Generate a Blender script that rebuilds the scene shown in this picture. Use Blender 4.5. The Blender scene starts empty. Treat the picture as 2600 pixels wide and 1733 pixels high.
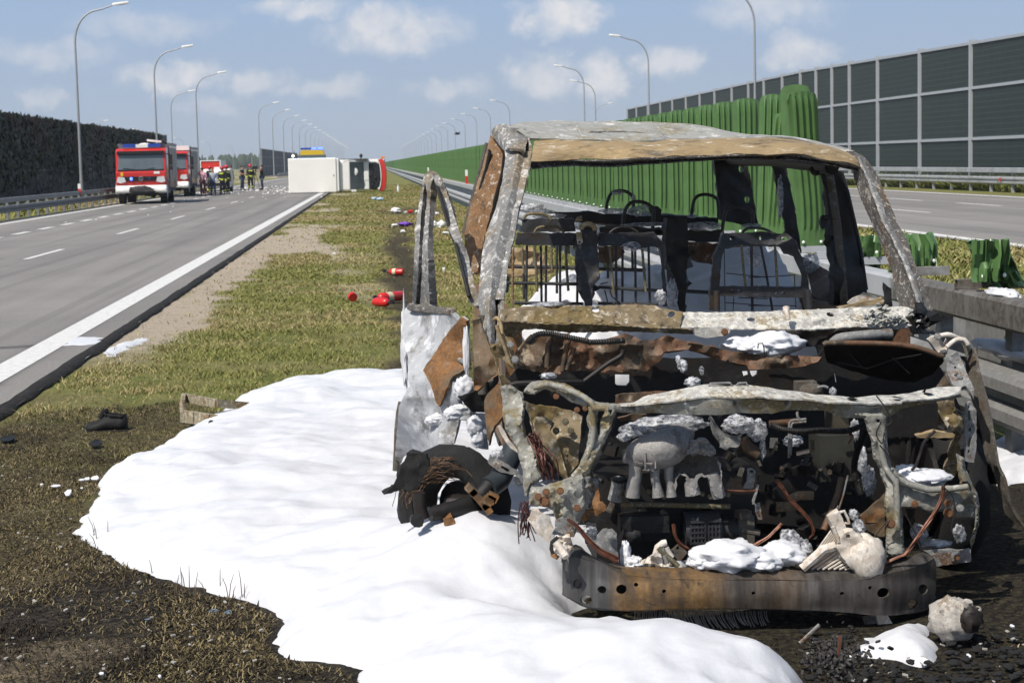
import bpy, bmesh, math, random
import numpy as np
from mathutils import Vector, Matrix, noise as mnoise
from mathutils.geometry import delaunay_2d_cdt
random.seed(7); rng = np.random.default_rng(7)
R_ = math.radians
# ---------------------------------------------------------------- camera
PW, PH = 2600.0, 1733.0          # the photograph's own pixels, used as a ruler
FPX, CAMH, ROLL = 4620.7, 1.68, 0.022
def _unroll(x, y):
    u, v = x-PW/2, y-PH/2
    return u*math.cos(ROLL)-v*math.sin(ROLL), u*math.sin(ROLL)+v*math.cos(ROLL)
_u, _v = _unroll(947.3, 416.7)   # vanishing point of the road
_d = Vector((_u, _v, FPX)).normalized()
_up = Vector((0, -_d.z, _d.y)).normalized()
_xr = _d.cross(_up)
AX = (_xr, _d, _up)
def ray(x, y):
    u, v = _unroll(x, y); c = Vector((u, v, FPX))
    return Vector((AX[0].dot(c), AX[1].dot(c), AX[2].dot(c)))
C0 = Vector((0, 0, CAMH))
def U(x, y, Y):
    r = ray(x, y); return C0 + r*(Y/r.y)
def UX(x, y, X):
    r = ray(x, y); return C0 + r*(X/r.x)
def G(x, y, z=0.0):
    r = ray(x, y); return C0 + r*((z-CAMH)/r.z)
sc = bpy.context.scene
col = sc.collection
cam = bpy.data.cameras.new('camera'); cam_o = bpy.data.objects.new('camera', cam); col.objects.link(cam_o)
_cr, _sr = math.cos(ROLL), math.sin(ROLL)
def c2w(c): return Vector((AX[0].dot(c), AX[1].dot(c), AX[2].dot(c)))
_right = c2w(Vector((_cr, _sr, 0))); _down = c2w(Vector((-_sr, _cr, 0))); _fwd = c2w(Vector((0, 0, 1)))
m = Matrix((( _right.x, -_down.x, -_fwd.x, 0), (_right.y, -_down.y, -_fwd.y, 0), (_right.z, -_down.z, -_fwd.z, CAMH), (0, 0, 0, 1)))
cam_o.matrix_world = m
cam.sensor_width = 36.0; cam.lens = FPX/PW*36.0
cam.clip_start = 0.1; cam.clip_end = 9000
cam.dof.use_dof = True; cam.dof.focus_distance = 7.2; cam.dof.aperture_fstop = 14.0
sc.camera = cam_o
# ---------------------------------------------------------------- light
SUN_EL, SUN_AZ = R_(52), R_(224)          # azimuth clockwise from +Y: behind the camera, to its left
sd = Vector((math.sin(SUN_AZ)*math.cos(SUN_EL), math.cos(SUN_AZ)*math.cos(SUN_EL), math.sin(SUN_EL)))
sun = bpy.data.lights.new('sun', 'SUN'); sun.energy = 4.0; sun.angle = R_(0.53); sun.color = (1.0, 0.945, 0.865)
sun_o = bpy.data.objects.new('sun', sun); col.objects.link(sun_o)
sun_o.rotation_euler = sd.to_track_quat('Z', 'Y').to_euler()
world = bpy.data.worlds.new('World'); sc.world = world; world.use_nodes = True
nt = world.node_tree; nt.nodes.clear()
wo = nt.nodes.new('ShaderNodeOutputWorld'); bg = nt.nodes.new('ShaderNodeBackground')
sky = nt.nodes.new('ShaderNodeTexSky'); sky.sky_type = 'NISHITA'; sky.sun_disc = False
sky.sun_elevation = SUN_EL; sky.sun_rotation = SUN_AZ; sky.air_density = 1.0; sky.dust_density = 1.2; sky.ozone_density = 2.0
def N(t, **k):
    n = nt.nodes.new(t)
    for a, b in k.items(): setattr(n, a, b)
    return n
def L(a, b): nt.links.new(a, b)
def MATH(op, a, b=None, c=None):
    n = N('ShaderNodeMath', operation=op)
    for i, v in enumerate((a, b, c)):
        if v is None: continue
        if isinstance(v, (int, float)): n.inputs[i].default_value = v
        else: L(v, n.inputs[i])
    return n.outputs[0]
tcw = N('ShaderNodeTexCoord'); sep = N('ShaderNodeSeparateXYZ'); L(tcw.outputs['Generated'], sep.inputs[0])
az = MATH('ARCTAN2', sep.outputs[0], sep.outputs[1]); el = MATH('ARCSINE', sep.outputs[2])
cmb = N('ShaderNodeCombineXYZ'); L(az, cmb.inputs[0]); L(el, cmb.inputs[1])
wn = N('ShaderNodeTexNoise'); wn.inputs['Scale'].default_value = 46; wn.inputs['Detail'].default_value = 7; wn.inputs['Roughness'].default_value = 0.62
L(cmb.outputs[0], wn.inputs['Vector'])
sub = N('ShaderNodeVectorMath', operation='SUBTRACT'); L(wn.outputs['Color'], sub.inputs[0]); sub.inputs[1].default_value = (.5, .5, .5)
scl = N('ShaderNodeVectorMath', operation='MULTIPLY'); L(sub.outputs[0], scl.inputs[0]); scl.inputs[1].default_value = (.055, .026, 0)
dis = N('ShaderNodeVectorMath', operation='ADD'); L(cmb.outputs[0], dis.inputs[0]); L(scl.outputs[0], dis.inputs[1])
# clouds: (x, y, half width, half height, weight) in the photograph's pixels, turned into directions
CL = [(1420, 45, 105, 55, .95), (1000, 75, 170, 62, .8), (760, 15, 130, 35, .75), (440, 190, 130, 42, .8), (650, 205, 80, 40, .65),
      (830, 222, 110, 30, .5), (1130, 225, 110, 32, .5), (1380, 190, 95, 60, .7), (1530, 190, 70, 65, .85), (1700, 160, 90, 42, .7),
      (2010, 130, 90, 55, .75), (1960, 25, 170, 45, .55), (130, 135, 160, 38, .45), (130, 250, 60, 30, .4), (370, 60, 190, 40, .4), (545, 270, 90, 24, .35)]
tot = None
for (x, y, hw, hh, wgt) in CL:
    d = ray(x, y).normalized(); a0 = math.atan2(d.x, d.y); e0 = math.asin(d.z)
    s1 = N('ShaderNodeVectorMath', operation='SUBTRACT'); L(dis.outputs[0], s1.inputs[0]); s1.inputs[1].default_value = (a0, e0, 0)
    s2 = N('ShaderNodeVectorMath', operation='MULTIPLY'); L(s1.outputs[0], s2.inputs[0]); s2.inputs[1].default_value = (FPX/hw, FPX/hh, 0)
    s3 = N('ShaderNodeVectorMath', operation='LENGTH'); L(s2.outputs[0], s3.inputs[0])
    mr = N('ShaderNodeMapRange', interpolation_type='SMOOTHSTEP'); L(s3.outputs['Value'], mr.inputs[0])
    mr.inputs[1].default_value = 1.3; mr.inputs[2].default_value = 0.35; mr.inputs[3].default_value = 0; mr.inputs[4].default_value = wgt
    tot = mr.outputs[0] if tot is None else MATH('MAXIMUM', tot, mr.outputs[0])
# the same broken cumulus over the rest of the sky
n2 = N('ShaderNodeTexNoise'); n2.inputs['Scale'].default_value = 5.5; n2.inputs['Detail'].default_value = 8; n2.inputs['Roughness'].default_value = .6
L(tcw.outputs['Generated'], n2.inputs['Vector'])
mr2 = N('ShaderNodeMapRange', interpolation_type='SMOOTHSTEP'); L(n2.outputs[0], mr2.inputs[0]); mr2.inputs[1].default_value = .56; mr2.inputs[2].default_value = .72; mr2.inputs[4].default_value = .7
up_ = N('ShaderNodeMapRange'); L(el, up_.inputs[0]); up_.inputs[1].default_value = .11; up_.inputs[2].default_value = .2
tot = MATH('MAXIMUM', tot, MATH('MULTIPLY', mr2.outputs[0], up_.outputs[0]))
n3 = N('ShaderNodeTexNoise'); n3.inputs['Scale'].default_value = 90; n3.inputs['Detail'].default_value = 6; L(cmb.outputs[0], n3.inputs['Vector'])
mr3 = N('ShaderNodeMapRange'); L(n3.outputs[0], mr3.inputs[0]); mr3.inputs[1].default_value = .3; mr3.inputs[2].default_value = .6; mr3.inputs[3].default_value = .45
tot = MATH('MULTIPLY', tot, mr3.outputs[0])
tint = N('ShaderNodeMix', data_type='RGBA', blend_type='MULTIPLY'); tint.inputs[0].default_value = 1
L(sky.outputs[0], tint.inputs[6]); tint.inputs[7].default_value = (1.36, 1.28, 1.14, 1)
# hazy summer air low over the horizon
hz = N('ShaderNodeValToRGB'); e_ = hz.color_ramp.elements; e_[0].position = 0; e_[0].color = (4.15, 4.75, 5.55, 1); e_[1].position = 1; e_[1].color = (2.2, 3.7, 6.4, 1)
q_ = e_.new(.3); q_.color = (3.25, 4.45, 6.35, 1)
hm = N('ShaderNodeMapRange'); L(el, hm.inputs[0]); hm.inputs[1].default_value = 0; hm.inputs[2].default_value = .32; L(hm.outputs[0], hz.inputs[0])
hf = N('ShaderNodeMapRange', interpolation_type='SMOOTHSTEP'); L(el, hf.inputs[0]); hf.inputs[1].default_value = .18; hf.inputs[2].default_value = .6
sm = N('ShaderNodeMix', data_type='RGBA'); L(hf.outputs[0], sm.inputs[0]); L(hz.outputs[0], sm.inputs[6]); L(tint.outputs[2], sm.inputs[7])
cm = N('ShaderNodeMix', data_type='RGBA'); L(tot, cm.inputs[0]); L(sm.outputs[2], cm.inputs[6]); cm.inputs[7].default_value = (7.2, 7.15, 7.3, 1)
L(cm.outputs[2], bg.inputs[0]); bg.inputs[1].default_value = 0.085
L(bg.outputs[0], wo.inputs[0])
sc.view_settings.view_transform = 'Standard'; sc.view_settings.look = 'None'; sc.view_settings.exposure = 0.36; sc.view_settings.gamma = 1.0
sc.render.engine = 'CYCLES'
try:
    sc.cycles.use_denoising = True; sc.cycles.max_bounces = 6; sc.cycles.diffuse_bounces = 3; sc.cycles.glossy_bounces = 3; sc.cycles.transparent_max_bounces = 12
    sc.cycles.caustics_reflective = False; sc.cycles.caustics_refractive = False
except Exception: pass

# ---------------------------------------------------------------- helpers
class MB:
    def __init__(s): s.v = []; s.f = []; s.mi = []; s.cur = 0
    def add(s, vs, fs):
        b = len(s.v); s.v += [tuple(q) for q in vs]; s.f += [tuple(i+b for i in f) for f in fs]; s.mi += [s.cur]*len(fs); return s
    def box(s, c, d, rz=0, ry=0, rx=0):
        hx, hy, hz = d[0]/2, d[1]/2, d[2]/2
        M = Matrix.Rotation(rz, 3, 'Z') @ Matrix.Rotation(ry, 3, 'Y') @ Matrix.Rotation(rx, 3, 'X')
        vs = [Vector(c) + M @ Vector((x*hx, y*hy, z*hz)) for x in (-1, 1) for y in (-1, 1) for z in (-1, 1)]
        return s.add(vs, [(0, 1, 3, 2), (4, 6, 7, 5), (0, 4, 5, 1), (2, 3, 7, 6), (0, 2, 6, 4), (1, 5, 7, 3)])
    def bbox(s, x0, x1, y0, y1, z0, z1): return s.box(((x0+x1)/2, (y0+y1)/2, (z0+z1)/2), (x1-x0, y1-y0, z1-z0))
    def tube(s, pts, r, n=8, cap=True, flat=None):
        pts = [Vector(p) for p in pts]
        k = len(pts); rs = r if isinstance(r, (list, tuple)) else [r]*k
        rings = []; up = None
        for i, p in enumerate(pts):
            t = (pts[min(i+1, k-1)] - pts[max(i-1, 0)]); t = t.normalized() if t.length > 1e-9 else Vector((0, 0, 1))
            if up is None:
                a = Vector((0, 0, 1)) if abs(t.z) < .9 else Vector((1, 0, 0)); up = (a - t*a.dot(t)).normalized()
            else:
                up = (up - t*up.dot(t)); up = up.normalized() if up.length > 1e-6 else t.orthogonal().normalized()
            sd_ = t.cross(up); fl = flat or 1.0
            rings.append([p + (up*math.cos(2*math.pi*j/n) + sd_*math.sin(2*math.pi*j/n)*fl)*rs[i] for j in range(n)])
        vs = [q for rg in rings for q in rg]
        fs = [(i*n+j, i*n+(j+1) % n, (i+1)*n+(j+1) % n, (i+1)*n+j) for i in range(k-1) for j in range(n)]
        if cap: fs += [tuple(reversed(range(n))), tuple((k-1)*n+j for j in range(n))]
        return s.add(vs, fs)
    def cyl(s, a, b, r, n=12, r2=None): return s.tube([a, b], [r, r2 if r2 is not None else r], n)
    def loft(s, rings, closed=True, cap=True):
        n = len(rings[0]); k = len(rings); vs = [q for rg in rings for q in rg]
        m_ = n if closed else n-1
        fs = [(i*n+j, i*n+(j+1) % n, (i+1)*n+(j+1) % n, (i+1)*n+j) for i in range(k-1) for j in range(m_)]
        if cap and closed: fs += [tuple(reversed(range(n))), tuple((k-1)*n+j for j in range(n))]
        return s.add(vs, fs)
    def ball(s, c, r, nu=10, nv=7, amp=0, seed=0):
        c = Vector(c); rr = r if isinstance(r, (tuple, list)) else (r, r, r)
        vs = []
        for i in range(nv+1):
            th = math.pi*i/nv
            for j in range(nu):
                ph = 2*math.pi*j/nu; d = Vector((math.sin(th)*math.cos(ph), math.sin(th)*math.sin(ph), math.cos(th)))
                k = 1 + amp*(mnoise.noise(d*2.3 + Vector((seed*7.7, 0, 0)))+.45*mnoise.noise(d*5.6 + Vector((0, seed*3.1, 0)))+.22*mnoise.noise(d*12 + Vector((0, 0, seed*1.9)))) if amp else 1
                vs.append(c + Vector((d.x*rr[0], d.y*rr[1], d.z*rr[2]))*k)
        fs = [(i*nu+j, (i+1)*nu+j, (i+1)*nu+(j+1) % nu, i*nu+(j+1) % nu) for i in range(nv) for j in range(nu)]
        return s.add(vs, fs)
    def prism(s, poly, axis, a, b):
        """poly: 2-D outline; axis 0/1/2 is the extrusion axis from a to b."""
        def mk(p, t):
            q = [0, 0, 0]; o = [i for i in range(3) if i != axis]; q[axis] = t; q[o[0]] = p[0]; q[o[1]] = p[1]; return tuple(q)
        n = len(poly); vs = [mk(p, a) for p in poly] + [mk(p, b) for p in poly]
        fs = [(i, (i+1) % n, n+(i+1) % n, n+i) for i in range(n)] + [tuple(range(n)), tuple(reversed(range(n, 2*n)))]
        return s.add(vs, fs)
    def mesh(s, name, mats, off=(0, 0, 0), smooth=0):
        me = bpy.data.meshes.new(name)
        ox, oy, oz = off
        me.from_pydata([(x-ox, y-oy, z-oz) for x, y, z in s.v], [], s.f)
        for m_ in (mats if isinstance(mats, (list, tuple)) else [mats]): me.materials.append(m_)
        if any(s.mi): me.polygons.foreach_set('material_index', s.mi)
        b = bmesh.new(); b.from_mesh(me); bmesh.ops.recalc_face_normals(b, faces=b.faces); b.to_mesh(me); b.free()
        if smooth:
            me.polygons.foreach_set('use_smooth', [True]*len(me.polygons))
            try: me.set_sharp_from_angle(angle=R_(smooth))
            except Exception: pass
        return me
    def build(s, name, mats, parent=None, smooth=0, local=False):
        off = (0, 0, 0) if (parent is None or local) else wloc(parent)
        o = bpy.data.objects.new(name, s.mesh(name, mats, off, smooth)); col.objects.link(o)
        if parent is not None: o.parent = parent
        return o
_WL = {}
def wloc(o):
    x = Vector((0, 0, 0))
    while o is not None: x = x + o.location; o = o.parent
    return x
def tag(o, label=None, cat=None, group=None, kind=None):
    if label: o['label'] = label
    if cat: o['category'] = cat
    if group: o['group'] = group
    if kind: o['kind'] = kind
    return o
def thing(name, loc, label, cat, group=None, rz=0, rot=None):
    o = bpy.data.objects.new(name, None); col.objects.link(o); o.location = loc; o.empty_display_size = .2
    o.rotation_euler = rot if rot else (0, 0, rz)
    return tag(o, label, cat, group)
def copy_tree(o, parent=None):
    c = o.copy(); col.objects.link(c); c.parent = parent
    for ch in list(o.children): copy_tree(ch, c)
    return c
def objm(name, me, parent=None, loc=(0, 0, 0)):
    o = bpy.data.objects.new(name, me); col.objects.link(o); o.location = loc
    if parent is not None: o.parent = parent
    return o
# ---- materials
def NT(name):
    m_ = bpy.data.materials.new(name); m_.use_nodes = True; t = m_.node_tree
    return m_, t, t.nodes['Principled BSDF']
def _n(t, ty, **k):
    n = t.nodes.new(ty)
    for a, b in k.items(): setattr(n, a, b)
    return n
def ramp(t, fac, stops, interp='LINEAR'):
    r = _n(t, 'ShaderNodeValToRGB'); e = r.color_ramp.elements; r.color_ramp.interpolation = interp
    while len(e) < len(stops): e.new(.5)
    for i, (p, c) in enumerate(stops):
        e[i].position = p; e[i].color = (c, c, c, 1) if isinstance(c, (int, float)) else (*c[:3], 1)
    t.links.new(fac, r.inputs[0]); return r
def noise_(t, vec, scale, detail=4, rough=.55, dist=0):
    n = _n(t, 'ShaderNodeTexNoise'); n.inputs['Scale'].default_value = scale; n.inputs['Detail'].default_value = detail
    n.inputs['Roughness'].default_value = rough; n.inputs['Distortion'].default_value = dist
    t.links.new(vec, n.inputs['Vector']); return n.outputs[0]
def mixc(t, fac, a, b, mode='MIX'):
    n = _n(t, 'ShaderNodeMix', data_type='RGBA', blend_type=mode)
    for i, v in ((0, fac), (6, a), (7, b)):
        if isinstance(v, (int, float)): n.inputs[i].default_value = v
        elif isinstance(v, (tuple, list)): n.inputs[i].default_value = (*v[:3], 1)
        else: t.links.new(v, n.inputs[i])
    return n.outputs[2]
def mth(t, op, a, b=0.0):
    n = _n(t, 'ShaderNodeMath', operation=op)
    for i, v in ((0, a), (1, b)):
        if isinstance(v, (int, float)): n.inputs[i].default_value = v
        else: t.links.new(v, n.inputs[i])
    return n.outputs[0]
def coords(t, scale=(1, 1, 1), world_=False):
    if world_:
        g = _n(t, 'ShaderNodeNewGeometry').outputs['Position']
    else:
        g = _n(t, 'ShaderNodeTexCoord').outputs['Object']
    mp = _n(t, 'ShaderNodeMapping'); mp.inputs['Scale'].default_value = scale; t.links.new(g, mp.inputs[0]); return mp.outputs[0]
def bump_(t, bs, h, strength=.3, dist=.01):
    b = _n(t, 'ShaderNodeBump'); b.inputs['Strength'].default_value = strength; b.inputs['Distance'].default_value = dist
    t.links.new(h, b.inputs['Height']); t.links.new(b.outputs[0], bs.inputs['Normal'])
def mat(name, c, rough=.5, metal=0, var=.12, scale=6, bump=0, spec=.5, coat=0, emit=None, es=0, dirt=None):
    m_, t, b = NT(name); v = coords(t)
    n = noise_(t, v, scale, 5, .6)
    lo = tuple(x*(1-var) for x in c); hi = tuple(min(1, x*(1+var)) for x in c)
    r = ramp(t, n, [(.3, lo), (.7, hi)]); out = r.outputs[0]
    if dirt:
        n2 = noise_(t, v, scale*.6, 6, .65, .3); k = ramp(t, n2, [(.5, 0), (.7, 1)])
        out = mixc(t, mth(t, 'MULTIPLY', k.outputs[0], dirt[1]), out, dirt[0])
    t.links.new(out, b.inputs['Base Color'])
    b.inputs['Roughness'].default_value = rough; b.inputs['Metallic'].default_value = metal
    b.inputs['Specular IOR Level'].default_value = spec
    if coat: b.inputs['Coat Weight'].default_value = coat
    if bump: bump_(t, b, noise_(t, v, scale*4, 4), bump, .01)
    if emit: b.inputs['Emission Color'].default_value = (*emit, 1); b.inputs['Emission Strength'].default_value = es
    return m_
# ---- numpy value noise
_PT = rng.random((256, 256))
def vnoise(x, y, s):
    x = np.asarray(x, float)*s+1000; y = np.asarray(y, float)*s+1000
    xi = np.floor(x).astype(int); yi = np.floor(y).astype(int); fx = x-xi; fy = y-yi
    fx = fx*fx*(3-2*fx); fy = fy*fy*(3-2*fy)
    a = _PT[xi % 256, yi % 256]; b = _PT[(xi+1) % 256, yi % 256]; c = _PT[xi % 256, (yi+1) % 256]; d = _PT[(xi+1) % 256, (yi+1) % 256]
    return (a*(1-fx)+b*fx)*(1-fy)+(c*(1-fx)+d*fx)*fy
def fbm(x, y, s, o=4):
    r = 0; a = .5
    for i in range(o): r = r + a*vnoise(x+i*17.3, y-i*9.1, s); s *= 2.03; a *= .5
    return r/(1-.5**o)
def sstep(e0, e1, x):
    t = np.clip((x-e0)/(e1-e0), 0, 1); return t*t*(3-2*t)
def attr(me, name, vals):
    a = me.attributes.new(name, 'FLOAT', 'POINT'); a.data.foreach_set('value', np.asarray(vals, dtype=np.float32))
def grid_mesh(name, xs, ys, zf):
    X, Y = np.meshgrid(xs, ys); Z = zf(X, Y); nx = len(xs)
    v = np.stack([X.ravel(), Y.ravel(), Z.ravel()], 1)
    i = np.arange((len(ys)-1)*nx).reshape(len(ys)-1, nx)[:, :-1].ravel()
    f = np.stack([i, i+1, i+nx+1, i+nx], 1)
    me = bpy.data.meshes.new(name); me.vertices.add(len(v)); me.vertices.foreach_set('co', v.ravel())
    me.loops.add(f.size); me.loops.foreach_set('vertex_index', f.ravel().astype(np.int32))
    me.polygons.add(len(f)); me.polygons.foreach_set('loop_start', np.arange(0, f.size, 4, dtype=np.int32)); me.polygons.foreach_set('loop_total', np.full(len(f), 4, dtype=np.int32))
    me.update(calc_edges=True); me.validate()
    return me, v
# ================================================================ materials of the setting
M = {}
def asphalt():
    m_, t, b = NT('asphalt'); v = coords(t, world_=True)
    vs = coords(t, (1.0, .035, 1), True)
    fine = noise_(t, v, 34, 4, .75); speck = noise_(t, v, 110, 3, .8); big = noise_(t, v, .35, 4); lane = noise_(t, vs, .9, 3)
    r = ramp(t, lane, [(.32, (.135, .128, .12)), (.68, (.262, .248, .23))])
    o = mixc(t, .5, r.outputs[0], ramp(t, big, [(.3, (.172, .164, .153)), (.7, (.245, .232, .214))]).outputs[0])
    o = mixc(t, .75, o, ramp(t, fine, [(.3, .72), (.7, 1.25)]).outputs[0], 'MULTIPLY')
    o = mixc(t, .55, o, ramp(t, speck, [(.36, .5), (.64, 1.5)]).outputs[0], 'MULTIPLY')
    o = mixc(t, ramp(t, noise_(t, coords(t, (2.2, .02, 1), True), 1.1, 2, .5), [(.54, 0), (.62, .3)]).outputs[0], o, (.09, .086, .082))
    a = _n(t, 'ShaderNodeAttribute'); a.attribute_name = 'wet'
    k = mth(t, 'MULTIPLY', a.outputs['Fac'], ramp(t, noise_(t, v, 5, 5), [(.2, .55), (.6, 1)]).outputs[0])
    o = mixc(t, k, o, (.045, .044, .043))
    t.links.new(o, b.inputs['Base Color']); b.inputs['Roughness'].default_value = .85; b.inputs['Specular IOR Level'].default_value = .25
    bump_(t, b, speck, .35, .004); return m_
M['asphalt'] = asphalt()
def paint():
    m_, t, b = NT('road_paint'); v = coords(t, world_=True)
    n = noise_(t, v, 14, 5, .7); k = ramp(t, n, [(.36, 0), (.5, 1)])
    n2 = noise_(t, v, 90, 2, .8)
    o = mixc(t, k.outputs[0], (.46, .455, .435), ramp(t, n2, [(.3, (.55, .545, .52)), (.7, (.68, .67, .645))]).outputs[0])
    t.links.new(o, b.inputs['Base Color']); b.inputs['Roughness'].default_value = .7; bump_(t, b, n2, .3, .003); return m_
M['paint'] = paint()
M['tar'] = mat('bitumen', (.020, .019, .018), .9, 0, .4, 20, .5, .12, dirt=((.10, .092, .085), .35))
M['galv'] = mat('galvanised_steel', (.40, .41, .42), .55, .35, .12, 3, .08, dirt=((.2, .2, .19), .5))
M['galv_shaded'] = mat('shaded_galvanised_steel', (.2, .205, .21), .6, .3, .15, 2, .05, dirt=((.12, .12, .12), .5))  # galvanised steel with the left roadside's shade put into its darker base
M['alu'] = mat('aluminium_post', (.42, .44, .46), .5, .3, .06, 2)
M['lamp_metal'] = mat('grey_lamp_steel', (.33, .34, .35), .55, .35, .08, 1.5)
M['lamp_head'] = mat('white_lamp_housing', (.62, .62, .6), .45, 0, .06, 3)
M['green'] = mat('green_plastic', (.078, .155, .05), .38, 0, .16, 5, .12, .5, dirt=((.05, .13, .035), .5))
M['white'] = mat('white_plastic', (.78, .78, .76), .45, 0, .05, 8)
M['red'] = mat('red_plastic', (.55, .03, .025), .4, 0, .12, 8)
M['black'] = mat('black_plastic', (.012, .012, .013), .5, 0, .3, 8)
def panel_mat(name, base, wire):
    m_, t, b = NT(name); tc = _n(t, 'ShaderNodeTexCoord'); s = _n(t, 'ShaderNodeSeparateXYZ'); t.links.new(tc.outputs['Object'], s.inputs[0])
    n = noise_(t, tc.outputs['Object'], 3, 5, .6)
    o = ramp(t, n, [(.3, tuple(x*.7 for x in base)), (.7, tuple(x*1.25 for x in base))]).outputs[0]
    t.links.new(o, b.inputs['Base Color']); b.inputs['Roughness'].default_value = .7; return m_
M['panel'] = panel_mat('dark_absorber_panel', (.020, .028, .026), (.2, .2, .2))
M['wire'] = mat('grey_wire_mesh', (.085, .10, .098), .5, .2, .1)
M['panel_blue'] = mat('dark_grey_panel', (.030, .034, .042), .65, 0, .2, 2)

# ---------------------------------------------------------------- masks on the median
FOAM = [(1034, 944), (900, 946), (760, 955), (665, 972), (590, 1000), (560, 1035), (450, 1092), (330, 1160), (262, 1185), (222, 1245), (195, 1300), (198, 1345), (262, 1400),
        (330, 1442), (420, 1472), (500, 1500), (590, 1512), (640, 1535), (700, 1575), (668, 1615), (690, 1660), (800, 1680), (880, 1705), (960, 1760), (1300, 1900), (1700, 1900), (2020, 1790), (2045, 1715),
        (1990, 1655), (1880, 1618), (1720, 1590), (1560, 1560), (1450, 1545), (1500, 1480), (1700, 1440), (1800, 1300), (1800, 1150), (1300, 1080), (1150, 960)]
FOAMW = [G(x, y, .05 if i < 11 else (.035 if 27 < i < 34 else 0)) for i, (x, y) in enumerate(FOAM)]
FOAMP = np.array([(p.x, p.y) for p in FOAMW])
def poly_sd(P, X, Y):
    d = np.full(X.shape, 1e9); ins = np.zeros(X.shape, bool); n = len(P)
    for i in range(n):
        ax, ay = P[i]; bx, by = P[(i+1) % n]
        ex, ey = bx-ax, by-ay; wx, wy = X-ax, Y-ay
        t = np.clip((wx*ex+wy*ey)/(ex*ex+ey*ey+1e-12), 0, 1)
        d = np.minimum(d, (wx-ex*t)**2+(wy-ey*t)**2)
        c = ((ay > Y) != (by > Y)) & (X < (bx-ax)*(Y-ay)/(by-ay+1e-12)+ax)
        ins ^= c
    return np.where(ins, 1, -1)*np.sqrt(d)
def burn_mask(X, Y):
    n = fbm(X, Y, 1.3, 5)-.5
    d1 = np.hypot((X-1.2)/2.95, (Y-7.2)/4.9)                      # scorched ring round the wreck
    m1 = sstep(1.16, .84, d1 + n*.75)
    streak = sstep(.42, .15, np.abs(X-(.42+.005*(Y-20)+.08*np.sin(Y*.45)))/1.0 + n*.6)*sstep(13, 15, Y)*sstep(58, 40, Y)
    m2 = sstep(1.1, .4, np.hypot((X-1.5)/1.5, (Y-66)/9)+n*.8)
    low = sstep(14.2, 10.4, Y + n*6.5 + .5*(X+2.2))*.84                # brown scorched grass in the near corner
    return np.clip(np.maximum.reduce([m1, streak*.92, m2*.7, low]), 0, 1)
def sand_mask(X, Y):
    n = fbm(X, Y, .8, 5)-.5
    strip = sstep(.58+0*X, .15, np.abs(X+2.38)/1.0*(1+.02*np.clip(Y-35, 0, 60)) + n*1.1)*sstep(15, 19, Y)*(.25+.75*sstep(50, 34, Y))
    pat = sstep(.54, .66, fbm(X*1.0, Y*.32, .5, 4))*sstep(0.3, -1.2, X)*sstep(17, 21, Y)*.9
    pat2 = sstep(.6, .74, fbm(X+40, Y*.45+11, .7, 4))*.55*sstep(.5, -.3, X)
    low = sstep(.52, .68, fbm(X+9, Y+3, 1.6, 4))*sstep(9.5, 7, Y)*.8
    return np.clip(np.maximum.reduce([strip, pat, pat2, low]), 0, 1)
ROADX0, ROADX1 = -12.9, -2.62
def gz(X, Y):
    z = (fbm(X, Y, .9, 4)-.5)*.05 + (fbm(X, Y, 6, 3)-.5)*.018
    inmed = sstep(-2.62, -2.25, X)*sstep(11.0, 10.4, X)
    outl = sstep(-13.3, -14.5, X)+sstep(23.6, 24.6, X)
    return -.022 + z*np.clip(inmed+outl*.8, 0, 1)
def gax(lo, fine0, fine1, hi, st):
    a = list(np.arange(fine0, fine1, st)); s = st; x = fine1
    while x < hi: a.append(x); s *= 1.07; x += s
    a.append(hi); s = st; x = fine0-st; b = []
    while x > lo: b.append(x); s *= 1.09; x -= s
    b.append(lo); return np.array(b[::-1]+a)
gx = gax(-2600, -2.7, 3.6, 2600, .05); gy = gax(-60, 4.5, 20, 4200, .06)
gme, gv = grid_mesh('ground', gx, gy, gz)
attr(gme, 'burn', burn_mask(gv[:, 0], gv[:, 1])); attr(gme, 'sand', sand_mask(gv[:, 0], gv[:, 1]))
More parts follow.
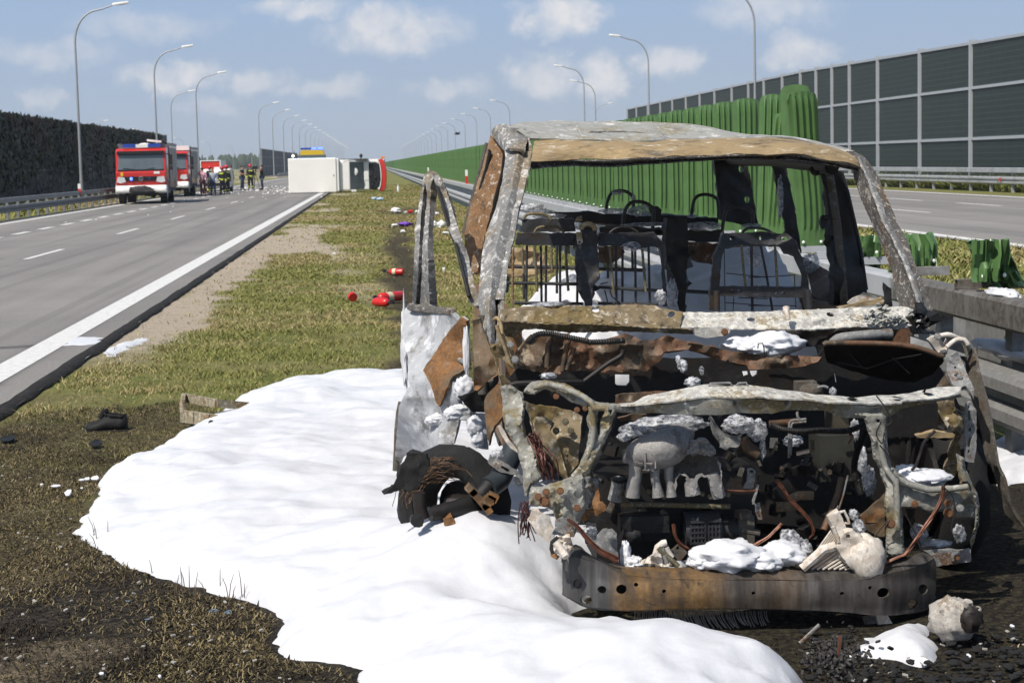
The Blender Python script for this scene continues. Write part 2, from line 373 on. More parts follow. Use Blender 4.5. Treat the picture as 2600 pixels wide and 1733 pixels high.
def ground_mat():
    m_, t, b = NT('verge_grass_soil'); v = coords(t, world_=True)
    at = lambda nm: (lambda a: (setattr(a, 'attribute_name', nm), a.outputs['Fac'])[1])(_n(t, 'ShaderNodeAttribute'))
    big = noise_(t, v, .6, 5, .6); mid = noise_(t, v, 4, 5, .65); fine = noise_(t, v, 38, 4, .75); vf = noise_(t, v, 150, 2, .8)
    g = ramp(t, mid, [(.3, (.08, .10, .02)), (.52, (.15, .165, .042)), (.72, (.24, .21, .09))]).outputs[0]
    g = mixc(t, ramp(t, big, [(.42, 0), (.62, .6)]).outputs[0], g, (.22, .19, .085))
    g = mixc(t, .8, g, ramp(t, fine, [(.3, .5), (.7, 1.4)]).outputs[0], 'MULTIPLY')
    sand = ramp(t, fine, [(.3, (.27, .22, .165)), (.55, (.43, .36, .28)), (.75, (.56, .49, .40))]).outputs[0]
    sk = mth(t, 'MULTIPLY', at('sand'), ramp(t, mid, [(.3, .6), (.55, 1.2)]).outputs[0])
    g = mixc(t, sk, g, sand)
    bk = at('burn')
    bk2 = mth(t, 'MULTIPLY', bk, ramp(t, fine, [(.32, 1.05), (.66, .9)]).outputs[0])
    ash = ramp(t, mth(t, 'ADD', mth(t, 'MULTIPLY', fine, .6), mth(t, 'MULTIPLY', noise_(t, v, 95, 4, .8), .4)), [(.34, (.008, .007, .006)), (.47, (.03, .022, .015)), (.56, (.125, .09, .056)), (.68, (.27, .21, .14))]).outputs[0]
    ash = mixc(t, ramp(t, vf, [(.68, 0), (.74, .6)]).outputs[0], ash, (.28, .26, .24))
    hot = ramp(t, bk, [(.86, 0), (.97, .8)]).outputs[0]
    ash = mixc(t, hot, ash, ramp(t, fine, [(.3, (.004, .0038, .0035)), (.75, (.022, .02, .018))]).outputs[0])
    g = mixc(t, bk2, g, ash)
    t.links.new(g, b.inputs['Base Color']); b.inputs['Roughness'].default_value = .95; b.inputs['Specular IOR Level'].default_value = .15
    h = mth(t, 'ADD', fine, mth(t, 'MULTIPLY', vf, .5)); bump_(t, b, h, .9, .02); return m_
M['ground'] = ground_mat(); gme.materials.append(M['ground'])
ground = objm('ground', gme); tag(ground, kind='structure')
# ---------------------------------------------------------------- roads
def wet(X, Y):
    a = sstep(.2, .05, np.abs(Y-(17.75+.28*(X+3.6)*.9))/1.0)*sstep(-6.5, -3.9, X)*.85
    b2 = sstep(.5, .1, np.hypot((X+3.25)/.75, (Y-14.6)/.55))*.8
    c = sstep(.7, .2, np.hypot((X+2.8)/.5, (Y-18.1)/.5))*.7
    return np.clip(np.maximum.reduce([a, b2, c]), 0, 1)
rx = np.concatenate([np.linspace(ROADX0, -6.6, 40), np.linspace(-6.5, ROADX1, 60)]); ry = np.concatenate([np.arange(-20, 10, 1.), np.arange(10, 24, .12), np.arange(24, 60, 1.), np.arange(60, 3000, 30.)])
rme, rv = grid_mesh('road', rx, ry, lambda X, Y: 0*X + .002); attr(rme, 'wet', wet(rv[:, 0], rv[:, 1])); rme.materials.append(M['asphalt'])
road = objm('road', rme); tag(road, kind='structure')
r2, r2v = grid_mesh('opposite_road', np.linspace(11.05, 23.4, 20), np.array([-20., 40, 200, 1000, 3000]), lambda X, Y: 0*X + .002); attr(r2, 'wet', np.zeros(len(r2v))); r2.materials.append(M['asphalt'])
road2 = objm('opposite_road', r2); tag(road2, kind='structure')
ramp_me, _q = grid_mesh('slip_road', np.linspace(-60, -13.2, 30), np.array([138., 150, 170]), lambda X, Y: 0*X - .002); attr(ramp_me, 'wet', np.zeros(len(_q))); ramp_me.materials.append(M['asphalt'])
tag(objm('slip_road', ramp_me), kind='structure')
def strip(name, x0, x1, y0, y1, parent, z=.007):
    n = max(2, int((y1-y0)/4)); ys = np.linspace(y0, y1, min(n, 200)); b = MB()
    for i in range(len(ys)-1): b.add([(x0, ys[i], z), (x1, ys[i], z), (x1, ys[i+1], z), (x0, ys[i+1], z)], [(0, 1, 2, 3)])
    return b.build(name, M['paint'], parent)
strip('edge_line', -3.32, -3.03, -10, 900, road); strip('edge_line', -12.22, -11.95, -10, 900, road)
y = 35.64-12.75*2
while y < 330: strip('lane_dash', -6.79, -6.66, y, y+4.2, road); y += 12.75
y = 50.0-3.85*3
while y < 150: strip('merge_dash', -9.82, -9.6, y, y+2.05, road); y += 3.85
strip('edge_line', 11.2, 11.5, 0, 900, road2); strip('edge_line', 22.7, 23.0, 0, 900, road2)
for k in range(12):
    strip('lane_dash', 15.28, 15.42, 36.8+12.75*k, 36.8+12.75*k+4.2, road2)
for k in range(16):
    strip('lane_dash', 18.85, 19.02, 46.0+8.0*k, 46.0+8.0*k+4.2, road2)
# bitumen seam along the asphalt edge, uneven
b = MB(); ys = np.concatenate([np.arange(-4, 40, .16), np.arange(40, 160, 1.5), np.arange(160, 900, 20)])
rows = []
for yy in ys:
    w0 = .035*mnoise.noise(Vector((yy*.7, 0, 3)))+.02*mnoise.noise(Vector((yy*2.9, 5, 0))); w1 = .05*mnoise.noise(Vector((yy*1.3, 9, 1)))+.03*mnoise.noise(Vector((yy*4.1, 9, 1)))
    zc = .028+.012*mnoise.noise(Vector((yy*3, 1, 7)))
    rows.append([(-2.745+w0*.7, yy, .004), (-2.73+w0*.7, yy, zc*.4), (-2.67+w1*.4, yy, zc*.5), (-2.615+w1, yy, zc*.3), (-2.60+w1, yy, -.012)])
b.loft(rows, closed=False, cap=False); tag(b.build('bitumen_seam', M['tar'], smooth=60), kind='structure')
# ---------------------------------------------------------------- grass (uncountable: one object)
def grass(name, x0, x1, y0, y1, n, hmin, hmax, wid, burnt=True, seed=3, far=1.0, green=0):
    g = np.random.default_rng(seed)
    # density falls with distance: draw y from 1/y
    u = g.random(n); yy = y0*(y1/y0)**u; xx = x0+(x1-x0)*g.random(n)
    clump = fbm(xx, yy, 2.2, 4); bn = burn_mask(xx, yy) if burnt else 0*xx; sn = sand_mask(xx, yy) if burnt else 0*xx
    keep = g.random(n) < np.clip((.2+1.5*sstep(.36, .6, clump))*(1-.96*np.clip(bn*1.45, 0, 1))*(1-.97*np.clip(sn*1.2, 0, 1)), .012, 1)
    if burnt: keep &= (poly_sd(FOAMP, xx, yy) < .02) & ~((xx > .5) & (xx < 2.4) & (yy > 6.2) & (yy < 11))
    xx, yy, clump, bn = xx[keep], yy[keep], clump[keep], bn[keep]; k = len(xx)
    zz = gz(xx, yy)
    h = (hmin+(hmax-hmin)*g.random(k)**1.6)*(.55+.9*clump)*(1-.45*bn)
    a = g.random(k)*6.283; lean = (.7+2.2*g.random(k))*h; la = g.random(k)*6.283
    w = wid*(.6+.8*g.random(k))*np.maximum(1, yy/12.*far)
    dx, dy = np.cos(a)*w, np.sin(a)*w; lx, ly = np.cos(la)*lean, np.sin(la)*lean
    v = np.empty((k, 5, 3))
    v[:, 0] = np.stack([xx-dx, yy-dy, zz-.01], 1); v[:, 1] = np.stack([xx+dx, yy+dy, zz-.01], 1)
    v[:, 2] = np.stack([xx-dx*.7+lx*.35, yy-dy*.7+ly*.35, zz+h*.6], 1); v[:, 3] = np.stack([xx+dx*.7+lx*.35, yy+dy*.7+ly*.35, zz+h*.6], 1)
    v[:, 4] = np.stack([xx+lx, yy+ly, zz+h*.95], 1)
    base = np.arange(k)*5
    lo = np.stack([base, base+1, base+3, base, base+3, base+2, base+2, base+3, base+4], 1).ravel()
    me = bpy.data.meshes.new(name); me.vertices.add(k*5); me.vertices.foreach_set('co', v.ravel())
    me.loops.add(k*9); me.loops.foreach_set('vertex_index', lo.astype(np.int32)); me.polygons.add(k*3)
    me.polygons.foreach_set('loop_start', np.arange(0, k*9, 3, dtype=np.int32)); me.polygons.foreach_set('loop_total', np.full(k*3, 3, dtype=np.int32))
    me.update(calc_edges=True)
    dry = np.clip(.25+.75*g.random(k)*(1.15-clump)*1.5+.9*bn-.25, 0, 1)
    dry = np.clip(dry+.55*sstep(.45, .62, fbm(xx+5, yy+77, .45, 3)), 0, 1)
    dry = dry*(1-.75*green); attr(me, 'dry', np.repeat(dry, 5)); attr(me, 'char', np.repeat(np.clip(bn*1.3*g.random(k)**.5, 0, 1), 5)); attr(me, 'rnd', np.repeat(g.random(k), 5))
    return me
def grass_mat():
    m_, t, b = NT('grass_blades'); A = lambda nm: (lambda a: (setattr(a, 'attribute_name', nm), a.outputs['Fac'])[1])(_n(t, 'ShaderNodeAttribute'))
    g = ramp(t, A('rnd'), [(0, (.085, .12, .017)), (.5, (.155, .185, .036)), (1, (.23, .24, .065))]).outputs[0]
    d = ramp(t, A('rnd'), [(0, (.17, .125, .045)), (.5, (.32, .255, .115)), (1, (.46, .38, .21))]).outputs[0]
    o = mixc(t, A('dry'), g, d); o = mixc(t, A('char'), o, (.02, .014, .009))
    t.links.new(o, b.inputs['Base Color']); b.inputs['Roughness'].default_value = .7; b.inputs['Specular IOR Level'].default_value = .2
    b.inputs['Subsurface Weight'].default_value = 0
    return m_
M['grass'] = grass_mat()
gm = grass('grass', -2.55, 3.4, 5.0, 150, 520000, .016, .05, .0028); gm.materials.append(M['grass'])
tag(objm('grass', gm), 'short patchy verge grass, green to straw, scorched near the wreck', 'grass', kind='stuff')
gm = grass('grass', 3.7, 11.0, 11, 80, 60000, .04, .14, .006, burnt=False, seed=9); gm.materials.append(M['grass'])
tag(objm('grass', gm), 'straw coloured verge grass behind the steel barrier', 'grass', kind='stuff')
gm = grass('grass', 25.7, 27.7, 55, 210, 26000, .2, .7, .012, burnt=False, seed=12, far=.35, green=1); gm.materials.append(M['grass'])
tag(objm('grass', gm), 'tall green weeds under the far dark noise barrier', 'grass', kind='stuff')
gm = grass('grass', -18.3, -13.4, 50, 160, 14000, .1, .4, .012, burnt=False, seed=15, far=.35); gm.materials.append(M['grass'])
tag(objm('grass', gm), 'dark weeds under the creeper covered noise barrier', 'grass', kind='stuff')
def litter(name, n, seed):
    g = np.random.default_rng(seed); xx = -2.5+3.4*g.random(n); yy = 4.9*(13.5/4.9)**g.random(n)
    bn = burn_mask(xx, yy); cl = fbm(xx+3, yy+8, 2.6, 4)
    keep = (bn > .25) & (g.random(n) < .75*sstep(.3, .62, cl)+.25) & (poly_sd(FOAMP, xx, yy) < 0) & (xx < .6); xx, yy, bn, cl = xx[keep], yy[keep], bn[keep], cl[keep]; k = len(xx); zz = gz(xx, yy)
    a = g.random(k)*6.283; L_ = .006+.02*g.random(k); w = .0011+.0012*g.random(k); dx, dy = np.cos(a)*L_, np.sin(a)*L_; nx, ny = -np.sin(a)*w, np.cos(a)*w; h = .003+.014*g.random(k)
    v = np.empty((k, 4, 3)); v[:, 0] = np.stack([xx-nx, yy-ny, zz+.002], 1); v[:, 1] = np.stack([xx+nx, yy+ny, zz+.002], 1); v[:, 2] = np.stack([xx+dx+nx, yy+dy+ny, zz+h], 1); v[:, 3] = np.stack([xx+dx-nx, yy+dy-ny, zz+h], 1)
    me = bpy.data.meshes.new(name); me.vertices.add(k*4); me.vertices.foreach_set('co', v.ravel()); me.loops.add(k*4); me.loops.foreach_set('vertex_index', np.arange(k*4, dtype=np.int32)); me.polygons.add(k)
    me.polygons.foreach_set('loop_start', np.arange(0, k*4, 4, dtype=np.int32)); me.polygons.foreach_set('loop_total', np.full(k, 4, dtype=np.int32)); me.update(calc_edges=True)
    attr(me, 'dry', np.ones(k*4)); attr(me, 'char', np.repeat(np.clip(.25+g.random(k)**.8*1.25*(1.3-cl)+.5*sstep(.5,.35,fbm(xx-3,yy+1,1.1,3)), 0, 1), 4)); attr(me, 'rnd', np.repeat(g.random(k), 4)); me.materials.append(M['grass']); return me
tag(objm('dead_straw', litter('dead_straw', 260000, 8)), 'flattened straw and singed stalks on the scorched near ground', 'straw', kind='stuff')
# ---------------------------------------------------------------- fire fighting foam
def foam_mat():
    m_, t, b = NT('fire_foam'); v = coords(t, world_=True)
    n = noise_(t, v, 20, 4, .5); f = noise_(t, v, 260, 3, .8)
    t.links.new(ramp(t, n, [(.25, (.55, .56, .59)), (.6, (.59, .598, .62))]).outputs[0], b.inputs['Base Color'])
    b.inputs['Roughness'].default_value = .55; b.inputs['Specular IOR Level'].default_value = .4
    b.inputs['Subsurface Weight'].default_value = .25; b.inputs['Subsurface Radius'].default_value = (.03, .03, .034); b.inputs['Subsurface Scale'].default_value = .6
    bump_(t, b, mth(t, 'ADD', n, mth(t, 'MULTIPLY', f, .35)), .35, .012); return m_
M['foam'] = foam_mat()
def wet_shaded_foam():
    m_, t, b = NT('wet_collapsing_foam_shaded'); v = coords(t, world_=True); n = noise_(t, v, 34, 6, .7, .3); f = noise_(t, v, 170, 3, .8)
    t.links.new(ramp(t, n, [(.3, (.30, .315, .35)), (.65, (.60, .61, .63))]).outputs[0], b.inputs['Base Color']); b.inputs['Roughness'].default_value = .3  # wet foam; shade out of the sun is also put into the greyer base
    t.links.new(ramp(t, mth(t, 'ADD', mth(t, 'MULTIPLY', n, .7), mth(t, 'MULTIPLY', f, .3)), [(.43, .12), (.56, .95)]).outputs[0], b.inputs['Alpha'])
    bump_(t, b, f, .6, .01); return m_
M['foam_wet_shaded'] = wet_shaded_foam()
def foam_sheet(name, P, st, H, soft, lumps=1.0, z0=None, parent=None):
    P = np.asarray(P); x0, y0 = P.min(0)-.1; x1, y1 = P.max(0)+.1
    xs = np.arange(x0, x1, st); ys = np.arange(y0, y1, st)
    X, Y = np.meshgrid(xs, ys)
    d = poly_sd(P, X, Y) + (fbm(X, Y, 4, 3)-.5)*.16 + (fbm(X, Y, 13, 2)-.5)*.05
    e = np.clip(d/soft, 0, 1); prof = (1-(1-e)**2)**.8
    n = (fbm(X, Y, 1.9, 3)-.5)*.15 + (np.abs(fbm(X, Y*1.5, 2.6, 2)-.5))*.05 + (fbm(X, Y, 7, 3)-.5)*.016
    rim = sstep(0, .6, d)
    mound = .17*np.exp(-((X-.36)/.36)**2-((Y-7.0)/.34)**2) if H > .15 else 0*X
    Z = prof*(H*.62 + H*.55*rim + lumps*n*(.35+.65*prof) + mound) + (z0 if z0 is not None else gz(X, Y)) - .012 - .05*sstep(0, -.03, d)
    ok = d > -.03
    idx = -np.ones(X.shape, int); idx[ok] = np.arange(ok.sum())
    q = ok[:-1, :-1] & ok[1:, :-1] & ok[:-1, 1:] & ok[1:, 1:]
    f = np.stack([idx[:-1, :-1][q], idx[:-1, 1:][q], idx[1:, 1:][q], idx[1:, :-1][q]], 1)
    v = np.stack([X[ok], Y[ok], Z[ok]], 1)
    me = bpy.data.meshes.new(name); me.from_pydata([tuple(a) for a in v], [], [tuple(a) for a in f]); me.materials.append(M['foam'])
    me.polygons.foreach_set('use_smooth', [True]*len(me.polygons)); return me
tag(objm('foam', foam_sheet('foam', FOAMP, .022, .17, .22)), 'thick white spread of fire fighting foam across the scorched grass', 'foam', kind='stuff')
def foam_poly(px, st=.02, H=.05, soft=.1, lumps=.3):
    P = [G(x, y) for x, y in px]; return foam_sheet('foam_patch', [(p.x, p.y) for p in P], st, H, soft, lumps)
tag(objm('foam_patch', foam_poly([(245, 893), (300, 865), (372, 845), (380, 858), (340, 875), (305, 896), (260, 900)], H=.03)), 'foam patch on the verge just below the bitumen seam', 'foam', kind='stuff')
tag(objm('foam_patch', foam_sheet('foam_patch', [tuple(G(x, y).xy) for x, y in [(150, 870), (190, 853), (262, 856), (268, 868), (215, 876), (160, 878)]], .02, .02, .08, .15, z0=.006)), 'thin foam smear crossing the white edge line', 'foam', kind='stuff')
tag(objm('foam_patch', foam_poly([(0, 1048), (30, 1024), (52, 1020), (30, 1040), (5, 1052)], H=.03, soft=.06)), 'small foam dab beside the seam at the left picture edge', 'foam', kind='stuff')
tag(objm('foam_patch', foam_poly([(308, 1030), (322, 1028), (333, 1038), (326, 1044), (312, 1040)], st=.012, H=.02, soft=.05)), 'fist sized foam dab behind the black shoe', 'foam', kind='stuff')
tag(objm('foam_patch', foam_poly([(2150, 1648), (2190, 1600), (2260, 1575), (2360, 1570), (2400, 1610), (2404, 1665), (2350, 1686), (2280, 1668), (2200, 1655)], H=.10, soft=.13, lumps=.4)), 'foam mound under the right end of the bumper beam', 'foam', kind='stuff')
tag(objm('foam_patch', foam_poly([(2500, 1190), (2520, 1110), (2600, 1080), (2700, 1100), (2700, 1230), (2600, 1215), (2530, 1225)], H=.12, soft=.2, lumps=.4)), 'foam heaped below the steel barrier beside the wreck', 'foam', kind='stuff')
# ================================================================ steel barriers
def wbeam(x, z0, z1, depth, side):
    """outline of a W section in (x, z); side -1 bulges to -x."""
    h = z1-z0; d = depth*side
    return [(x, z0), (x+d*.75, z0+h*.06), (x+d, z0+h*.16), (x+d, z0+h*.34), (x+d*.15, z0+h*.44), (x+d*.15, z0+h*.56), (x+d, z0+h*.66), (x+d, z0+h*.84), (x+d*.75, z0+h*.94), (x, z1), (x-d*.12, z1), (x-d*.12, z0)]
def cbeam(x, z0, z1, depth, side):
    d = depth*side; r = .018
    return [(x, z0), (x+d-r*side, z0), (x+d, z0+r), (x+d, z1-r), (x+d-r*side, z1), (x, z1)]
def rail_burn():
    m_, t, b = NT('barrier_steel'); v = coords(t, world_=True); s = _n(t, 'ShaderNodeSeparateXYZ'); t.links.new(v, s.inputs[0])
    n = noise_(t, v, 3, 5, .6); n2 = noise_(t, v, 22, 5, .7); dr = noise_(t, coords(t, (1, 3, 1.6), True), 2.2, 6, .65, .4)
    clean = ramp(t, n, [(.3, (.37, .38, .39)), (.7, (.46, .47, .48))]).outputs[0]
    rust = ramp(t, n2, [(.25, (.045, .039, .033)), (.45, (.10, .087, .07)), (.6, (.155, .143, .125)), (.75, (.25, .243, .23))]).outputs[0]
    rust = mixc(t, ramp(t, dr, [(.46, 0), (.62, .8)]).outputs[0], rust, (.19, .18, .165))
    zz_ = _n(t, 'ShaderNodeMapRange'); t.links.new(s.outputs[2], zz_.inputs[0]); zz_.inputs[1].default_value = .66; zz_.inputs[2].default_value = .6; zz_.inputs[4].default_value = .8
    rust = mixc(t, zz_.outputs[0], rust, ramp(t, n2, [(.3, (.19, .185, .175)), (.7, (.30, .30, .29))]).outputs[0])
    y_ = mth(t, 'ADD', s.outputs[1], mth(t, 'MULTIPLY', n, 1.2))
    k = _n(t, 'ShaderNodeMapRange'); t.links.new(y_, k.inputs[0]); k.inputs[1].default_value = 12.3; k.inputs[2].default_value = 11.9
    t.links.new(mixc(t, k.outputs[0], clean, rust), b.inputs['Base Color']); b.inputs['Roughness'].default_value = .6; b.inputs['Metallic'].default_value = .25
    bump_(t, b, n2, .15, .006); return m_
M['rail'] = rail_burn()
bar = thing('steel_barrier', (3.5, 10, 0), 'galvanised steel median barrier, its near end scorched rusty brown', 'crash barrier')
XB = 3.5
for (n0, n1) in [(5.0, 8.6), (8.6, 12.6)] + [(12.6+4*k, 16.6+4*k) for k in range(14)]:
    MB().prism(cbeam(XB-.05, .725, .89, .13, -1), 1, n0+.006, n1-.006).build('top_beam', M['rail'], bar, smooth=30)
    MB().prism(wbeam(XB-.06, .165, .49, .085, -1), 1, n0+.006, n1-.006).build('lower_beam', M['rail'], bar, smooth=30)
    MB().prism(wbeam(XB+.22, .32, .62, .085, 1), 1, n0+.006, n1-.006).build('rear_beam', M['rail'], bar, smooth=30)
for nm, pf in (('top_beam', cbeam(XB-.05, .725, .89, .13, -1)), ('lower_beam', wbeam(XB-.06, .165, .49, .085, -1))):
    MB().prism(pf, 1, 68.6, 900).build(nm, M['rail'], bar, smooth=30)
pm = MB().bbox(-.035, .045, -.055, .055, -.05, .72).bbox(.045, .2, -.03, .03, .42, .5).mesh('post', M['rail'])
pl = MB().box((0, 0, .335), (.08, .07, .77))
for k in range(48): objm('post', pm, bar, (XB-3.5, 5.7+1.33*k+(.06 if k == 3 else 0)-10, 0))
b = MB()
for k in range(300): b.bbox(XB-.03, XB+.03, 69.6+1.33*k-.05, 69.6+1.33*k+.05, 0, .72)
tag(b.build('post', M['rail'], bar), kind='stuff')
bk = MB().bbox(-.17, .17, -.03, .03, 0, .004).bbox(-.17, .17, -.03, .03, .05, .054).bbox(-.17, .17, -.03, -.026, .004, .05).bbox(-.17, .17, .026, .03, .004, .05).mesh('bracket', M['rail'])
BY = [10.25, 11.45, 12.75, 13.6, 14.5, 15.25] + [16.0+.954*k for k in range(40)]
for yy in BY: objm('bracket', bk, bar, (0, yy-10, .892))
bt = MB().cyl((-.012, 0, 0), (0, 0, 0), .016, 6).mesh('bolt', M['rail'])
for yy in (12.48, 12.40, 12.72, 12.8): 
    for zz in (.775, .835): objm('bolt', bt, bar, (-.178, yy-10, zz))
# ---------------------------------------------------------------- green anti-glare blades
def blade_mesh(name, H=1.27, W=.25, bend=None, nz=14, cut=1.0):
    us = np.linspace(-1, 1, 25); vs = np.concatenate([[0, .05, .1, .14, .2], np.linspace(.3, .9, nz-8), [.95, .975, 1.0]])*cut
    fr, bk_ = [], []
    for v in vs:
        rf, rb = [], []
        for u in us:
            rib = 0
            for c in (-.62, -.2, .22, .62): rib = max(rib, math.exp(-((u-c)/.085)**4))
            k = float(sstep(.07, .16, np.array(v)))*float(sstep(1.0, .93, np.array(v)))
            y_ = -.012-.024*rib*k - .016*(1-u*u)
            x_ = u*W/2*(1-.06*(1-v)); z_ = v*H - (.028*u*u + (.04*max(0, abs(u)-.86)/.14))*float(sstep(.9, 1, np.array(v)))
            p = Vector((x_, y_, z_)); q = Vector((x_, .03*(1-.6*abs(u)**6)+.002, z_))
            if bend: p, q = bend(p, v, u), bend(q, v, u)
            rf.append(p); rb.append(q)
        fr.append(rf+rb[::-1])
    b = MB(); b.loft(fr, closed=True, cap=True)
    return b.mesh(name, M['green'], smooth=35)
bolt_me = MB().ball((0, 0, 0), (.013, .008, .013), 8, 5).mesh('bolt', M['white'])
bl = blade_mesh('anti_glare_blade')
def place_blade(me, yy, label, x=3.5, rz=0, ry=0, rx=0, bolts=True):
    o = objm('anti_glare_blade', me, None, (x, yy, .948)); o.rotation_euler = (rx, ry, rz)
    tag(o, label, 'blade', 'green anti-glare blades along the median')
    if bolts:
        for sx in (-.075, .075): objm('bolt', bolt_me, o, (sx, -.036, .03))
    return o
ORD = ['nearest', 'second', 'third', 'fourth', 'fifth', 'sixth', 'seventh', 'eighth']
for k in range(292):
    yy = 16.0+.954*k
    lab = ('upright green ribbed blade, %s of the unbroken row behind the wreck' % ORD[k]) if k < 8 else 'upright green ribbed plastic blade in the long receding row'
    place_blade(bl, yy, lab, rz=random.uniform(-.05, .05)+(random.uniform(-.3, .3) if k < 4 else 0), ry=random.uniform(-.012, .012)+(.035 if k == 0 else 0), bolts=k < 30)
b = MB()
for k in range(300):
    yy = 16.0+.954*(292+k); b.bbox(3.375, 3.625, yy-.03, yy+.03, .95, 2.21)
tag(b.build('anti_glare_blade', M['green']), 'far end of the green blade row fading toward the horizon', 'blade', kind='stuff')
def bend_lean(p, v, u): a = .20*v*v; return Vector((p.x-.11*v**1.6+.006*math.sin(v*7), p.y-.10*v*v, p.z*(1-.03*v)))
place_blade(blade_mesh('leaning_blade', bend=bend_lean), 14.5, 'buckled green blade leaning left above the wreck roof', x=3.51, rz=.12)
place_blade(blade_mesh('turned_blade', 1.32), 15.2, 'dark green blade twisted edge on behind the leaning one', x=3.58, rz=2.9, ry=.02)
place_blade(blade_mesh('tilted_blade', 1.10), 15.7, 'lower tilted green blade squeezed behind two others', x=3.5, rz=-.8, ry=.10)
def crumple(fold, s, dx=.16, dy=.55):
    def f(p, v, u):
        n = mnoise.noise(Vector((u*2.6, v*11, s)))*.075+mnoise.noise(Vector((u*6, v*26, s)))*.03
        if v > fold:
            w = (v-fold); return Vector((p.x*1.05+n*.6+w*dx, p.y+.06+w*dy+n, max(fold-w*.55, -.12)*1.27+n*.2))
        return Vector((p.x*(1+.25*v)+n*.5, p.y+n-.05*v, p.z*.98+n*.12))
    return f
place_blade(blade_mesh('snapped_blade', bend=crumple(.13, 1.3), cut=.6), 12.75, 'crumpled green blade stump folded over beside the right pillar', x=3.48)
place_blade(blade_mesh('folded_blade', bend=crumple(.16, 5.1), cut=.8), 11.55, 'green blade bent double with its tip hanging behind the barrier', x=3.52, rz=.3)
place_blade(blade_mesh('melted_blade', bend=crumple(.19, 8.8, .5, .1), nz=18, cut=.62), 10.05, 'melted twisted green blade with foam at the right picture edge', x=3.46, rz=.35)
P = [tuple(UX(x, y, 3.4).xy) for x, y in [(2520, 742), (2600, 742)]]
b = MB(); b.ball((3.42, 9.72, .895), (.07, .2, .035), 28, 18, .35, 3)
tag(b.build('foam_patch', M['foam'], smooth=90), 'foam lying on the barrier top beam by the melted blade', 'foam', kind='stuff')
b = MB(); b.ball((3.55, 10.0, .56), (.13, .5, .045), 20, 10, .5, 9)
tag(b.build('foam_patch', M['foam'], smooth=90), 'foam strip resting between barrier beams', 'foam', kind='stuff')
# ---------------------------------------------------------------- left and right guard rails
def guard(name, x, side, y0, y1, label, zt, zl, step, seg=8.0, matr='galv_shaded'):
    g = thing(name, (x, y0, 0), label, 'crash barrier')
    yy = y0
    while yy < y1-.1:
        e = min(yy+seg, y1)
        MB().prism(cbeam(x, zt[0], zt[1], .10, side), 1, yy+.01, e-.01).build('top_beam', M[matr], g, smooth=30)
        for (a, c) in zl: MB().prism(wbeam(x, a, c, .085, side), 1, yy+.01, e-.01).build('lower_beam', M[matr], g, smooth=30)
        yy = e
    pm_ = MB().bbox(-.05, .05, -.06, .06, -.05, zt[0]).mesh('post', M[matr])
    yy = y0+.5
    while yy < y1: objm('post', pm_, g, (-side*.055, yy-y0, 0)); yy += step
    return g
guard('guard_rail', -13.05, 1, 52, 172, 'grey two beam guard rail before the creeper covered barrier', (.60, .78), [(.24, .5)], 2.0)
guard('guard_rail', -13.05, 1, 252, 420, 'far guard rail behind the overturned ambulance', (.60, .78), [(.24, .5)], 4.0, 16)
guard('guard_rail', 25.5, -1, 58, 240, 'grey double guard rail across the opposite carriageway', (.77, .98), [(.30, .62)], 2.6, 10, 'galv')
def marker(loc, label):
    o = thing('marker_post', loc, label, 'marker')
    x, y, z = loc
    MB().bbox(x-.06, x+.06, y-.05, y+.05, z, z+.28).build('red_band', M['red'], o); MB().bbox(x-.06, x+.06, y-.05, y+.05, z+.28, z+.5).build('white_band', M['white'], o)
marker((-12.98, 82, .78-.18), 'red and white marker on the left guard rail')
marker((3.37, 66.0, .9), 'red and white marker on the median barrier near the door frame')
marker((3.37, 112.0, .9), 'distant red and white marker behind the red bumper')
b = MB(); b.box((3.27, 39.2, .33), (.02, .1, .1)); tag(b.build('reflector', M['red'], smooth=30), 'small red reflector on the median barrier lower beam', 'reflector')
b = MB(); b.box((25.36, 72.5, .5), (.04, .14, .14)); tag(b.build('reflector', M['red'], smooth=30), 'small red reflector on the far right guard rail', 'reflector')
# ---------------------------------------------------------------- right noise barrier
rb = thing('noise_barrier', (28, 84, 0), 'tall dark panelled noise barrier with grey posts on the right', 'noise barrier')
PY = [61.5, 69.2, 76.4, 83.9, 91.9, 99.7, 105.7, 109.8, 113.8, 118.0, 123.3, 129.2, 134.6, 140.9, 148.1, 154.9, 161.8, 169.2, 176.4, 184.5, 192.5, 199.4]
def wire_panel():
    m_, t, b = NT('wire_mesh_panel'); tc = _n(t, 'ShaderNodeTexCoord'); s = _n(t, 'ShaderNodeSeparateXYZ'); t.links.new(tc.outputs['Object'], s.inputs[0])
    def lines(o, per, w): return mth(t, 'LESS_THAN', mth(t, 'FRACT', mth(t, 'MULTIPLY', o, 1/per)), w)
    k = mth(t, 'MAXIMUM', lines(s.outputs[1], .16, .2), lines(s.outputs[2], .26, .13))
    n = noise_(t, tc.outputs['Object'], 1.6, 5, .6)
    base = ramp(t, n, [(.3, (.007, .012, .009)), (.7, (.014, .022, .017))]).outputs[0]
    t.links.new(mixc(t, k, base, (.036, .052, .042)), b.inputs['Base Color']); b.inputs['Roughness'].default_value = .6; return m_
M['wire_panel'] = wire_panel()
def ztop(y): return 6.6+.45*min(1, max(0, (y-77)/41))
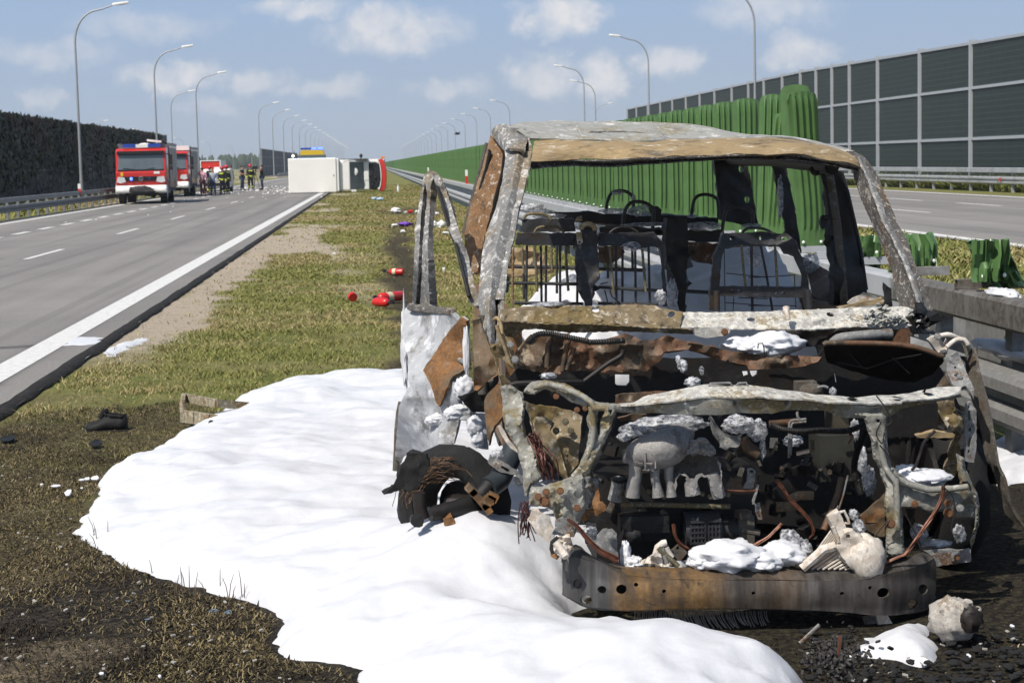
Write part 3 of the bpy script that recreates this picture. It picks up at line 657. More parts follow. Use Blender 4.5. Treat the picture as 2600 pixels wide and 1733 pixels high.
for i in range(len(PY)-1):
    a, c = PY[i], PY[i+1]; zz = [.0, 2.25+.0*a, 4.6, None]
    for r in range(3):
        z0 = zz[r]; z1a = zz[r+1] if zz[r+1] else ztop(a); z1c = zz[r+1] if zz[r+1] else ztop(c)
        MB().add([(28.0, a+.1, z0+.07), (28.0, c-.1, z0+.07), (28.0, c-.1, z1c-.07), (28.0, a+.1, z1a-.07), (28.12, a+.1, z0+.07), (28.12, c-.1, z0+.07), (28.12, c-.1, z1c-.07), (28.12, a+.1, z1a-.07)],
                 [(0, 1, 2, 3), (7, 6, 5, 4), (0, 4, 5, 1), (3, 2, 6, 7), (0, 3, 7, 4), (1, 5, 6, 2)]).build('panel', M['wire_panel'], rb)
        MB().add([(27.93, a+.1, z1a-.07), (27.93, c-.1, z1c-.07), (27.93, c-.1, z1c+.06), (27.93, a+.1, z1a+.06), (28.16, a+.1, z1a-.07), (28.16, c-.1, z1c-.07), (28.16, c-.1, z1c+.06), (28.16, a+.1, z1a+.06)],
                 [(0, 1, 2, 3), (7, 6, 5, 4), (0, 4, 5, 1), (3, 2, 6, 7), (0, 3, 7, 4), (1, 5, 6, 2)]).build('rail', M['alu'], rb)
for a in PY: MB().bbox(27.86, 28.2, a-.085, a+.085, 0, ztop(a)+.16).build('post', M['alu'], rb)
# ---------------------------------------------------------------- left noise barriers and creeper
XL = -18.5
def lbar(name, y0, y1, step, top, label):
    g = thing(name, (XL, y0, 0), label, 'noise barrier'); yy = y0
    while yy < y1-.1:
        e = min(yy+step, y1); sk = top
        for (z0, z1) in ((0, 1.75), (1.75, 3.3), (3.3, sk)):
            MB().bbox(XL-.06, XL+.06, yy+.09, e-.09, z0+.05, z1-.05).build('panel', M['panel_blue'], g)
            MB().bbox(XL-.09, XL+.09, yy+.09, e-.09, z1-.05, z1+.05).build('rail', M['galv_shaded'], g)
        yy = e
    yy = y0
    pm_ = MB().bbox(-.13, .13, -.08, .08, 0, top+.1).mesh('post', M['galv_shaded'])
    while yy < y1+.1: objm('post', pm_, g, (0, yy-y0, 0)); yy += step
    return g
lbar('noise_barrier', 74, 166, 4.0, 4.6, 'dark noise barrier under creeper on the left roadside')
lbar('noise_barrier', 306, 450, 8.0, 4.6, 'distant dark noise barrier beyond the photographers')
def leaves(name, n, seed, y0, y1, dens_lo, hi):
    g = np.random.default_rng(seed); yy = y0+(y1-y0)*g.random(n); zz = hi*g.random(n)**.62
    colm = fbm(yy, 0*yy+3, .45, 4); keep = g.random(n) < np.clip(sstep(.30, .75, zz/hi+.55*(colm-.45)*1.6)*1.0+.10, 0, 1)
    yy, zz = yy[keep], zz[keep]; k = len(yy)
    bulge = .12+.35*fbm(yy, zz, .6, 3)*np.clip(zz/hi+.25, 0, 1)
    top = zz > hi-.25; zz = zz+np.where(top, g.random(k)*.22*sstep(.35, .65, fbm(yy, 0*yy, .9, 3)), 0)
    xx = XL+.1+bulge*g.random(k)
    s = .07+.09*g.random(k); th = g.random(k)*6.283; tl = (g.random(k)-.5)*1.4
    ux = np.stack([np.sin(tl)*.6*np.ones(k), np.cos(th), np.sin(th)], 1)*s[:, None]; vx = np.stack([.35*np.cos(tl), -np.sin(th), np.cos(th)], 1)*s[:, None]
    c = np.stack([xx, yy, zz], 1); v = np.stack([c-ux, c+vx*.8, c+ux, c-vx], 1)
    me = bpy.data.meshes.new(name); me.vertices.add(k*4); me.vertices.foreach_set('co', v.ravel()); me.loops.add(k*4); me.loops.foreach_set('vertex_index', np.arange(k*4, dtype=np.int32))
    me.polygons.add(k); me.polygons.foreach_set('loop_start', np.arange(0, k*4, 4, dtype=np.int32)); me.polygons.foreach_set('loop_total', np.full(k, 4, dtype=np.int32)); me.update(calc_edges=True)
    attr(me, 'rnd', np.repeat(g.random(k), 4)); attr(me, 'red', np.repeat(sstep(.5, .7, fbm(yy, zz, .35, 3))*np.clip(zz/hi, 0, 1)**3, 4)); return me
def leaf_mat():
    m_, t, b = NT('creeper_leaves'); A = lambda nm: (lambda a: (setattr(a, 'attribute_name', nm), a.outputs['Fac'])[1])(_n(t, 'ShaderNodeAttribute'))
    o = ramp(t, A('rnd'), [(0, (.006, .011, .003)), (.8, (.016, .027, .006)), (1, (.05, .075, .014))]).outputs[0]
    o = mixc(t, mth(t, 'MULTIPLY', A('red'), .7), o, (.07, .022, .012)); t.links.new(o, b.inputs['Base Color']); b.inputs['Roughness'].default_value = .6; return m_
M['leaf'] = leaf_mat()
cm_ = leaves('creeper', 62000, 4, 74, 160, .1, 4.5); cm_.materials.append(M['leaf'])
tag(objm('creeper', cm_), 'dark creeper hanging over the left noise barrier', 'creeper', kind='stuff')
# ---------------------------------------------------------------- street lamps
def lamp_parts():
    b = MB(); b.tube([(0, 0, -.1), (0, 0, 1.2), (0, 0, 1.21), (0, 0, 8.6)], [.10, .10, .085, .055], 10)
    pole = b.mesh('pole', M['lamp_metal'], smooth=40)
    arc = [(0, 0, 8.55)] + [(1.35*(1-math.cos(a)), 0, 8.6+1.75*math.sin(a)) for a in np.linspace(0, 1.32, 8)]
    tip = arc[-1]; arc += [(tip[0]+.5, 0, tip[2]+.1), (2.15, 0, 10.62)]
    arm = MB().tube(arc, [.055]*5+[.05]*4+[.042]*(len(arc)-9), 8).mesh('arm', M['lamp_metal'], smooth=50)
    b = MB(); b.loft([[Vector((2.1+t*.85, sy*w, 10.62+t*.1+sz)) for (sy, sz) in ((-1, -.05), (1, -.05), (1, .02), (.5, .085), (-.5, .085), (-1, .02))] for t, w in ((0, .06), (.12, .13), (.75, .16), (1, .08))])
    head = b.mesh('lamp_head', M['lamp_head'], smooth=30)
    lens = MB().box((2.6, 0, 10.62), (.5, .2, .03), ry=-.1).mesh('lens', M['white'])
    return pole, arm, head, lens
LP = lamp_parts()
def lamp(x, y, s, flip, label, group, parts=True):
    o = thing('street_lamp', (x, y, 0), label, 'street lamp', group, rz=math.pi if flip else 0)
    o.scale = (s, s, s)
    for nm, me in zip(('pole', 'arm', 'lamp_head', 'lens'), LP): objm(nm, me, o)
    return o
GL = 'street lamps along the left roadside'; GR = 'street lamps beyond the opposite carriageway'
lamp(-16, 30, 1.0, False, 'street lamp outside the left picture edge, only its shadow shows', GL)
lamp(-16, 101.8, 1.0, False, 'tallest curved street lamp at left, before the creeper wall', GL)
lamp(-16, 137.9, 1.0, False, 'street lamp rising right behind the nearer fire engine', GL)
lamp(-16, 169.8, .97, False, 'street lamp rising above the second fire engine', GL)
lamp(-23.4, 217, 1.0, False, 'thin street lamp set farther back between two taller lamps', GL)
for k in range(22):
    lamp(-16, 262+35.6*k, 1.0, False, 'first lamp right of the photographers, at the noise barrier end' if k == 0 else ('second lamp of the row above the far left noise barrier' if k == 1 else 'small distant lamp in the left row toward the horizon'), GL if k < 2 else 'distant lamps of the left row')
for (X, Y, i) in ((-51, 340, 0), (-51, 418, 0), (-56, 549, 0), (-56, 640, 0), (-56, 740, 0), (-56, 855, 0)):
    lamp(X, Y, 1.0, X == -51 and Y == 418 or Y > 500, {340: 'lamp tip poking over the creeper wall', 418: 'small lamp at the creeper wall end, arm pointing left'}.get(Y, 'tiny lamp on the side road before the forest'), 'lamps on the side road')
lamp(24.3, 66.3, 1.16, True, 'thick lamp pole at the right picture edge', GR)
lamp(24.3, 115, 1.16, True, 'lamp pole right of centre whose head is above the frame', GR)
lamp(24.3, 159.7, 1.16, True, 'curved lamp behind the green blades, largest with its head in view', GR)
lamp(24.3, 208.7, 1.16, True, 'curved lamp above the middle of the wreck roof', GR)
lamp(30.5, 249, 1.16, True, 'lower curved lamp just right of another over the wreck roof', GR)
lamp(43, 351, 1.16, False, 'small lamp over the wreck roof with its arm pointing right', GR)
for k in range(22):
    Y = (323, 376, 426, 480, 538)[k] if k < 5 else 538+54*(k-4)
    lamp(24.3, Y, 1.16+min(.1, .02*k), True, 'nearest lamp left of the wreck roof in the right row' if k == 0 else ('second lamp left of the wreck roof in the right row' if k == 1 else 'small distant lamp in the right row toward the horizon'), GR if k < 2 else 'distant lamps of the right row')
# ---------------------------------------------------------------- far wood (reads as one mass)
def forest():
    b = MB(); g = random.Random(5)
    for i in range(230):
        x = g.uniform(-190, -30); y = g.uniform(980, 1160); h = g.uniform(6.0, 9.5); con = g.random() < .55
        r = h*(.17 if con else .3)
        rings = []
        for j in range(7):
            t = j/6; rr = r*((1-t)**.8+.03) if con else r*math.sin(math.pi*(.12+.83*t))
            rings.append([(x+rr*(1+.45*g.uniform(-1, 1))*math.cos(a), y+rr*math.sin(a), .5+h*t*(.95+.06*g.random())) for a in np.linspace(0, 5.4, 7)])
        b.loft(rings)
    return b
M['tree'] = mat('far_tree_crowns', (.030, .05, .016), .9, 0, .5, .25)
tag(forest().build('forest', M['tree']), 'dark mixed wood on the left horizon', 'forest', kind='stuff')
# ================================================================ burnt-out van
def burnt(name, dark, mid, light, rust, kl=.5, kr=.5, s=9, metal=.15, rough=.75, flake=.0, stretch=(1, 1, 1), bump=.35):
    """charred sheet metal: soot, bare metal, pale ash and rust in irregular patches of their own."""
    m_, t, b = NT(name); v = coords(t, stretch, True)
    a = noise_(t, v, s*1.35, 10, .72, .12); c = noise_(t, v, s*.6, 9, .68, .2); f = noise_(t, v, s*9, 6, .78); g = noise_(t, v, s*3.2, 9, .74, .25)
    o = ramp(t, a, [(.30, dark), (.42, mid), (.56, mid), (.68, light)]).outputs[0]
    o = mixc(t, ramp(t, c, [(.60-.25*kr, 0), (.66-.2*kr, 1)]).outputs[0], o, ramp(t, f, [(.3, tuple(x*.45 for x in rust)), (.7, rust)]).outputs[0])
    o = mixc(t, ramp(t, g, [(.61-.22*kl, 0), (.69-.22*kl, .85)]).outputs[0], o, light)
    o = mixc(t, ramp(t, noise_(t, v, s*1.9, 9, .75, .15), [(.56, 0), (.64, .7)]).outputs[0], o, dark)
    if flake: o = mixc(t, ramp(t, noise_(t, v, s*9, 4, .8), [(.60-flake*.1, 0), (.64-flake*.1, 1)]).outputs[0], o, (.55, .53, .50))
    o = mixc(t, .6, o, ramp(t, f, [(.28, .7), (.72, 1.25)]).outputs[0], 'MULTIPLY')
    t.links.new(o, b.inputs['Base Color']); b.inputs['Roughness'].default_value = rough; b.inputs['Metallic'].default_value = metal
    bump_(t, b, mth(t, 'ADD', a, mth(t, 'MULTIPLY', f, .4)), bump, .012); return m_
SOOT = (.010, .0095, .009); CHAR = (.03, .028, .027); GREY = (.16, .165, .17); PALE = (.50, .485, .455); ASH = (.62, .61, .59)
RUST = (.20, .085, .03); OCHRE = (.30, .19, .075); CREAM = (.58, .49, .37)
V = dict(
    ash=burnt('ash_grey_metal', (.03, .029, .028), (.185, .182, .175), (.60, .585, .56), (.27, .22, .15), .30, .28, 6, flake=.04),
    ashdark=burnt('charred_pillar', (.016, .015, .014), (.085, .078, .07), (.46, .42, .36), (.14, .09, .05), .2, .35, 9, flake=.04),
    roof=burnt('burnt_roof', (.14, .145, .145), (.31, .305, .275), (.68, .66, .62), (.34, .30, .205), .24, .45, 4.2, stretch=(1, .6, 1.6)),
    ochre=burnt('heat_tinted_roof_edge', (.045, .037, .03), (.28, .205, .11), (.62, .57, .48), (.38, .275, .14), .16, .5, 6, stretch=(.4, 1, 1.8)),
    cowl=burnt('charred_cowl', (.02, .018, .015), (.165, .125, .07), (.50, .455, .37), (.21, .15, .055), .25, .42, 7),
    cowlpale=burnt('ash_cowl', (.10, .10, .095), (.36, .35, .32), (.60, .58, .52), (.38, .31, .2), .6, .3, 9, flake=.2),
    pale=burnt('burnt_galvanised_frame', (.04, .037, .032), (.24, .235, .205), (.52, .51, .46), (.24, .19, .095), .22, .42, 8),
    bulk=burnt('rusty_bulkhead', (.014, .012, .010), (.085, .058, .036), (.34, .28, .2), (.17, .082, .04), .12, .5, 7, rough=.65),
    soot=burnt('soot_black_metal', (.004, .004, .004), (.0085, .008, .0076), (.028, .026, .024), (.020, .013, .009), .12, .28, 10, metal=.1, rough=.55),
    seat=burnt('charred_seat_steel', (.014, .014, .0145), (.032, .032, .034), (.08, .08, .083), (.06, .038, .023), .2, .2, 14, metal=.2, rough=.5),
    rod=burnt('heat_tinted_rod', (.035, .032, .022), (.12, .105, .06), (.3, .27, .19), (.2, .14, .06), .35, .4, 25),
    beam=burnt('heat_tinted_bumper_beam', (.018, .018, .019), (.052, .050, .049), (.19, .19, .19), (.21, .115, .035), .05, .42, 4.2, metal=.3, rough=.5, stretch=(1, 1, .5)),
    door=burnt('blistered_door_skin', (.10, .10, .102), (.36, .37, .385), (.64, .65, .67), (.22, .21, .195), .32, .3, 3.2, metal=0),
    rust=burnt('rusty_door_skin', (.03, .027, .023), (.12, .085, .05), (.26, .24, .2), (.26, .125, .042), .12, .65, 6),
    bpil=burnt('rusty_pillar', (.045, .036, .03), (.20, .125, .065), (.55, .50, .43), (.24, .125, .05), .25, .6, 12),
    rubber=burnt('charred_rubber', (.004, .004, .004), (.008, .008, .008), (.02, .019, .018), (.012, .009, .007), .1, .2, 12, metal=0, rough=.9, bump=.8),
    alu=burnt('melted_aluminium', (.10, .095, .09), (.235, .225, .215), (.36, .345, .33), (.20, .185, .17), .3, .2, 16, metal=.35, rough=.6),
    cream=burnt('baked_cream_metal', (.28, .25, .21), (.52, .46, .39), (.68, .64, .58), (.50, .34, .21), .5, .25, 9, metal=.05),
    steel=burnt('grey_steel_bracket', (.06, .06, .058), (.20, .2, .195), (.40, .4, .38), (.2, .12, .07), .3, .25, 18, metal=.3),
    fine=burnt('brown_grey_fender_edge', (.03, .028, .024), (.085, .075, .06), (.2, .185, .16), (.10, .07, .045), .2, .3, 16),
)
def beam_mat():
    m_, t, b = NT('heat_tinted_bumper_beam'); v = coords(t, world_=True); s_ = _n(t, 'ShaderNodeSeparateXYZ'); t.links.new(v, s_.inputs[0])
    st = noise_(t, coords(t, (9, 3, .9), True), 3.2, 6, .6, .3); big = noise_(t, v, 5, 5, .6, .5); f = noise_(t, v, 60, 5, .7)
    base = ramp(t, st, [(.3, (.022, .022, .023)), (.5, (.05, .049, .048)), (.7, (.11, .108, .105))]).outputs[0]
    rb_ = _n(t, 'ShaderNodeValToRGB'); e = rb_.color_ramp.elements; e[0].position = 0; e[0].color = (.0,)*3+(1,); e[1].position = 1; e[1].color = (.1,)*3+(1,)
    for p_, c_ in ((.10, .0), (.15, 1.0), (.36, .85), (.45, .15), (.6, .35), (.66, .08)): q = e.new(p_); q.color = (c_,)*3+(1,)
    mr_ = _n(t, 'ShaderNodeMapRange'); t.links.new(s_.outputs[0], mr_.inputs[0]); mr_.inputs[1].default_value = .65; mr_.inputs[2].default_value = 1.97; t.links.new(mr_.outputs[0], rb_.inputs[0])
    k = mth(t, 'MULTIPLY', rb_.outputs[0], ramp(t, mth(t, 'ADD', mth(t, 'MULTIPLY', st, .5), mth(t, 'MULTIPLY', big, .5)), [(.38, .1), (.55, 1)]).outputs[0])
    o = mixc(t, k, base, ramp(t, f, [(.3, (.12, .062, .02)), (.7, (.25, .145, .05))]).outputs[0])
    o = mixc(t, ramp(t, noise_(t, v, 14, 7, .7, .6), [(.60, 0), (.66, .8)]).outputs[0], o, (.016, .015, .015))
    t.links.new(o, b.inputs['Base Color']); b.inputs['Roughness'].default_value = .55; b.inputs['Metallic'].default_value = .25; bump_(t, b, f, .2, .006); return m_
V['beam'] = beam_mat()
V['copper'] = mat('bare_copper_wire', (.13, .05, .028), .5, .35, .5, 30)
V['blackwire'] = mat('burnt_wire', (.016, .013, .012), .6, .2, .4, 30)
V['boltrust'] = mat('rusty_bolt', (.17, .08, .036), .7, .2, .3, 60)
V['boltgrey'] = mat('grey_bolt', (.36, .35, .33), .5, .5, .2, 60)
van = thing('burnt_van', (1.38, 7.2, 0), 'burnt out van shell without glass, bonnet or paint standing in foam', 'van')
# windows of the photograph used as rulers: (x offset, y offset), 4.706 ruler units to a photo pixel
WIN = dict(A=(1000, 300), B=(1000, 600), C=(1000, 900), D=(1000, 1150), E=(1450, 300), F=(1450, 600), G=(1450, 900), H=(1450, 1200),
           I=(1900, 300), J=(1900, 600), K=(1900, 900), L=(1900, 1200), M=(2100, 560), N=(2100, 850), O=(2100, 1150), Q=(2100, 1400), Z=(0, 0))
def pt(s):
    """'A 10,20 30,40 B 5,6' -> list of photo pixels"""
    out = []; w = None
    for tok in s.split():
        if tok in WIN: w = tok
        else:
            a, c = tok.split(','); k = 1.0 if w == 'Z' else 4.706
            out.append((WIN[w][0]+float(a)/k, WIN[w][1]+float(c)/k))
    return out
def yfun(spec):
    if callable(spec): return spec
    if isinstance(spec, (int, float)): return lambda x, y: spec
    P = [(a, c, d) for a, c, d in spec]
    def f(x, y):
        sw = s = 0
        for a, c, d in P:
            w = 1/(((x-a)**2+(y-c)**2)+60); s += w*d; sw += w
        return s/sw
    return f
def resample(P, step, closed=True):
    out = []; n = len(P)
    for i in range(n if closed else n-1):
        a, c = P[i], P[(i+1) % n]; L_ = math.hypot(c[0]-a[0], c[1]-a[1]); k = max(1, int(L_/step))
        for j in range(k): out.append((a[0]+(c[0]-a[0])*j/k, a[1]+(c[1]-a[1])*j/k))
    if not closed: out.append(P[-1])
    return out
def inpoly(P, x, y):
    r = False; n = len(P)
    for i in range(n):
        ax, ay = P[i]; bx, by = P[(i+1) % n]
        if (ay > y) != (by > y) and x < (bx-ax)*(y-ay)/(by-ay+1e-12)+ax: r = not r
    return r
def ell(cx, cy, rx, ry, n=12, rot=0): return [(cx+rx*math.cos(a)*math.cos(rot)-ry*math.sin(a)*math.sin(rot), cy+rx*math.cos(a)*math.sin(rot)+ry*math.sin(a)*math.cos(rot)) for a in [2*math.pi*i/n for i in range(n)]]
_sid = [0]
def sheet(name, outline, Y, matr, parent=None, holes=(), thick=.006, step=9, dent=.012, freq=.02, rough=1.2, smooth=50, flange=0, fpx=10):
    """sheet metal with its own depth, dents and thickness, cut to an outline, with real holes."""
    parent = parent or van
    P = pt(outline) if isinstance(outline, str) else outline
    _sid[0] += 1; sd0 = _sid[0]*3.17; r_ = random.Random(sd0)
    P = resample(P, step)
    P = [(x+r_.uniform(-1, 1)*rough, y+r_.uniform(-1, 1)*rough) for x, y in P]
    H_ = [resample(h, max(2.5, step*.6)) for h in holes]
    verts = list(P); edges = [(i, (i+1) % len(P)) for i in range(len(P))]
    for h in H_:
        b0 = len(verts); verts += h; edges += [(b0+i, b0+(i+1) % len(h)) for i in range(len(h))]
    xs = [p[0] for p in P]; ys = [p[1] for p in P]
    x = min(xs)+step*.5; row = 0
    gy_ = np.arange(min(ys)+step*.5, max(ys), step*.87)
    for yy in gy_:
        row += 1
        for xx in np.arange(min(xs)+step*(.5 if row % 2 else 0), max(xs), step):
            q = (xx+r_.uniform(-1, 1)*step*.2, yy+r_.uniform(-1, 1)*step*.2)
            if inpoly(P, *q) and not any(inpoly(h, *q) for h in H_):
                if min((q[0]-a)**2+(q[1]-c)**2 for a, c in verts[:len(P)]) > (step*.4)**2: verts.append(q)
    co, _, tri, *_ = delaunay_2d_cdt([Vector(v) for v in verts], edges, [], 0, 1e-4)
    F_ = yfun(Y); f3 = []
    for c in co:
        n = mnoise.noise(Vector((c.x*freq, c.y*freq, sd0)))+.5*mnoise.noise(Vector((c.x*freq*2.6, c.y*freq*2.6, sd0+9)))
        e = 0
        if flange:
            dd = 1e9
            for i in range(len(P)):
                ax, ay = P[i]; bx, by = P[(i+1) % len(P)]; ex, ey = bx-ax, by-ay; tt = max(0, min(1, ((c.x-ax)*ex+(c.y-ay)*ey)/(ex*ex+ey*ey+1e-9)))
                dd = min(dd, (c.x-ax-ex*tt)**2+(c.y-ay-ey*tt)**2)
            q = max(0, 1-math.sqrt(dd)/fpx); e = flange*q*q
        f3.append(U(c.x, c.y, F_(c.x, c.y)+dent*n+e))
    T = []
    for a in tri:
        cx = sum(co[i].x for i in a)/len(a); cy = sum(co[i].y for i in a)/len(a)
        if inpoly(P, cx, cy) and not any(inpoly(h, cx, cy) for h in H_): T.append(tuple(a))
    b = MB(); b.add(f3, T)
    o = b.build(name, matr if not isinstance(matr, str) else V[matr], parent, smooth=smooth)
    # drop unused vertices
    bm = bmesh.new(); bm.from_mesh(o.data); lo = [v for v in bm.verts if not v.link_faces]; bmesh.ops.delete(bm, geom=lo, context='VERTS')
    bmesh.ops.recalc_face_normals(bm, faces=bm.faces)
    up = sum((f.normal.y*f.calc_area() for f in bm.faces), 0)
    if up > 0: bmesh.ops.reverse_faces(bm, faces=bm.faces)
    bm.to_mesh(o.data); bm.free()
    md = o.modifiers.new('thickness', 'SOLIDIFY'); md.thickness = thick; md.offset = -1
    md = o.modifiers.new('crisp', 'EDGE_SPLIT'); md.split_angle = R_(32)
    if smooth:
        o.data.polygons.foreach_set('use_smooth', [True]*len(o.data.polygons))
    return o
def crom(P, n):
    P = [Vector(p) for p in P]; out = []; k = len(P)-1
    L_ = [0]
    for i in range(k): L_.append(L_[-1]+(P[i+1]-P[i]).length)
    for j in range(n):
        d = L_[-1]*j/(n-1); i = 0
        while i < k-1 and L_[i+1] < d: i += 1
        t = (d-L_[i])/max(1e-9, L_[i+1]-L_[i]); p0 = P[max(0, i-1)]; p1 = P[i]; p2 = P[i+1]; p3 = P[min(k, i+2)]
        out.append(.5*((2*p1)+(p2-p0)*t+(2*p0-5*p1+4*p2-p3)*t*t+(3*p1-p0-3*p2+p3)*t*t*t))
    return out
def lin(P, m):
    P = [Vector(p) for p in P]; return [P[i].lerp(P[i+1], j/m) for i in range(len(P)-1) for j in range(m)]+[P[-1]]
def skin(name, rows, matr, parent=None, n=40, sub=6, thick=.006, dent=.008, freq=7.0, smooth=50, close=False, crisp=0):
    """surface through rows of 3-D points, densified and dented."""
    parent = parent or van; _sid[0] += 1; sd0 = _sid[0]*5.1
    R = [crom(r, n) for r in rows] if not crisp else [lin(r, crisp) for r in rows]; n = len(R[0]); cols = [crom([R[i][j] for i in range(len(R))], (len(R)-1)*sub+1) for j in range(n)]
    k = len(cols[0]); g = [[cols[j][i] for j in range(n)] for i in range(k)]
    for i in range(k):
        for j in range(n):
            p = g[i][j]; d = mnoise.noise_vector(p*freq+Vector((sd0, 0, 0)))*dent + mnoise.noise_vector(p*freq*3.1+Vector((0, sd0, 0)))*dent*.4; g[i][j] = p+d
    b = MB(); b.loft(g, closed=close, cap=False); o = b.build(name, V[matr], parent, smooth=smooth)
    md = o.modifiers.new('thickness', 'SOLIDIFY'); md.thickness = thick; md.offset = 0
    md = o.modifiers.new('crisp', 'EDGE_SPLIT'); md.split_angle = R_(32)
    o.data.polygons.foreach_set('use_smooth', [True]*len(o.data.polygons))
    return o
def up3(s, Y): 
    P = pt(s); 
    if isinstance(Y, (int, float)): Y = [Y]*len(P)
    if len(Y) == 2 and len(P) > 2: Y = [Y[0]+(Y[1]-Y[0])*i/(len(P)-1) for i in range(len(P))]
    return [U(x, y, yy) for (x, y), yy in zip(P, Y)]
def bar(name, s, Y, r, matr, parent=None, n=8, dense=0, jitter=0, flat=None, ribs=0):
    P = up3(s, Y)
    if dense: P = crom(P, dense)
    if jitter: P = [p+mnoise.noise_vector(p*9)*jitter for p in P]
    if ribs: r = [r*(1.0 if i % 2 else .74) for i in range(len(P))]
    b = MB(); b.tube(P, r, n, flat=flat); return b.build(name, V[matr] if isinstance(matr, str) else matr, parent or van, smooth=60 if not ribs else 20)
def bolt(x, y, Y, r=.010, m_='boltrust', parent=None, name='bolt'):
    c = U(x, y, Y); b = MB(); b.cyl(c+Vector((0, .004, 0)), c-Vector((0, .003, 0)), r*1.1, 12); b.cyl(c-Vector((0, .003, 0)), c-Vector((0, .012, 0)), r*.75, 6)
    return b.build(name, V[m_], parent or van, smooth=30)
def zp(w, x, y): return (WIN[w][0]+x/4.706, WIN[w][1]+y/4.706)
def blob(name, x, y, Y, rx, rz, ry=None, amp=.35, parent=None, seed=1, matr=None, nu=36, nv=24):
    c = U(x, y, Y); b = MB(); s = Y/FPX
    b.ball(c, (rx*s, ry if ry else rx*s*.7, rz*s), nu, nv, amp, seed)
    return b.build(name, matr or M['foam'], parent, smooth=90)

# ---- roof
Y0 = 8.05
hdr0 = up3('A 1600,600 E 0,572 700,562 1450,505 1900,492 2353,490 I 700,520 1000,560 1250,610 1345,680', [8.02]*2+[7.98]*6+[8.0, 8.02])
hdr1 = up3('A 1640,515 E 0,500 700,490 1450,450 1900,440 2353,430 I 550,432 1000,508 1240,545 1320,590', [8.0]*2+[7.94]*6+[7.97, 8.0])
hdr2 = up3('A 1680,275 1900,250 E 0,265 700,285 1300,258 2000,250 2353,235 I 500,250 800,320 1190,410', [8.14]*2+[8.10]*6+[8.1, 8.06])
sil = up3('A 1400,92 1600,52 2050,50 E 700,60 1200,72 1700,120 2000,180 2353,212 I 600,232 820,300 1190,385', [8.35, 8.7, 9.0, 9.0, 8.9, 8.7, 8.55, 8.4, 8.4, 8.35, 8.3])
hdr2b = up3('A 1600,250 1900,245 E 0,262 700,282 1300,255 2000,247 2353,232 I 500,247 800,316 1190,404', 8.13)
rear = [Vector((.82+1.36*i/7, 10.9, min(p.z, 1.9)-.05)) for i, p in enumerate(crom(sil, 8))]
mid_ = [Vector((.76+1.42*i/7, 9.9, p.z-.005)) for i, p in enumerate(crom(sil, 8))]
skin('roof_header', [hdr1, [a*.55+b_*.45+Vector((0, -.03, .012)) for a, b_ in zip(crom(hdr1, 10), crom(hdr2, 10))], hdr2], 'ochre', n=60, sub=5, dent=.01)
skin('windscreen_header_lip', [hdr0, [p+Vector((0, .02, .008)) for p in hdr0], [p+Vector((0, .03, -.004)) for p in crom(hdr1, 10)], hdr1], 'ashdark', n=60, sub=3, dent=.006)
roof = skin('roof', [hdr2b, sil, mid_, rear], 'roof', n=56, sub=7, dent=.010, freq=5)
# roof cross ribs / creases
for q in ('A 1480,88 1530,150 1600,245', 'E 40,66 90,130 150,255', 'E 530,66 600,160 700,275', 'E 960,72 1030,150 1120,255', 'E 1480,108 1520,170 1560,240'): bar('roof_seam', q, [8.88, 8.5, 8.16], .007, 'roof', roof, n=6, dense=10)
for q in ('A 1560,165 1750,170 2000,178 E 0,195 140,190', 'E 150,180 350,175 450,230', 'E 230,160 600,160 1100,190 1500,190'): bar('roof_seam', q, 8.42, .004, 'ash', roof, n=5, dense=16)
# ---- left A pillar, roof rail
def rings(levels, Ys, prof):
    R = []
    for (y, xs), Yv in zip(levels, Ys):
        R.append([U(x, y, Yv+d) for x, d in zip(xs, prof)])
    return R
lev = [(326, (1262, 1290, 1310, 1322, 1332)), (352, (1273, 1305, 1326, 1332, 1342)), (385, (1283, 1316, 1330, 1336, 1348)), (450, (1278, 1305, 1318, 1323, 1338)), (520, (1261, 1290, 1305, 1309, 1320)), (600, (1234, 1268, 1289, 1293, 1304)),
       (680, (1222, 1254, 1272, 1277, 1287)), (760, (1217, 1243, 1256, 1261, 1279)), (820, (1226, 1243, 1252, 1258, 1272)), (872, (1238, 1247, 1253, 1258, 1262))]
Ys = [8.2, 8.12, 8.04, 7.92, 7.78, 7.64, 7.5, 7.37, 7.3, 7.24]
R5 = rings(lev, Ys, (.06, -.01, .012, .07, .0))
skin('a_pillar', R5, 'ash', sub=5, thick=.008, dent=.005, freq=16, crisp=4)
R6 = rings([(y, (xs[3]-3, xs[3], xs[4], xs[4]+2)) for y, xs in lev[2:8]], Ys[2:8], (.03, .005, .0, .05))
skin('windscreen_flange', R6, 'ash', sub=5, thick=.006, dent=.005, freq=18, crisp=3)
skin('roof_rail', [up3('A 1165,205 1205,112 1300,86 1400,104 1590,262', [8.45, 8.4, 8.35, 8.3, 8.12]), up3('A 1205,225 1290,200 1400,190 1500,240 1582,330', [8.40, 8.25, 8.18, 8.12, 8.05]), up3('A 1330,405 1360,380 1420,380 1500,390 1560,430', [8.15, 8.05, 8.02, 8.0, 8.0])], 'ash', n=24, sub=6, dent=.006, thick=.012)
sheet('b_pillar', 'A 1155,205 1215,240 1330,400 1312,560 1240,870 1120,1260 1050,1567 B 1030,300 1000,420 940,440 890,300 860,140 880,60 A 850,1540 845,1380 900,1100 960,900 1060,560 1120,330', lambda x, y: 8.5-(y-340)*.0006+(1225-x)*.0012, 'bpil', holes=[pt('A 1132,368 1166,392 1132,500 1112,490')], thick=.03, step=8, dent=.012)
bar('pillar_edge', 'A 1128,300 1075,520 985,850 905,1150 850,1390', [8.52]*5, .016, 'fine', n=6)
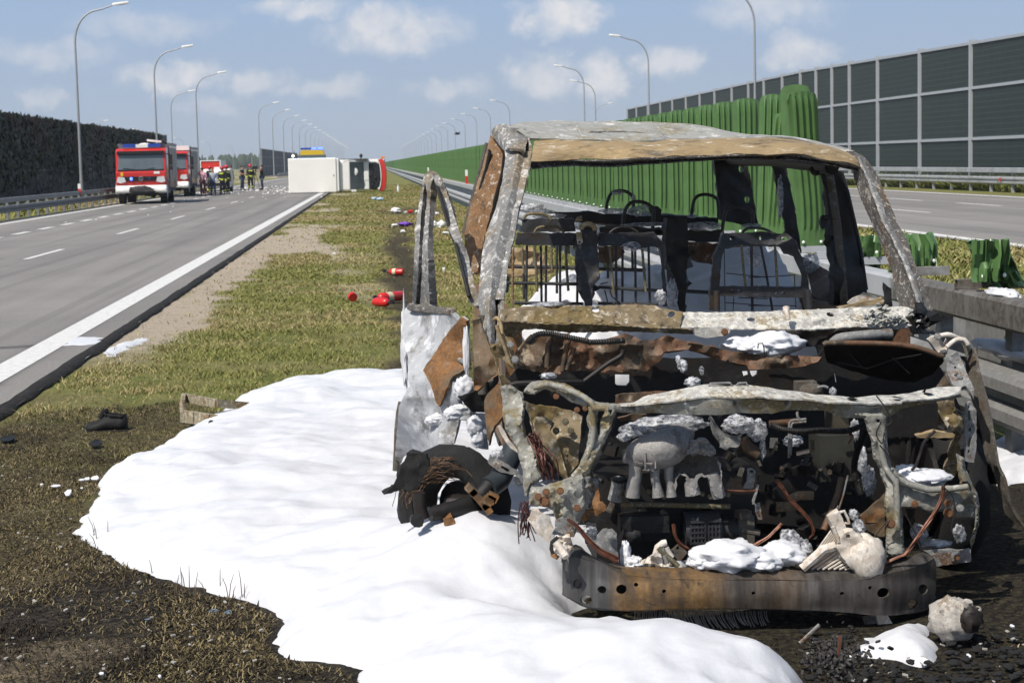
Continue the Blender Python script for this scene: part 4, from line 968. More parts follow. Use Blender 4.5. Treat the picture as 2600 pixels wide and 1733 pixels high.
bar('pillar_channel', 'A 1148,400 1100,620 1000,950 930,1250', 8.43, .008, 'soot', n=6)
bar('pillar_seam', 'A 1322,430 1300,640 1230,900 1125,1300 1060,1560', 8.36, .008, 'soot', n=6)
# ---- left door, swung open
DY = [(1028, 780, 8.25), (1050, 500, 8.25), (1080, 440, 8.22), (1012, 1190, 8.2), (1240, 800, 7.4), (1190, 760, 7.5), (1160, 620, 7.75), (1120, 460, 8.1), (1195, 1000, 7.42), (1150, 1130, 7.5)]
door = MB().cyl(U(1226, 800, 7.36), U(1226, 1000, 7.36), .02, 10).build('door', V['fine'], van, smooth=40)
sheet('window_frame', 'A 365,690 385,655 420,638 455,655 472,720 440,800 440,900 420,1200 405,1567 B 410,400 430,865 310,840 330,560 340,150 350,0 A 372,1200 400,900 380,800 362,780 350,900 320,1200 B 300,200 280,600 255,830 215,830 230,560 250,150 250,0 A 245,1380 270,1200 330,860 350,740', DY, 'ash', door, thick=.035, step=6, dent=.004)
sheet('glass_run', 'A 365,760 400,740 395,900 365,1200 340,1500 B 325,300 300,600 290,840 262,835 280,600 290,300 A 305,1500 330,1100 350,850', [(a, c, d+.03) for a, c, d in DY], 'soot', door, thick=.01, step=7, dent=.003)
sheet('window_frame', 'A 470,692 500,672 540,682 575,720 600,800 640,900 700,1100 760,1290 850,1540 B 880,200 960,560 1010,740 1025,820 940,830 880,700 800,350 720,50 A 660,1350 560,960 500,780', [(a, c, d-.01) for a, c, d in DY], 'ash', door, thick=.035, step=7, dent=.006)
bar('frame_seal', 'A 478,700 520,830 580,1020 690,1390 B 740,90 830,440 900,720', [8.18, 8.1, 8.0, 7.82, 7.75, 7.6, 7.48], .008, 'soot', door, n=6)
sheet('door_skin', 'B 125,862 185,832 440,872 700,925 760,1000 800,975 860,1010 870,1250 905,1500 C 900,150 720,250 690,270 760,520 800,640 770,800 720,1060 560,1120 380,1180 190,1170 120,1225 30,1390 10,1370 30,1000 60,620 170,380 165,0 B 150,1400 105,1150', DY, 'door', door, thick=.02, step=10, dent=.035, freq=.014)
sheet('rust_panel', 'B 800,972 860,1010 880,1300 905,1500 C 900,150 700,260 620,420 560,600 540,620 500,560 430,330 350,190 B 420,1480 490,1390 640,1150', [(a, c, d-.045) for a, c, d in DY], 'rust', door, thick=.012, step=9, dent=.025, freq=.025)
bar('door_moulding', 'B 190,1285 300,1320 480,1372 600,1400 720,1450 880,1520', [8.12, 8.0, 7.85, 7.72, 7.6, 7.44], .012, 'ash', door, n=6, flat=.6)
bar('door_edge', 'C 85,560 60,700 45,900 30,1100 14,1380', 8.18, .016, 'fine', door, n=7, jitter=.01)
bar('window_sill', 'B 200,832 440,872 700,905', [8.2, 7.95, 7.62], .018, 'ashdark', door, n=6, jitter=.01)
for i, (x, y, rx, rz) in enumerate(((1118, 1062, 26, 16), (1150, 1050, 24, 18), (1178, 985, 26, 30), (1095, 1068, 16, 12), (1205, 1080, 20, 26), (1213, 1110, 16, 26), (1170, 1035, 20, 10), (1184, 890, 9, 60))):
    blob('foam', x, y, 7.42 if x > 1140 else 7.62, rx, rz, None, .28, van, i+20)
blob('foam', 1030, 880, 8.28, 11, 105, .05, .5, van, 31)
sheet('fender_flap', 'B 945,1000 1030,980 1060,1100 1110,1230 1200,1420 1222,1567 C 1225,100 1220,230 1100,330 1000,430 955,420 950,300 955,0 B 940,1300', [(1200, 830, 7.28), (1250, 950, 7.18), (1210, 980, 7.3)], 'rust', thick=.01, dent=.03)
sheet('inner_arch', 'C 960,440 1240,240 1250,360 1110,480 1085,690 940,690 760,500', 7.36, 'soot', dent=.03)
sheet('wheel_arch', 'C 1240,350 1300,560 1300,740 1200,850 1150,1000 1135,1090 1095,820 1080,560 1110,470', lambda x, y: 7.05+(1275-x)*.002, 'rust', thick=.012, dent=.02)
sheet('arch_liner', 'C 760,560 960,690 1090,700 1135,1140 960,1110 940,800 700,760', 7.5, 'door', dent=.04)
# ---- left front wheel: the tyre burnt away to its wires
wc = U(1152, 1276, 7.2)
wheel = MB().cyl(wc+Vector((.02, .05, -.02)), wc+Vector((.12, .16, -.02)), .10, 18).build('wheel', V['soot'], van, smooth=40)
ax_ = Vector((-.5, -.86, .1)).normalized(); e1 = Vector((0, 0, 1)); e2 = ax_.cross(e1).normalized()
b = MB(); rg = []
for i in range(44):
    a = 2*math.pi*i/43; ring = []
    for j in range(12):
        q = 2*math.pi*j/12; rr = .168+.072*math.cos(q); off = .10*math.sin(q)
        p = wc + (e1*math.cos(a)+e2*math.sin(a))*rr + ax_*off; p = p + mnoise.noise_vector(p*24)*.011 + mnoise.noise_vector(p*8)*.014; ring.append(p)
    rg.append(ring)
b.loft(rg, cap=False); b.build('tyre', V['rubber'], wheel, smooth=60)
sheet('tyre_flap', 'C 160,1175 380,1185 420,1280 400,1400 D 330,340 260,440 100,430 20,460 -120,500 -20,400 60,250', 6.95, 'rubber', wheel, thick=.03, dent=.02)
b = MB(); g_ = random.Random(3)
for i in range(70):
    a0 = g_.uniform(-.9, 1.1); a1 = a0+g_.uniform(.25, .8); r0 = g_.uniform(.10, .21)
    P = [wc+ax_*(.10+.06*t+g_.uniform(0, .02)) + (e1*math.cos(a0+(a1-a0)*t)+e2*math.sin(a0+(a1-a0)*t))*(r0*(1-.12*t))+mnoise.noise_vector(Vector((i, t*3, 0)))*.02 for t in (0, .25, .5, .75, 1)]
    b.tube(P, .0014, 4, cap=False)
tag(b.build('cord_wire', mat('rusty_cord_wire', (.10, .055, .028), .6, .3, .5, 30), wheel), kind='stuff')
bar('strut', 'C 1440,1130 D 1250,330 1120,420', [7.15, 7.05, 7.0], .045, mat('blue_grey_strut', (.035, .042, .048), .45, .3, .3, 12), wheel, n=14)
bar('strut', 'D 1180,340 1050,480 1010,540', [7.02, 6.98, 6.97], .03, V['soot'], wheel, n=12)
b = MB()
for i in range(5):
    p = U(*zp('D', 930+45*i, 440+50*i), 6.96); b.box(p, (.05, .06, .028), ry=.75+.08*i)
b.build('brake_caliper', V['rust'], wheel)
b = MB()
for i in range(3): b.box(U(*zp('D', 1120+30*i, 560-20*i), 6.95), (.04, .05, .03), ry=.5)
b.build('brake_pad', V['rust'], wheel)
sheet('knuckle', 'C 1160,1210 1230,1230 1480,1390 1530,1450 D 1540,300 1440,260 1250,220 1120,110', 7.02, 'steel', wheel, thick=.02, holes=[pt('C 1285,1320 1370,1365 1385,1395 1360,1400 1280,1350')], dent=.01)
bolt(*zp('C', 1500, 1500), 6.98, .02, 'steel', wheel)
bar('control_arm', 'D 430,740 720,680 900,620', [6.95, 7.0, 7.05], [.03, .035, .05], 'soot', wheel, n=10, jitter=.02)
bar('link', 'D 300,470 300,620 340,780', 6.93, [.026, .024, .03], 'soot', wheel, n=9)
sheet('ball_joint', ell(*zp('D', 285, 800), 17, 20, 9), 6.86, 'soot', wheel, thick=.05, step=7, rough=2)
sheet('rust_lump', 'D 590,780 700,760 735,830 700,885 600,860', 6.9, 'rust', wheel, thick=.05, dent=.03)
b = MB(); b.ball(U(*zp('D', 780, 700), 7.05), (.075, .06, .075), 16, 12, .2, 4); b.build('hub', V['soot'], wheel, smooth=60)
# ---- front frame, left
sheet('headlamp_frame', 'C 1270,370 1400,362 1540,450 1562,600 1555,800 1580,960 1680,1150 1780,1480 D 1785,300 1640,395 1600,520 1560,505 1540,350 1545,240 1490,30 C 1470,1130 1330,880 1300,740 1300,560', [(1290, 1000, 6.8), (1320, 1080, 6.68), (1355, 1210, 6.58)], 'pale', thick=.008, step=6, dent=.014, freq=.04, flange=.024, fpx=5)
sheet('headlamp_frame', 'C 1550,455 1580,380 1660,320 1800,302 2050,345 G 100,430 230,520 320,570 520,580 760,598 772,700 540,690 500,760 470,900 390,1080 300,1220 220,1400 140,1440 H 160,60 170,300 180,420 100,600 40,760 -30,770 D 1930,790 1890,650 1620,625 1612,480 1650,392 1760,402 1900,350 2000,325 G 0,1450 90,1330 180,1120 215,900 180,760 218,650 100,600 0,570 C 1960,455 1800,415 1690,475 1640,480',
      [(1340, 980, 6.72), (1400, 970, 6.62), (1520, 1035, 6.5), (1540, 1080, 6.47), (1480, 1180, 6.45), (1440, 1260, 6.42), (1600, 1035, 6.5)], 'pale', holes=[pt('G 320,655 385,645 400,690 355,770 345,860 338,950 316,958 305,800'), pt('G 440,662 490,652 496,692 470,722 450,705')], thick=.008, step=6, dent=.014, freq=.04, flange=.024, fpx=5)
bar('frame_ridge', 'G 235,620 262,760 270,900 255,1050 200,1200 110,1360 20,1460', [6.47]*7, .011, 'pale', n=7)
bar('frame_ridge', 'C 1680,395 1850,345 2050,400 2250,490 2353,560 G 270,640 400,640', [6.66, 6.6, 6.55, 6.5, 6.47, 6.46, 6.46], .011, 'pale', n=7)
sheet('frame_side', 'G 500,760 545,700 540,760 500,900 430,1080 330,1260 250,1400 H 330,180 340,260 250,200 230,100 G 220,1420 300,1220 390,1080 470,900', 6.56, 'soot', thick=.02)
for q in ((1820, 465), (1990, 450), (1725, 520), (2190, 655)): bolt(*zp('D', *q), 6.395, .012)
bolt(*zp('D', 1805, 575), 6.395, .018)
for q in ((1940, 500), (2190, 660), (2290, 640)): bolt(*zp('C', *q), 6.52, .010, 'boltrust')
sheet('inner_fender', 'C 1560,560 1700,600 1860,620 2100,660 2250,740 2230,900 2220,1100 2200,1300 2050,1500 1960,1420 1900,1200 1700,1000 1640,800', [(1400, 1050, 6.95), (1470, 1150, 6.8)], 'cowl', thick=.01, dent=.03)
sheet('fender_rib', 'C 1690,740 1800,730 1880,800 1870,900 1960,1060 2010,1200 2080,1480 D 2060,300 2000,240 C 1880,1240 1720,1050 1690,960', 6.76, 'cowl', thick=.02, dent=.02)
for q in ((1940, 910), (2115, 905), (2055, 1165), (2050, 800)): bolt(*zp('C', *q), 6.82, .012, 'rod')
sheet('arch_brace', 'C 1250,860 1280,850 1370,1000 1470,1130 1480,1170 1400,1120 1300,990', 6.9, 'cream', thick=.012)
b = MB(); g_ = random.Random(8)
for i in range(16):
    x0, y0 = zp('C', 1640+g_.uniform(-40, 80), 950+g_.uniform(-20, 40)); x1, y1 = zp('D', 1800+g_.uniform(-30, 220), 300+g_.uniform(-60, 30))
    P = [U(x0+(x1-x0)*t+g_.uniform(-9, 9), y0+(y1-y0)*t+g_.uniform(-6, 6)-14*math.sin(t*3.1), 6.62+g_.uniform(-.03, .03)) for t in (0, .25, .5, .75, 1)]
    b.tube(crom(P, 12), .0028, 4)
tag(b.build('wiring', mat('reddish_burnt_wire', (.10, .035, .025), .6, .2, .4, 30), van), kind='stuff')
b = MB()
for i in range(18):
    x0, y0 = zp('D', 1560+g_.uniform(-45, 45), 560+g_.uniform(-10, 60)); x1 = x0+g_.uniform(-22, 26); y1 = y0+g_.uniform(60, 108)
    P = [U(x0+(x1-x0)*t+g_.uniform(-4, 4), y0+(y1-y0)*t, 6.42+g_.uniform(-.03, .02)) for t in (0, .3, .6, .85, 1)]; b.tube(crom(P, 10), .0021, 4)
tag(b.build('wiring', mat('dark_red_burnt_wire', (.06, .022, .02), .6, .2, .4, 30), van), kind='stuff')
sheet('headlamp_bracket', 'D 1660,680 1740,690 1865,760 1915,900 1862,1055 1830,1062 1700,930 1605,800', 6.38, 'cream', thick=.02, dent=.012)
sheet('headlamp_bracket', 'D 1920,800 2030,772 2160,900 2150,1005 2060,990 1930,920', 6.36, 'steel', thick=.02, dent=.01)
sheet('crushed_bracket', 'D 1960,990 2100,1005 2135,1110 2078,1255 2000,1210 1900,1180 1925,1080', 6.36, 'cream', thick=.015, dent=.04, freq=.06)
bar('tube_stub', 'D 1930,1060 2010,1160 2060,1240', [6.33, 6.32, 6.3], .014, 'cream', n=10)
bar('wire_loop', 'D 1960,1000 1890,1060 1880,1140 1900,1200', 6.33, .007, 'blackwire', n=6)
sheet('rust_lump', 'D 1865,1160 1980,1230 1950,1275 1880,1230', 6.37, 'rust', thick=.03, dent=.02)
sheet('corner_bracket', 'H 330,180 345,250 340,330 420,390 425,440 300,510 100,600 160,460 300,440 230,420 250,330', 6.5, 'rust', thick=.015, dent=.03, holes=[ell(*zp('H', 195, 503), 3, 4, 8)])
sheet('corner_fold', 'H 150,50 240,60 330,180 300,330 220,430 180,400 240,260 190,120', 6.53, 'steel', thick=.02, dent=.04, freq=.05)
b = MB()
for i in range(12):
    o_ = (g_.uniform(-3, 3), g_.uniform(-3, 3))
    P = [U(x+o_[0]*(1+.6*k), y+o_[1]*(1+.6*k), 6.34-.004*i*.3) for k, (x, y) in enumerate(pt('H -40,560 60,640 200,810 340,950 450,1010 540,1065'))]; b.tube(crom(P, 14), .0032, 4)
tag(b.build('copper_wiring', V['copper'], van), kind='stuff')
sheet('bumper_mount', 'H 130,760 300,770 370,670 500,668 545,720 550,900 575,1065 440,1010 300,900', 6.45, 'steel', thick=.02, dent=.006); bolt(*zp('H', 460, 745), 6.43, .012, 'boltgrey')
# ---- latch beam across the front
lt = 'G 570,582 760,560 900,495 1200,445 1500,385 1700,372 1900,385 2100,372 2353,398 K 300,418 700,462 1180,512 1400,508 1800,478 N 1200,655 1340,618 1605,640'
lb = 'G 580,600 760,605 900,605 1050,590 1500,520 1900,503 2100,505 2353,512 K 200,518 700,545 1100,578 1560,592 1850,578 N 900,790 1300,755 1590,690 1610,660'
def latchY(P): return [6.40+.16*((x-1900)/450)**2 for x, y in P]
A_ = pt(lt); B_ = pt(lb)
top_r = [U(x, y, yy+.11) for (x, y), yy in zip(A_, latchY(A_))]; bot_r = [U(x, y, yy) for (x, y), yy in zip(B_, latchY(B_))]
skin('latch_beam_top', [bot_r, top_r], 'cowlpale', n=70, sub=6, dent=.008, thick=.006)
fu = 'G 770,590 1050,600 1500,530 1900,512 2353,520 K 200,526 700,552 1100,585 1560,600 1850,588 N 900,800 1300,768 1590,700'
fl_ = 'G 772,700 1200,696 1600,706 1950,692 2353,692 K 250,700 500,662 1000,680 1100,735 1620,735 1780,650 N 900,855 1300,790 1585,735'
A_ = pt(fu); B_ = pt(fl_)
skin('latch_beam_face', [[U(x, y, yy+.012) for (x, y), yy in zip(A_, latchY(A_))], [U(x, y, yy+.03) for (x, y), yy in zip(B_, latchY(B_))]], 'pale', n=70, sub=5, dent=.010, thick=.006)
for w, x, y, r in (('G', 1950, 576, 5.2), ('G', 1362, 580, 4), ('K', 445, 577, 4.4)):
    b = MB(); X, Yp = zp(w, x, y); c = U(X, Yp, latchY([(X, Yp)])[0]+.012); b.cyl(c, c+Vector((0, -.008, 0)), r*6.42/FPX, 14); b.build('bolt_hole', V['soot'] if x != 1362 else V['boltgrey'], van)
for q in ('K 1220,530 1270,515 1320,535 1260,542', 'K 1760,512 1800,505 1860,515 1800,522', 'N 1195,690 1280,700 1230,706'):
    sheet('slot', q, lambda x, y: latchY([(x, y)])[0]+.02, 'soot', thick=.03, step=4, dent=0, rough=0)
bar('hood_latch', 'G 1650,380 1660,345 1900,335 1930,380 1950,400 2000,340 2090,335 2110,370', 6.5, .004, 'steel', n=6)
# ---- right front frame
sheet('headlamp_frame', 'K 1100,692 1380,738 1410,850 1470,1040 1490,1230 1560,1350 O 640,270 700,400 680,620 712,800 700,1100 716,1245 930,1220 905,900 900,652 1090,660 1250,720 1390,692 1540,770 1760,782 1778,640 1690,375 1380,390 1200,390 1000,330 880,250 770,150 K 1700,1290 1670,1150 1650,900 1645,725 1600,700 1350,698',
      [(2230, 1060, 6.45), (2240, 1180, 6.47), (2270, 1300, 6.42), (2275, 1410, 6.40), (2420, 1270, 6.44), (2465, 1300, 6.5)], 'pale', holes=[ell(*zp('K', 1552, 790), 4.5, 4.5, 10)], thick=.008, step=6, dent=.012, freq=.035, flange=.024, fpx=5)
bar('frame_ridge', 'K 1580,1000 1600,1200 1640,1350 O 820,330 840,600 840,900 830,1210', [6.44]*3+[6.42]*4, .012, 'pale', n=7)
bar('frame_ridge', 'O 830,300 1000,380 1200,440 1450,430 1680,400', 6.42, .012, 'pale', n=7)
bolt(*zp('O', 1050, 605), 6.40, .012); bolt(*zp('O', 1440, 595), 6.40, .012); bolt(*zp('O', 1450, 715), 6.40, .017); bolt(*zp('O', 1590, 655), 6.42, .013, 'boltgrey'); bolt(*zp('O', 760, 840), 6.38, .016)
sheet('headlamp_frame', 'O 1540,0 1640,60 1660,200 1800,480 1822,600 1812,860 1760,1060 1722,1140 1702,1060 1760,880 1778,640 1690,380 1590,370 1560,200', 6.56, 'pale', thick=.008, step=6, dent=.006, flange=.03, fpx=9)
sheet('lower_bracket', 'O 1150,1162 1720,1152 1722,1290 1690,1300 1310,1350 1280,1250 1190,1180', 6.50, 'steel', thick=.02, dent=.008); sheet('bracket_disc', ell(*zp('O', 1550, 1245), 15, 13, 14), 6.485, 'steel', thick=.01, step=6, dent=0, rough=.3); bolt(*zp('O', 1550, 1245), 6.475, .01)
sheet('corner_bracket', 'O 372,770 420,720 620,560 690,470 690,1000 620,1000 480,920 400,850', 6.58, 'rust', holes=[pt('O 440,825 580,830 600,845 470,850')], thick=.012, dent=.02)
sheet('shock_tower', 'N 1420,282 1560,200 1620,320 1700,520 1755,640 1757,780 1722,705 1650,600 1600,625 1500,600 1430,420', [(2420, 900, 6.95), (2460, 1010, 6.8)], 'steel', thick=.02, dent=.015, holes=[ell(*zp('N', 1532, 388), 4, 2.5, 8)])
for q in ((1495, 315), (1585, 498), (1480, 290)): bolt(*zp('N', *q), 6.86, .01, 'boltgrey')
sheet('slotted_rail', 'N 1672,832 1722,800 1782,900 1785,1300 1757,1522 1662,1512 1650,1000', 6.72, 'steel', holes=[pt('N 1680,842 1702,842 1702,872 1680,872'), pt('N 1680,905 1716,905 1712,1020 1680,1020'), ell(*zp('N', 1706, 1130), 4, 5, 8), pt('N 1682,1225 1722,1222 1712,1335 1676,1335'), pt('N 1682,1372 1704,1372 1702,1412 1680,1412')], thick=.02, step=6, dent=.008)
sheet('strut_tower', 'N 1310,790 1520,780 1530,900 1480,1000 1440,1120 1330,1060 1300,950', 6.9, 'cowl', thick=.02, dent=.03)
sheet('inner_wing', 'N 1420,400 1500,600 1520,780 1310,790 1290,640 1400,480', 7.0, 'fine', dent=.03)
sheet('inner_wing', 'N 1450,1000 1530,900 1620,1000 1630,1130 1580,1270 1600,1400 1560,1567 O 1500,300 1400,330 1420,150 N 1500,1300 1550,1150', 6.8, 'cowl', thick=.015, dent=.04)
skin('fender_edge', [up3('N 1560,30 1650,270 1700,560 1760,860 1850,1200 1905,1450 O 1960,150 2030,360 2150,700', [7.3, 7.2, 7.12, 7.05, 6.98, 6.94, 6.92, 6.9, 6.9]), up3('N 1640,60 1782,262 1852,560 1922,900 1985,1200 2040,1560 O 2105,260 2205,560 2353,850', [7.22, 7.12, 7.04, 6.97, 6.9, 6.86, 6.85, 6.84, 6.85])], 'fine', n=40, sub=4, dent=.012, thick=.012)
skin('fender_inner', [up3('N 1650,270 1700,560 1760,860 1850,1200 1905,1450 O 1960,150 2030,360', 7.12), up3('N 1560,240 1690,560 1770,860 1785,1200 1780,1450 O 1770,150 1790,360', 7.2)], 'soot', n=30, sub=3)
# right front wheel
wr = Vector((2.33, 7.3, .30)); wheel2 = MB().cyl(wr+Vector((-.1, 0, 0)), wr+Vector((.1, 0, 0)), .19, 24).build('wheel', V['soot'], van, smooth=40)
b = MB(); b.loft([[wr+Vector((.10*math.cos(q), (.255+.075*math.sin(q))*math.cos(a), (.255+.075*math.sin(q))*math.sin(a)))+mnoise.noise_vector(Vector((a*3, q, 4)))*.012 for q in [2*math.pi*j/12 for j in range(12)]] for a in [2*math.pi*i/40 for i in range(41)]], cap=False); b.build('tyre', V['rubber'], wheel2, smooth=60)
# radiator remains, trays
b = MB(); p0 = U(*zp('N', 715, 830), 6.85); p1 = U(*zp('N', 1300, 1200), 6.85)
for i in range(34):
    x = p0.x+(p1.x-p0.x)*i/33; b.box((x, 6.86+.012*mnoise.noise(Vector((i, 0, 0))), (p0.z+p1.z)/2+.01*mnoise.noise(Vector((i*.7, 3, 0)))), (.007, .05, abs(p0.z-p1.z)))
tag(b.build('radiator_fins', V['soot'], van), kind='stuff')
sheet('radiator_core', 'N 705,830 1300,825 1310,1100 1500,1190 1545,1230 705,1240', 6.9, 'soot', thick=.03, dent=.02)
sheet('support_tray', 'N 1060,1200 1280,1150 1500,1165 1550,1205 1545,1232 1080,1225', 6.8, 'ochre', thick=.02, dent=.01)
# ---- cowl below the windscreen
sheet('windscreen_cowl', 'B 1295,880 1450,840 1700,832 2000,822 F 0,822 250,838 500,820 750,806 1000,826 1160,868 1340,905 1300,1090 900,1082 500,1042 100,1030 B 2000,1035 1700,1022 1310,1012 1280,960', lambda x, y: 7.36-.0022*(y-772)+(.02 if y < 783 else 0), 'cowl', holes=[ell(*zp('F', 293, 872), 10.5, 7.5, 14, .1), ell(*zp('F', 1197, 930), 9.5, 6.8, 14, -.45)], thick=.006, step=7, dent=.022, freq=.035)
sheet('windscreen_cowl', 'F 1340,905 1700,905 2353,895 J 500,880 1000,860 1500,845 1850,835 2010,880 2060,960 1990,1060 1800,1100 1350,1076 700,1110 0,1102 F 1900,1108 1450,1090 1300,1090', lambda x, y: 7.36-.0022*(y-780), 'cowlpale', holes=[ell(*zp('F', 2150, 992), 10.5, 4.6, 14), ell(*zp('J', 980, 932), 10.3, 5.6, 14, .2)], thick=.006, step=7, dent=.012, freq=.03)
sheet('cowl_lip', 'B 1290,1012 1700,1040 2100,1052 F 0,1040 500,1062 950,1092 1300,1100 1452,1112 1462,1172 1300,1162 600,1132 0,1152 B 1900,1132 1700,1102 1560,1112 1420,1212 1330,1192 1280,1080', lambda x, y: 7.19+.0015*(y-820), 'cowl', thick=.006, dent=.02, step=7)
sheet('wiper_mount', 'F 1460,1085 1880,1080 1912,1130 1852,1190 1600,1212 1480,1180', 7.19, 'cowlpale', thick=.02, dent=.01); bolt(*zp('F', 1835, 1140), 7.175, .013)
bar('washer_stub', 'J 455,850 455,900 480,990', [7.24, 7.23, 7.22], [.016, .012, .009], 'cream', n=10)
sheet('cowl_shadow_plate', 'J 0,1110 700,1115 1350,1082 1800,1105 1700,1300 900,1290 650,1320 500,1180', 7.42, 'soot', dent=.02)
skin('cowl_trough', [up3('J 1000,1270 1100,1222 1400,1182 1700,1160', 7.2)], 'soot') if False else bar('pipe', 'J 1010,1275 1060,1235 1120,1212 1400,1182 1705,1162', [7.2, 7.19, 7.18, 7.18, 7.2], .021, 'steel', n=12, dense=16)
sheet('dash_rail', 'J 1080,852 1300,790 1600,738 1642,762 1622,802 1250,850', 7.42, 'ochre', thick=.03, dent=.008)
sheet('column_stub', 'J 1640,640 1655,600 1705,620 1722,820 1690,860 1615,850', 7.4, 'soot', thick=.05, dent=.01)
b = MB(); g_ = random.Random(11)
for i in range(120):
    x, y = zp('J', 1660+g_.gauss(0, 150), 975+g_.gauss(0, 55)); 
    if y > 832: y = 832-g_.random()*10
    c = U(x, y, 7.2+g_.uniform(-.01, .06)); s_ = g_.uniform(.008, .024); b.box(c, (s_, s_*g_.uniform(.6, 1.1), .003), g_.uniform(0, 3), g_.uniform(-.7, .7), g_.uniform(-.9, .5))
tag(b.build('glass_shards', burnt('ash_glass_shards', (.10, .105, .10), (.3, .31, .29), (.5, .5, .47), (.25, .24, .2), .4, .2, 20), van), kind='stuff')
sheet('char_heap', 'J 1960,900 2120,930 2180,1010 2160,1090 2050,1060 1980,1000', 7.22, 'soot', thick=.05, dent=.06, freq=.08)
hinge = sheet('bonnet_hinge', 'M 1215,1400 1330,1368 1400,1480 N 1440,60 1425,200 1350,232 1270,130 1205,50', 7.08, 'cream', thick=.02, dent=.02)
bar('hinge_strap', 'M 1320,1382 1450,1360 1560,1402 1640,1440 1692,1502 1690,1540', [7.08, 7.08, 7.1, 7.12, 7.15, 7.17], .010, 'cream', hinge, n=8, dense=16)
bar('hinge_strap', 'M 1430,1510 1500,1450 1560,1418 1640,1425 1680,1480', 7.06, .010, 'cream', hinge, n=8, dense=14)
bolt(*zp('M', 1320, 1385), 7.05, .013, 'boltgrey', hinge)
hinge = sheet('bonnet_hinge', 'B 1330,1190 1400,1240 1450,1420 1500,1470 1470,1520 1400,1522 1340,1330', 7.10, 'ochre', thick=.015, dent=.01)
bar('hinge_strap', 'B 1200,995 1240,970 1280,1060 1300,1200 1390,1440', [7.16, 7.14, 7.12, 7.1, 7.08], .008, 'ochre', hinge, n=7, dense=14)
bar('hinge_strap', 'B 1225,1060 1270,1200 1330,1340 1380,1500', 7.07, .008, 'ochre', hinge, n=7, dense=12)
bolt(*zp('B', 1390, 1292), 7.08, .012, 'boltgrey', hinge); bolt(*zp('B', 1445, 1470), 7.08, .014, 'boltgrey', hinge)
sheet('hinge_pillar', 'B 1170,1330 1260,1260 1400,1500 C 1400,60 1470,140 1450,180 1380,120 1250,20 1260,200 1400,350 1290,370 1245,220 1230,100', 7.14, 'cowl', thick=.015, dent=.03)
# ---- bulkhead and engine bay back
sheet('bulkhead', 'B 1480,1385 1560,1262 1640,1192 1790,1152 2100,1172 F 0,1235 240,1282 560,1180 640,1150 850,1240 970,1240 1140,1182 1400,1262 2000,1382 2353,1440 J 500,1422 880,1432 K 830,90 600,150 0,182 G 2100,130 1700,40 1400,-60 1120,-40 1080,60 900,200 700,222 400,216 150,190 C 2040,200 1980,230 1680,200 1500,160 1480,40', lambda x, y: 7.16+.03*math.sin((x-1310)*.045)*(1 if x < 1450 else .2), 'bulk', thick=.012, step=10, dent=.045, freq=.02)
for q in ('B 1870,1190 1840,1300 1830,1500 C 1830,150', 'B 2090,1240 2050,1380 2020,1567 C 2010,200', 'B 2150,1330 2120,1440 2070,1567 C 2060,180'): bar('bulkhead_rib', q, 7.12, .011, 'bulk', n=7)
bar('hose', 'B 1600,1270 1700,1180 1850,1160 2050,1200 2300,1250 F 240,1265 560,1250 640,1240', 7.08, .013, 'soot', n=9, dense=90, ribs=1)
bar('cable', 'C 1380,430 1370,380 1450,345 1600,335 1900,330 2250,325 G 150,320 300,210 450,100 600,10 620,-60', [6.95]*5+[7.0]*6, .0095, 'blackwire', n=8, dense=50)
sheet('engine_bay_back', 'C 1250,420 1480,150 G 0,150 400,180 900,180 1100,40 1700,40 2353,150 K 800,60 900,-60 N 0,300 1300,300 1500,650 1650,1000 1760,1500 O 1700,1100 H 2353,600 0,600 C 1950,1400 1300,900', 7.55, 'soot', holes=[pt('G 525,236 696,238 694,330 660,372 560,372 528,350'), pt('G 2045,198 2112,195 2120,238 2085,248 2062,262'), pt('G 2135,192 2230,188 2226,238 2180,270 2150,240'), pt('K 1030,225 1042,210 1060,330 1046,338')], thick=.02, step=22, dent=.006)
for i, (x, y, r) in enumerate(((1580, 960, .10), (1905, 950, .10), (2122, 958, .05))): b = MB(); b.ball(U(x, y, 8.0), (r, .05, r*.9), 16, 10, .2, i+2); b.build('foam', M['foam'], van, smooth=90)
sheet('bonnet_remains', 'J 900,1292 960,1275 1400,1278 1750,1292 2000,1330 2353,1430 N 1400,245 1412,300 1250,480 1050,570 700,540 300,430 0,330 -40,200', lambda x, y: 7.0+(y-870)*.0022, 'soot', thick=.012, step=12, dent=.02)
bar('bonnet_rim', 'J 900,1295 960,1272 1400,1276 1750,1290 2000,1326 2150,1370 2340,1440 N 1400,240', 6.985, .011, 'bulk', n=7, dense=30)
for q in ('N 130,330 480,400 800,290 1130,230', 'N 270,230 430,400', 'N 780,270 980,460'): bar('bonnet_rib', q, 7.035, .003, 'soot', n=6)
sheet('lower_cross_panel', 'G 530,480 900,440 1150,430 1120,470 760,560 600,590 540,580', 6.95, 'bulk', dent=.03); sheet('lower_cross_panel', 'G 560,760 760,700 900,720 800,780 600,800', 6.9, 'bulk', dent=.03)
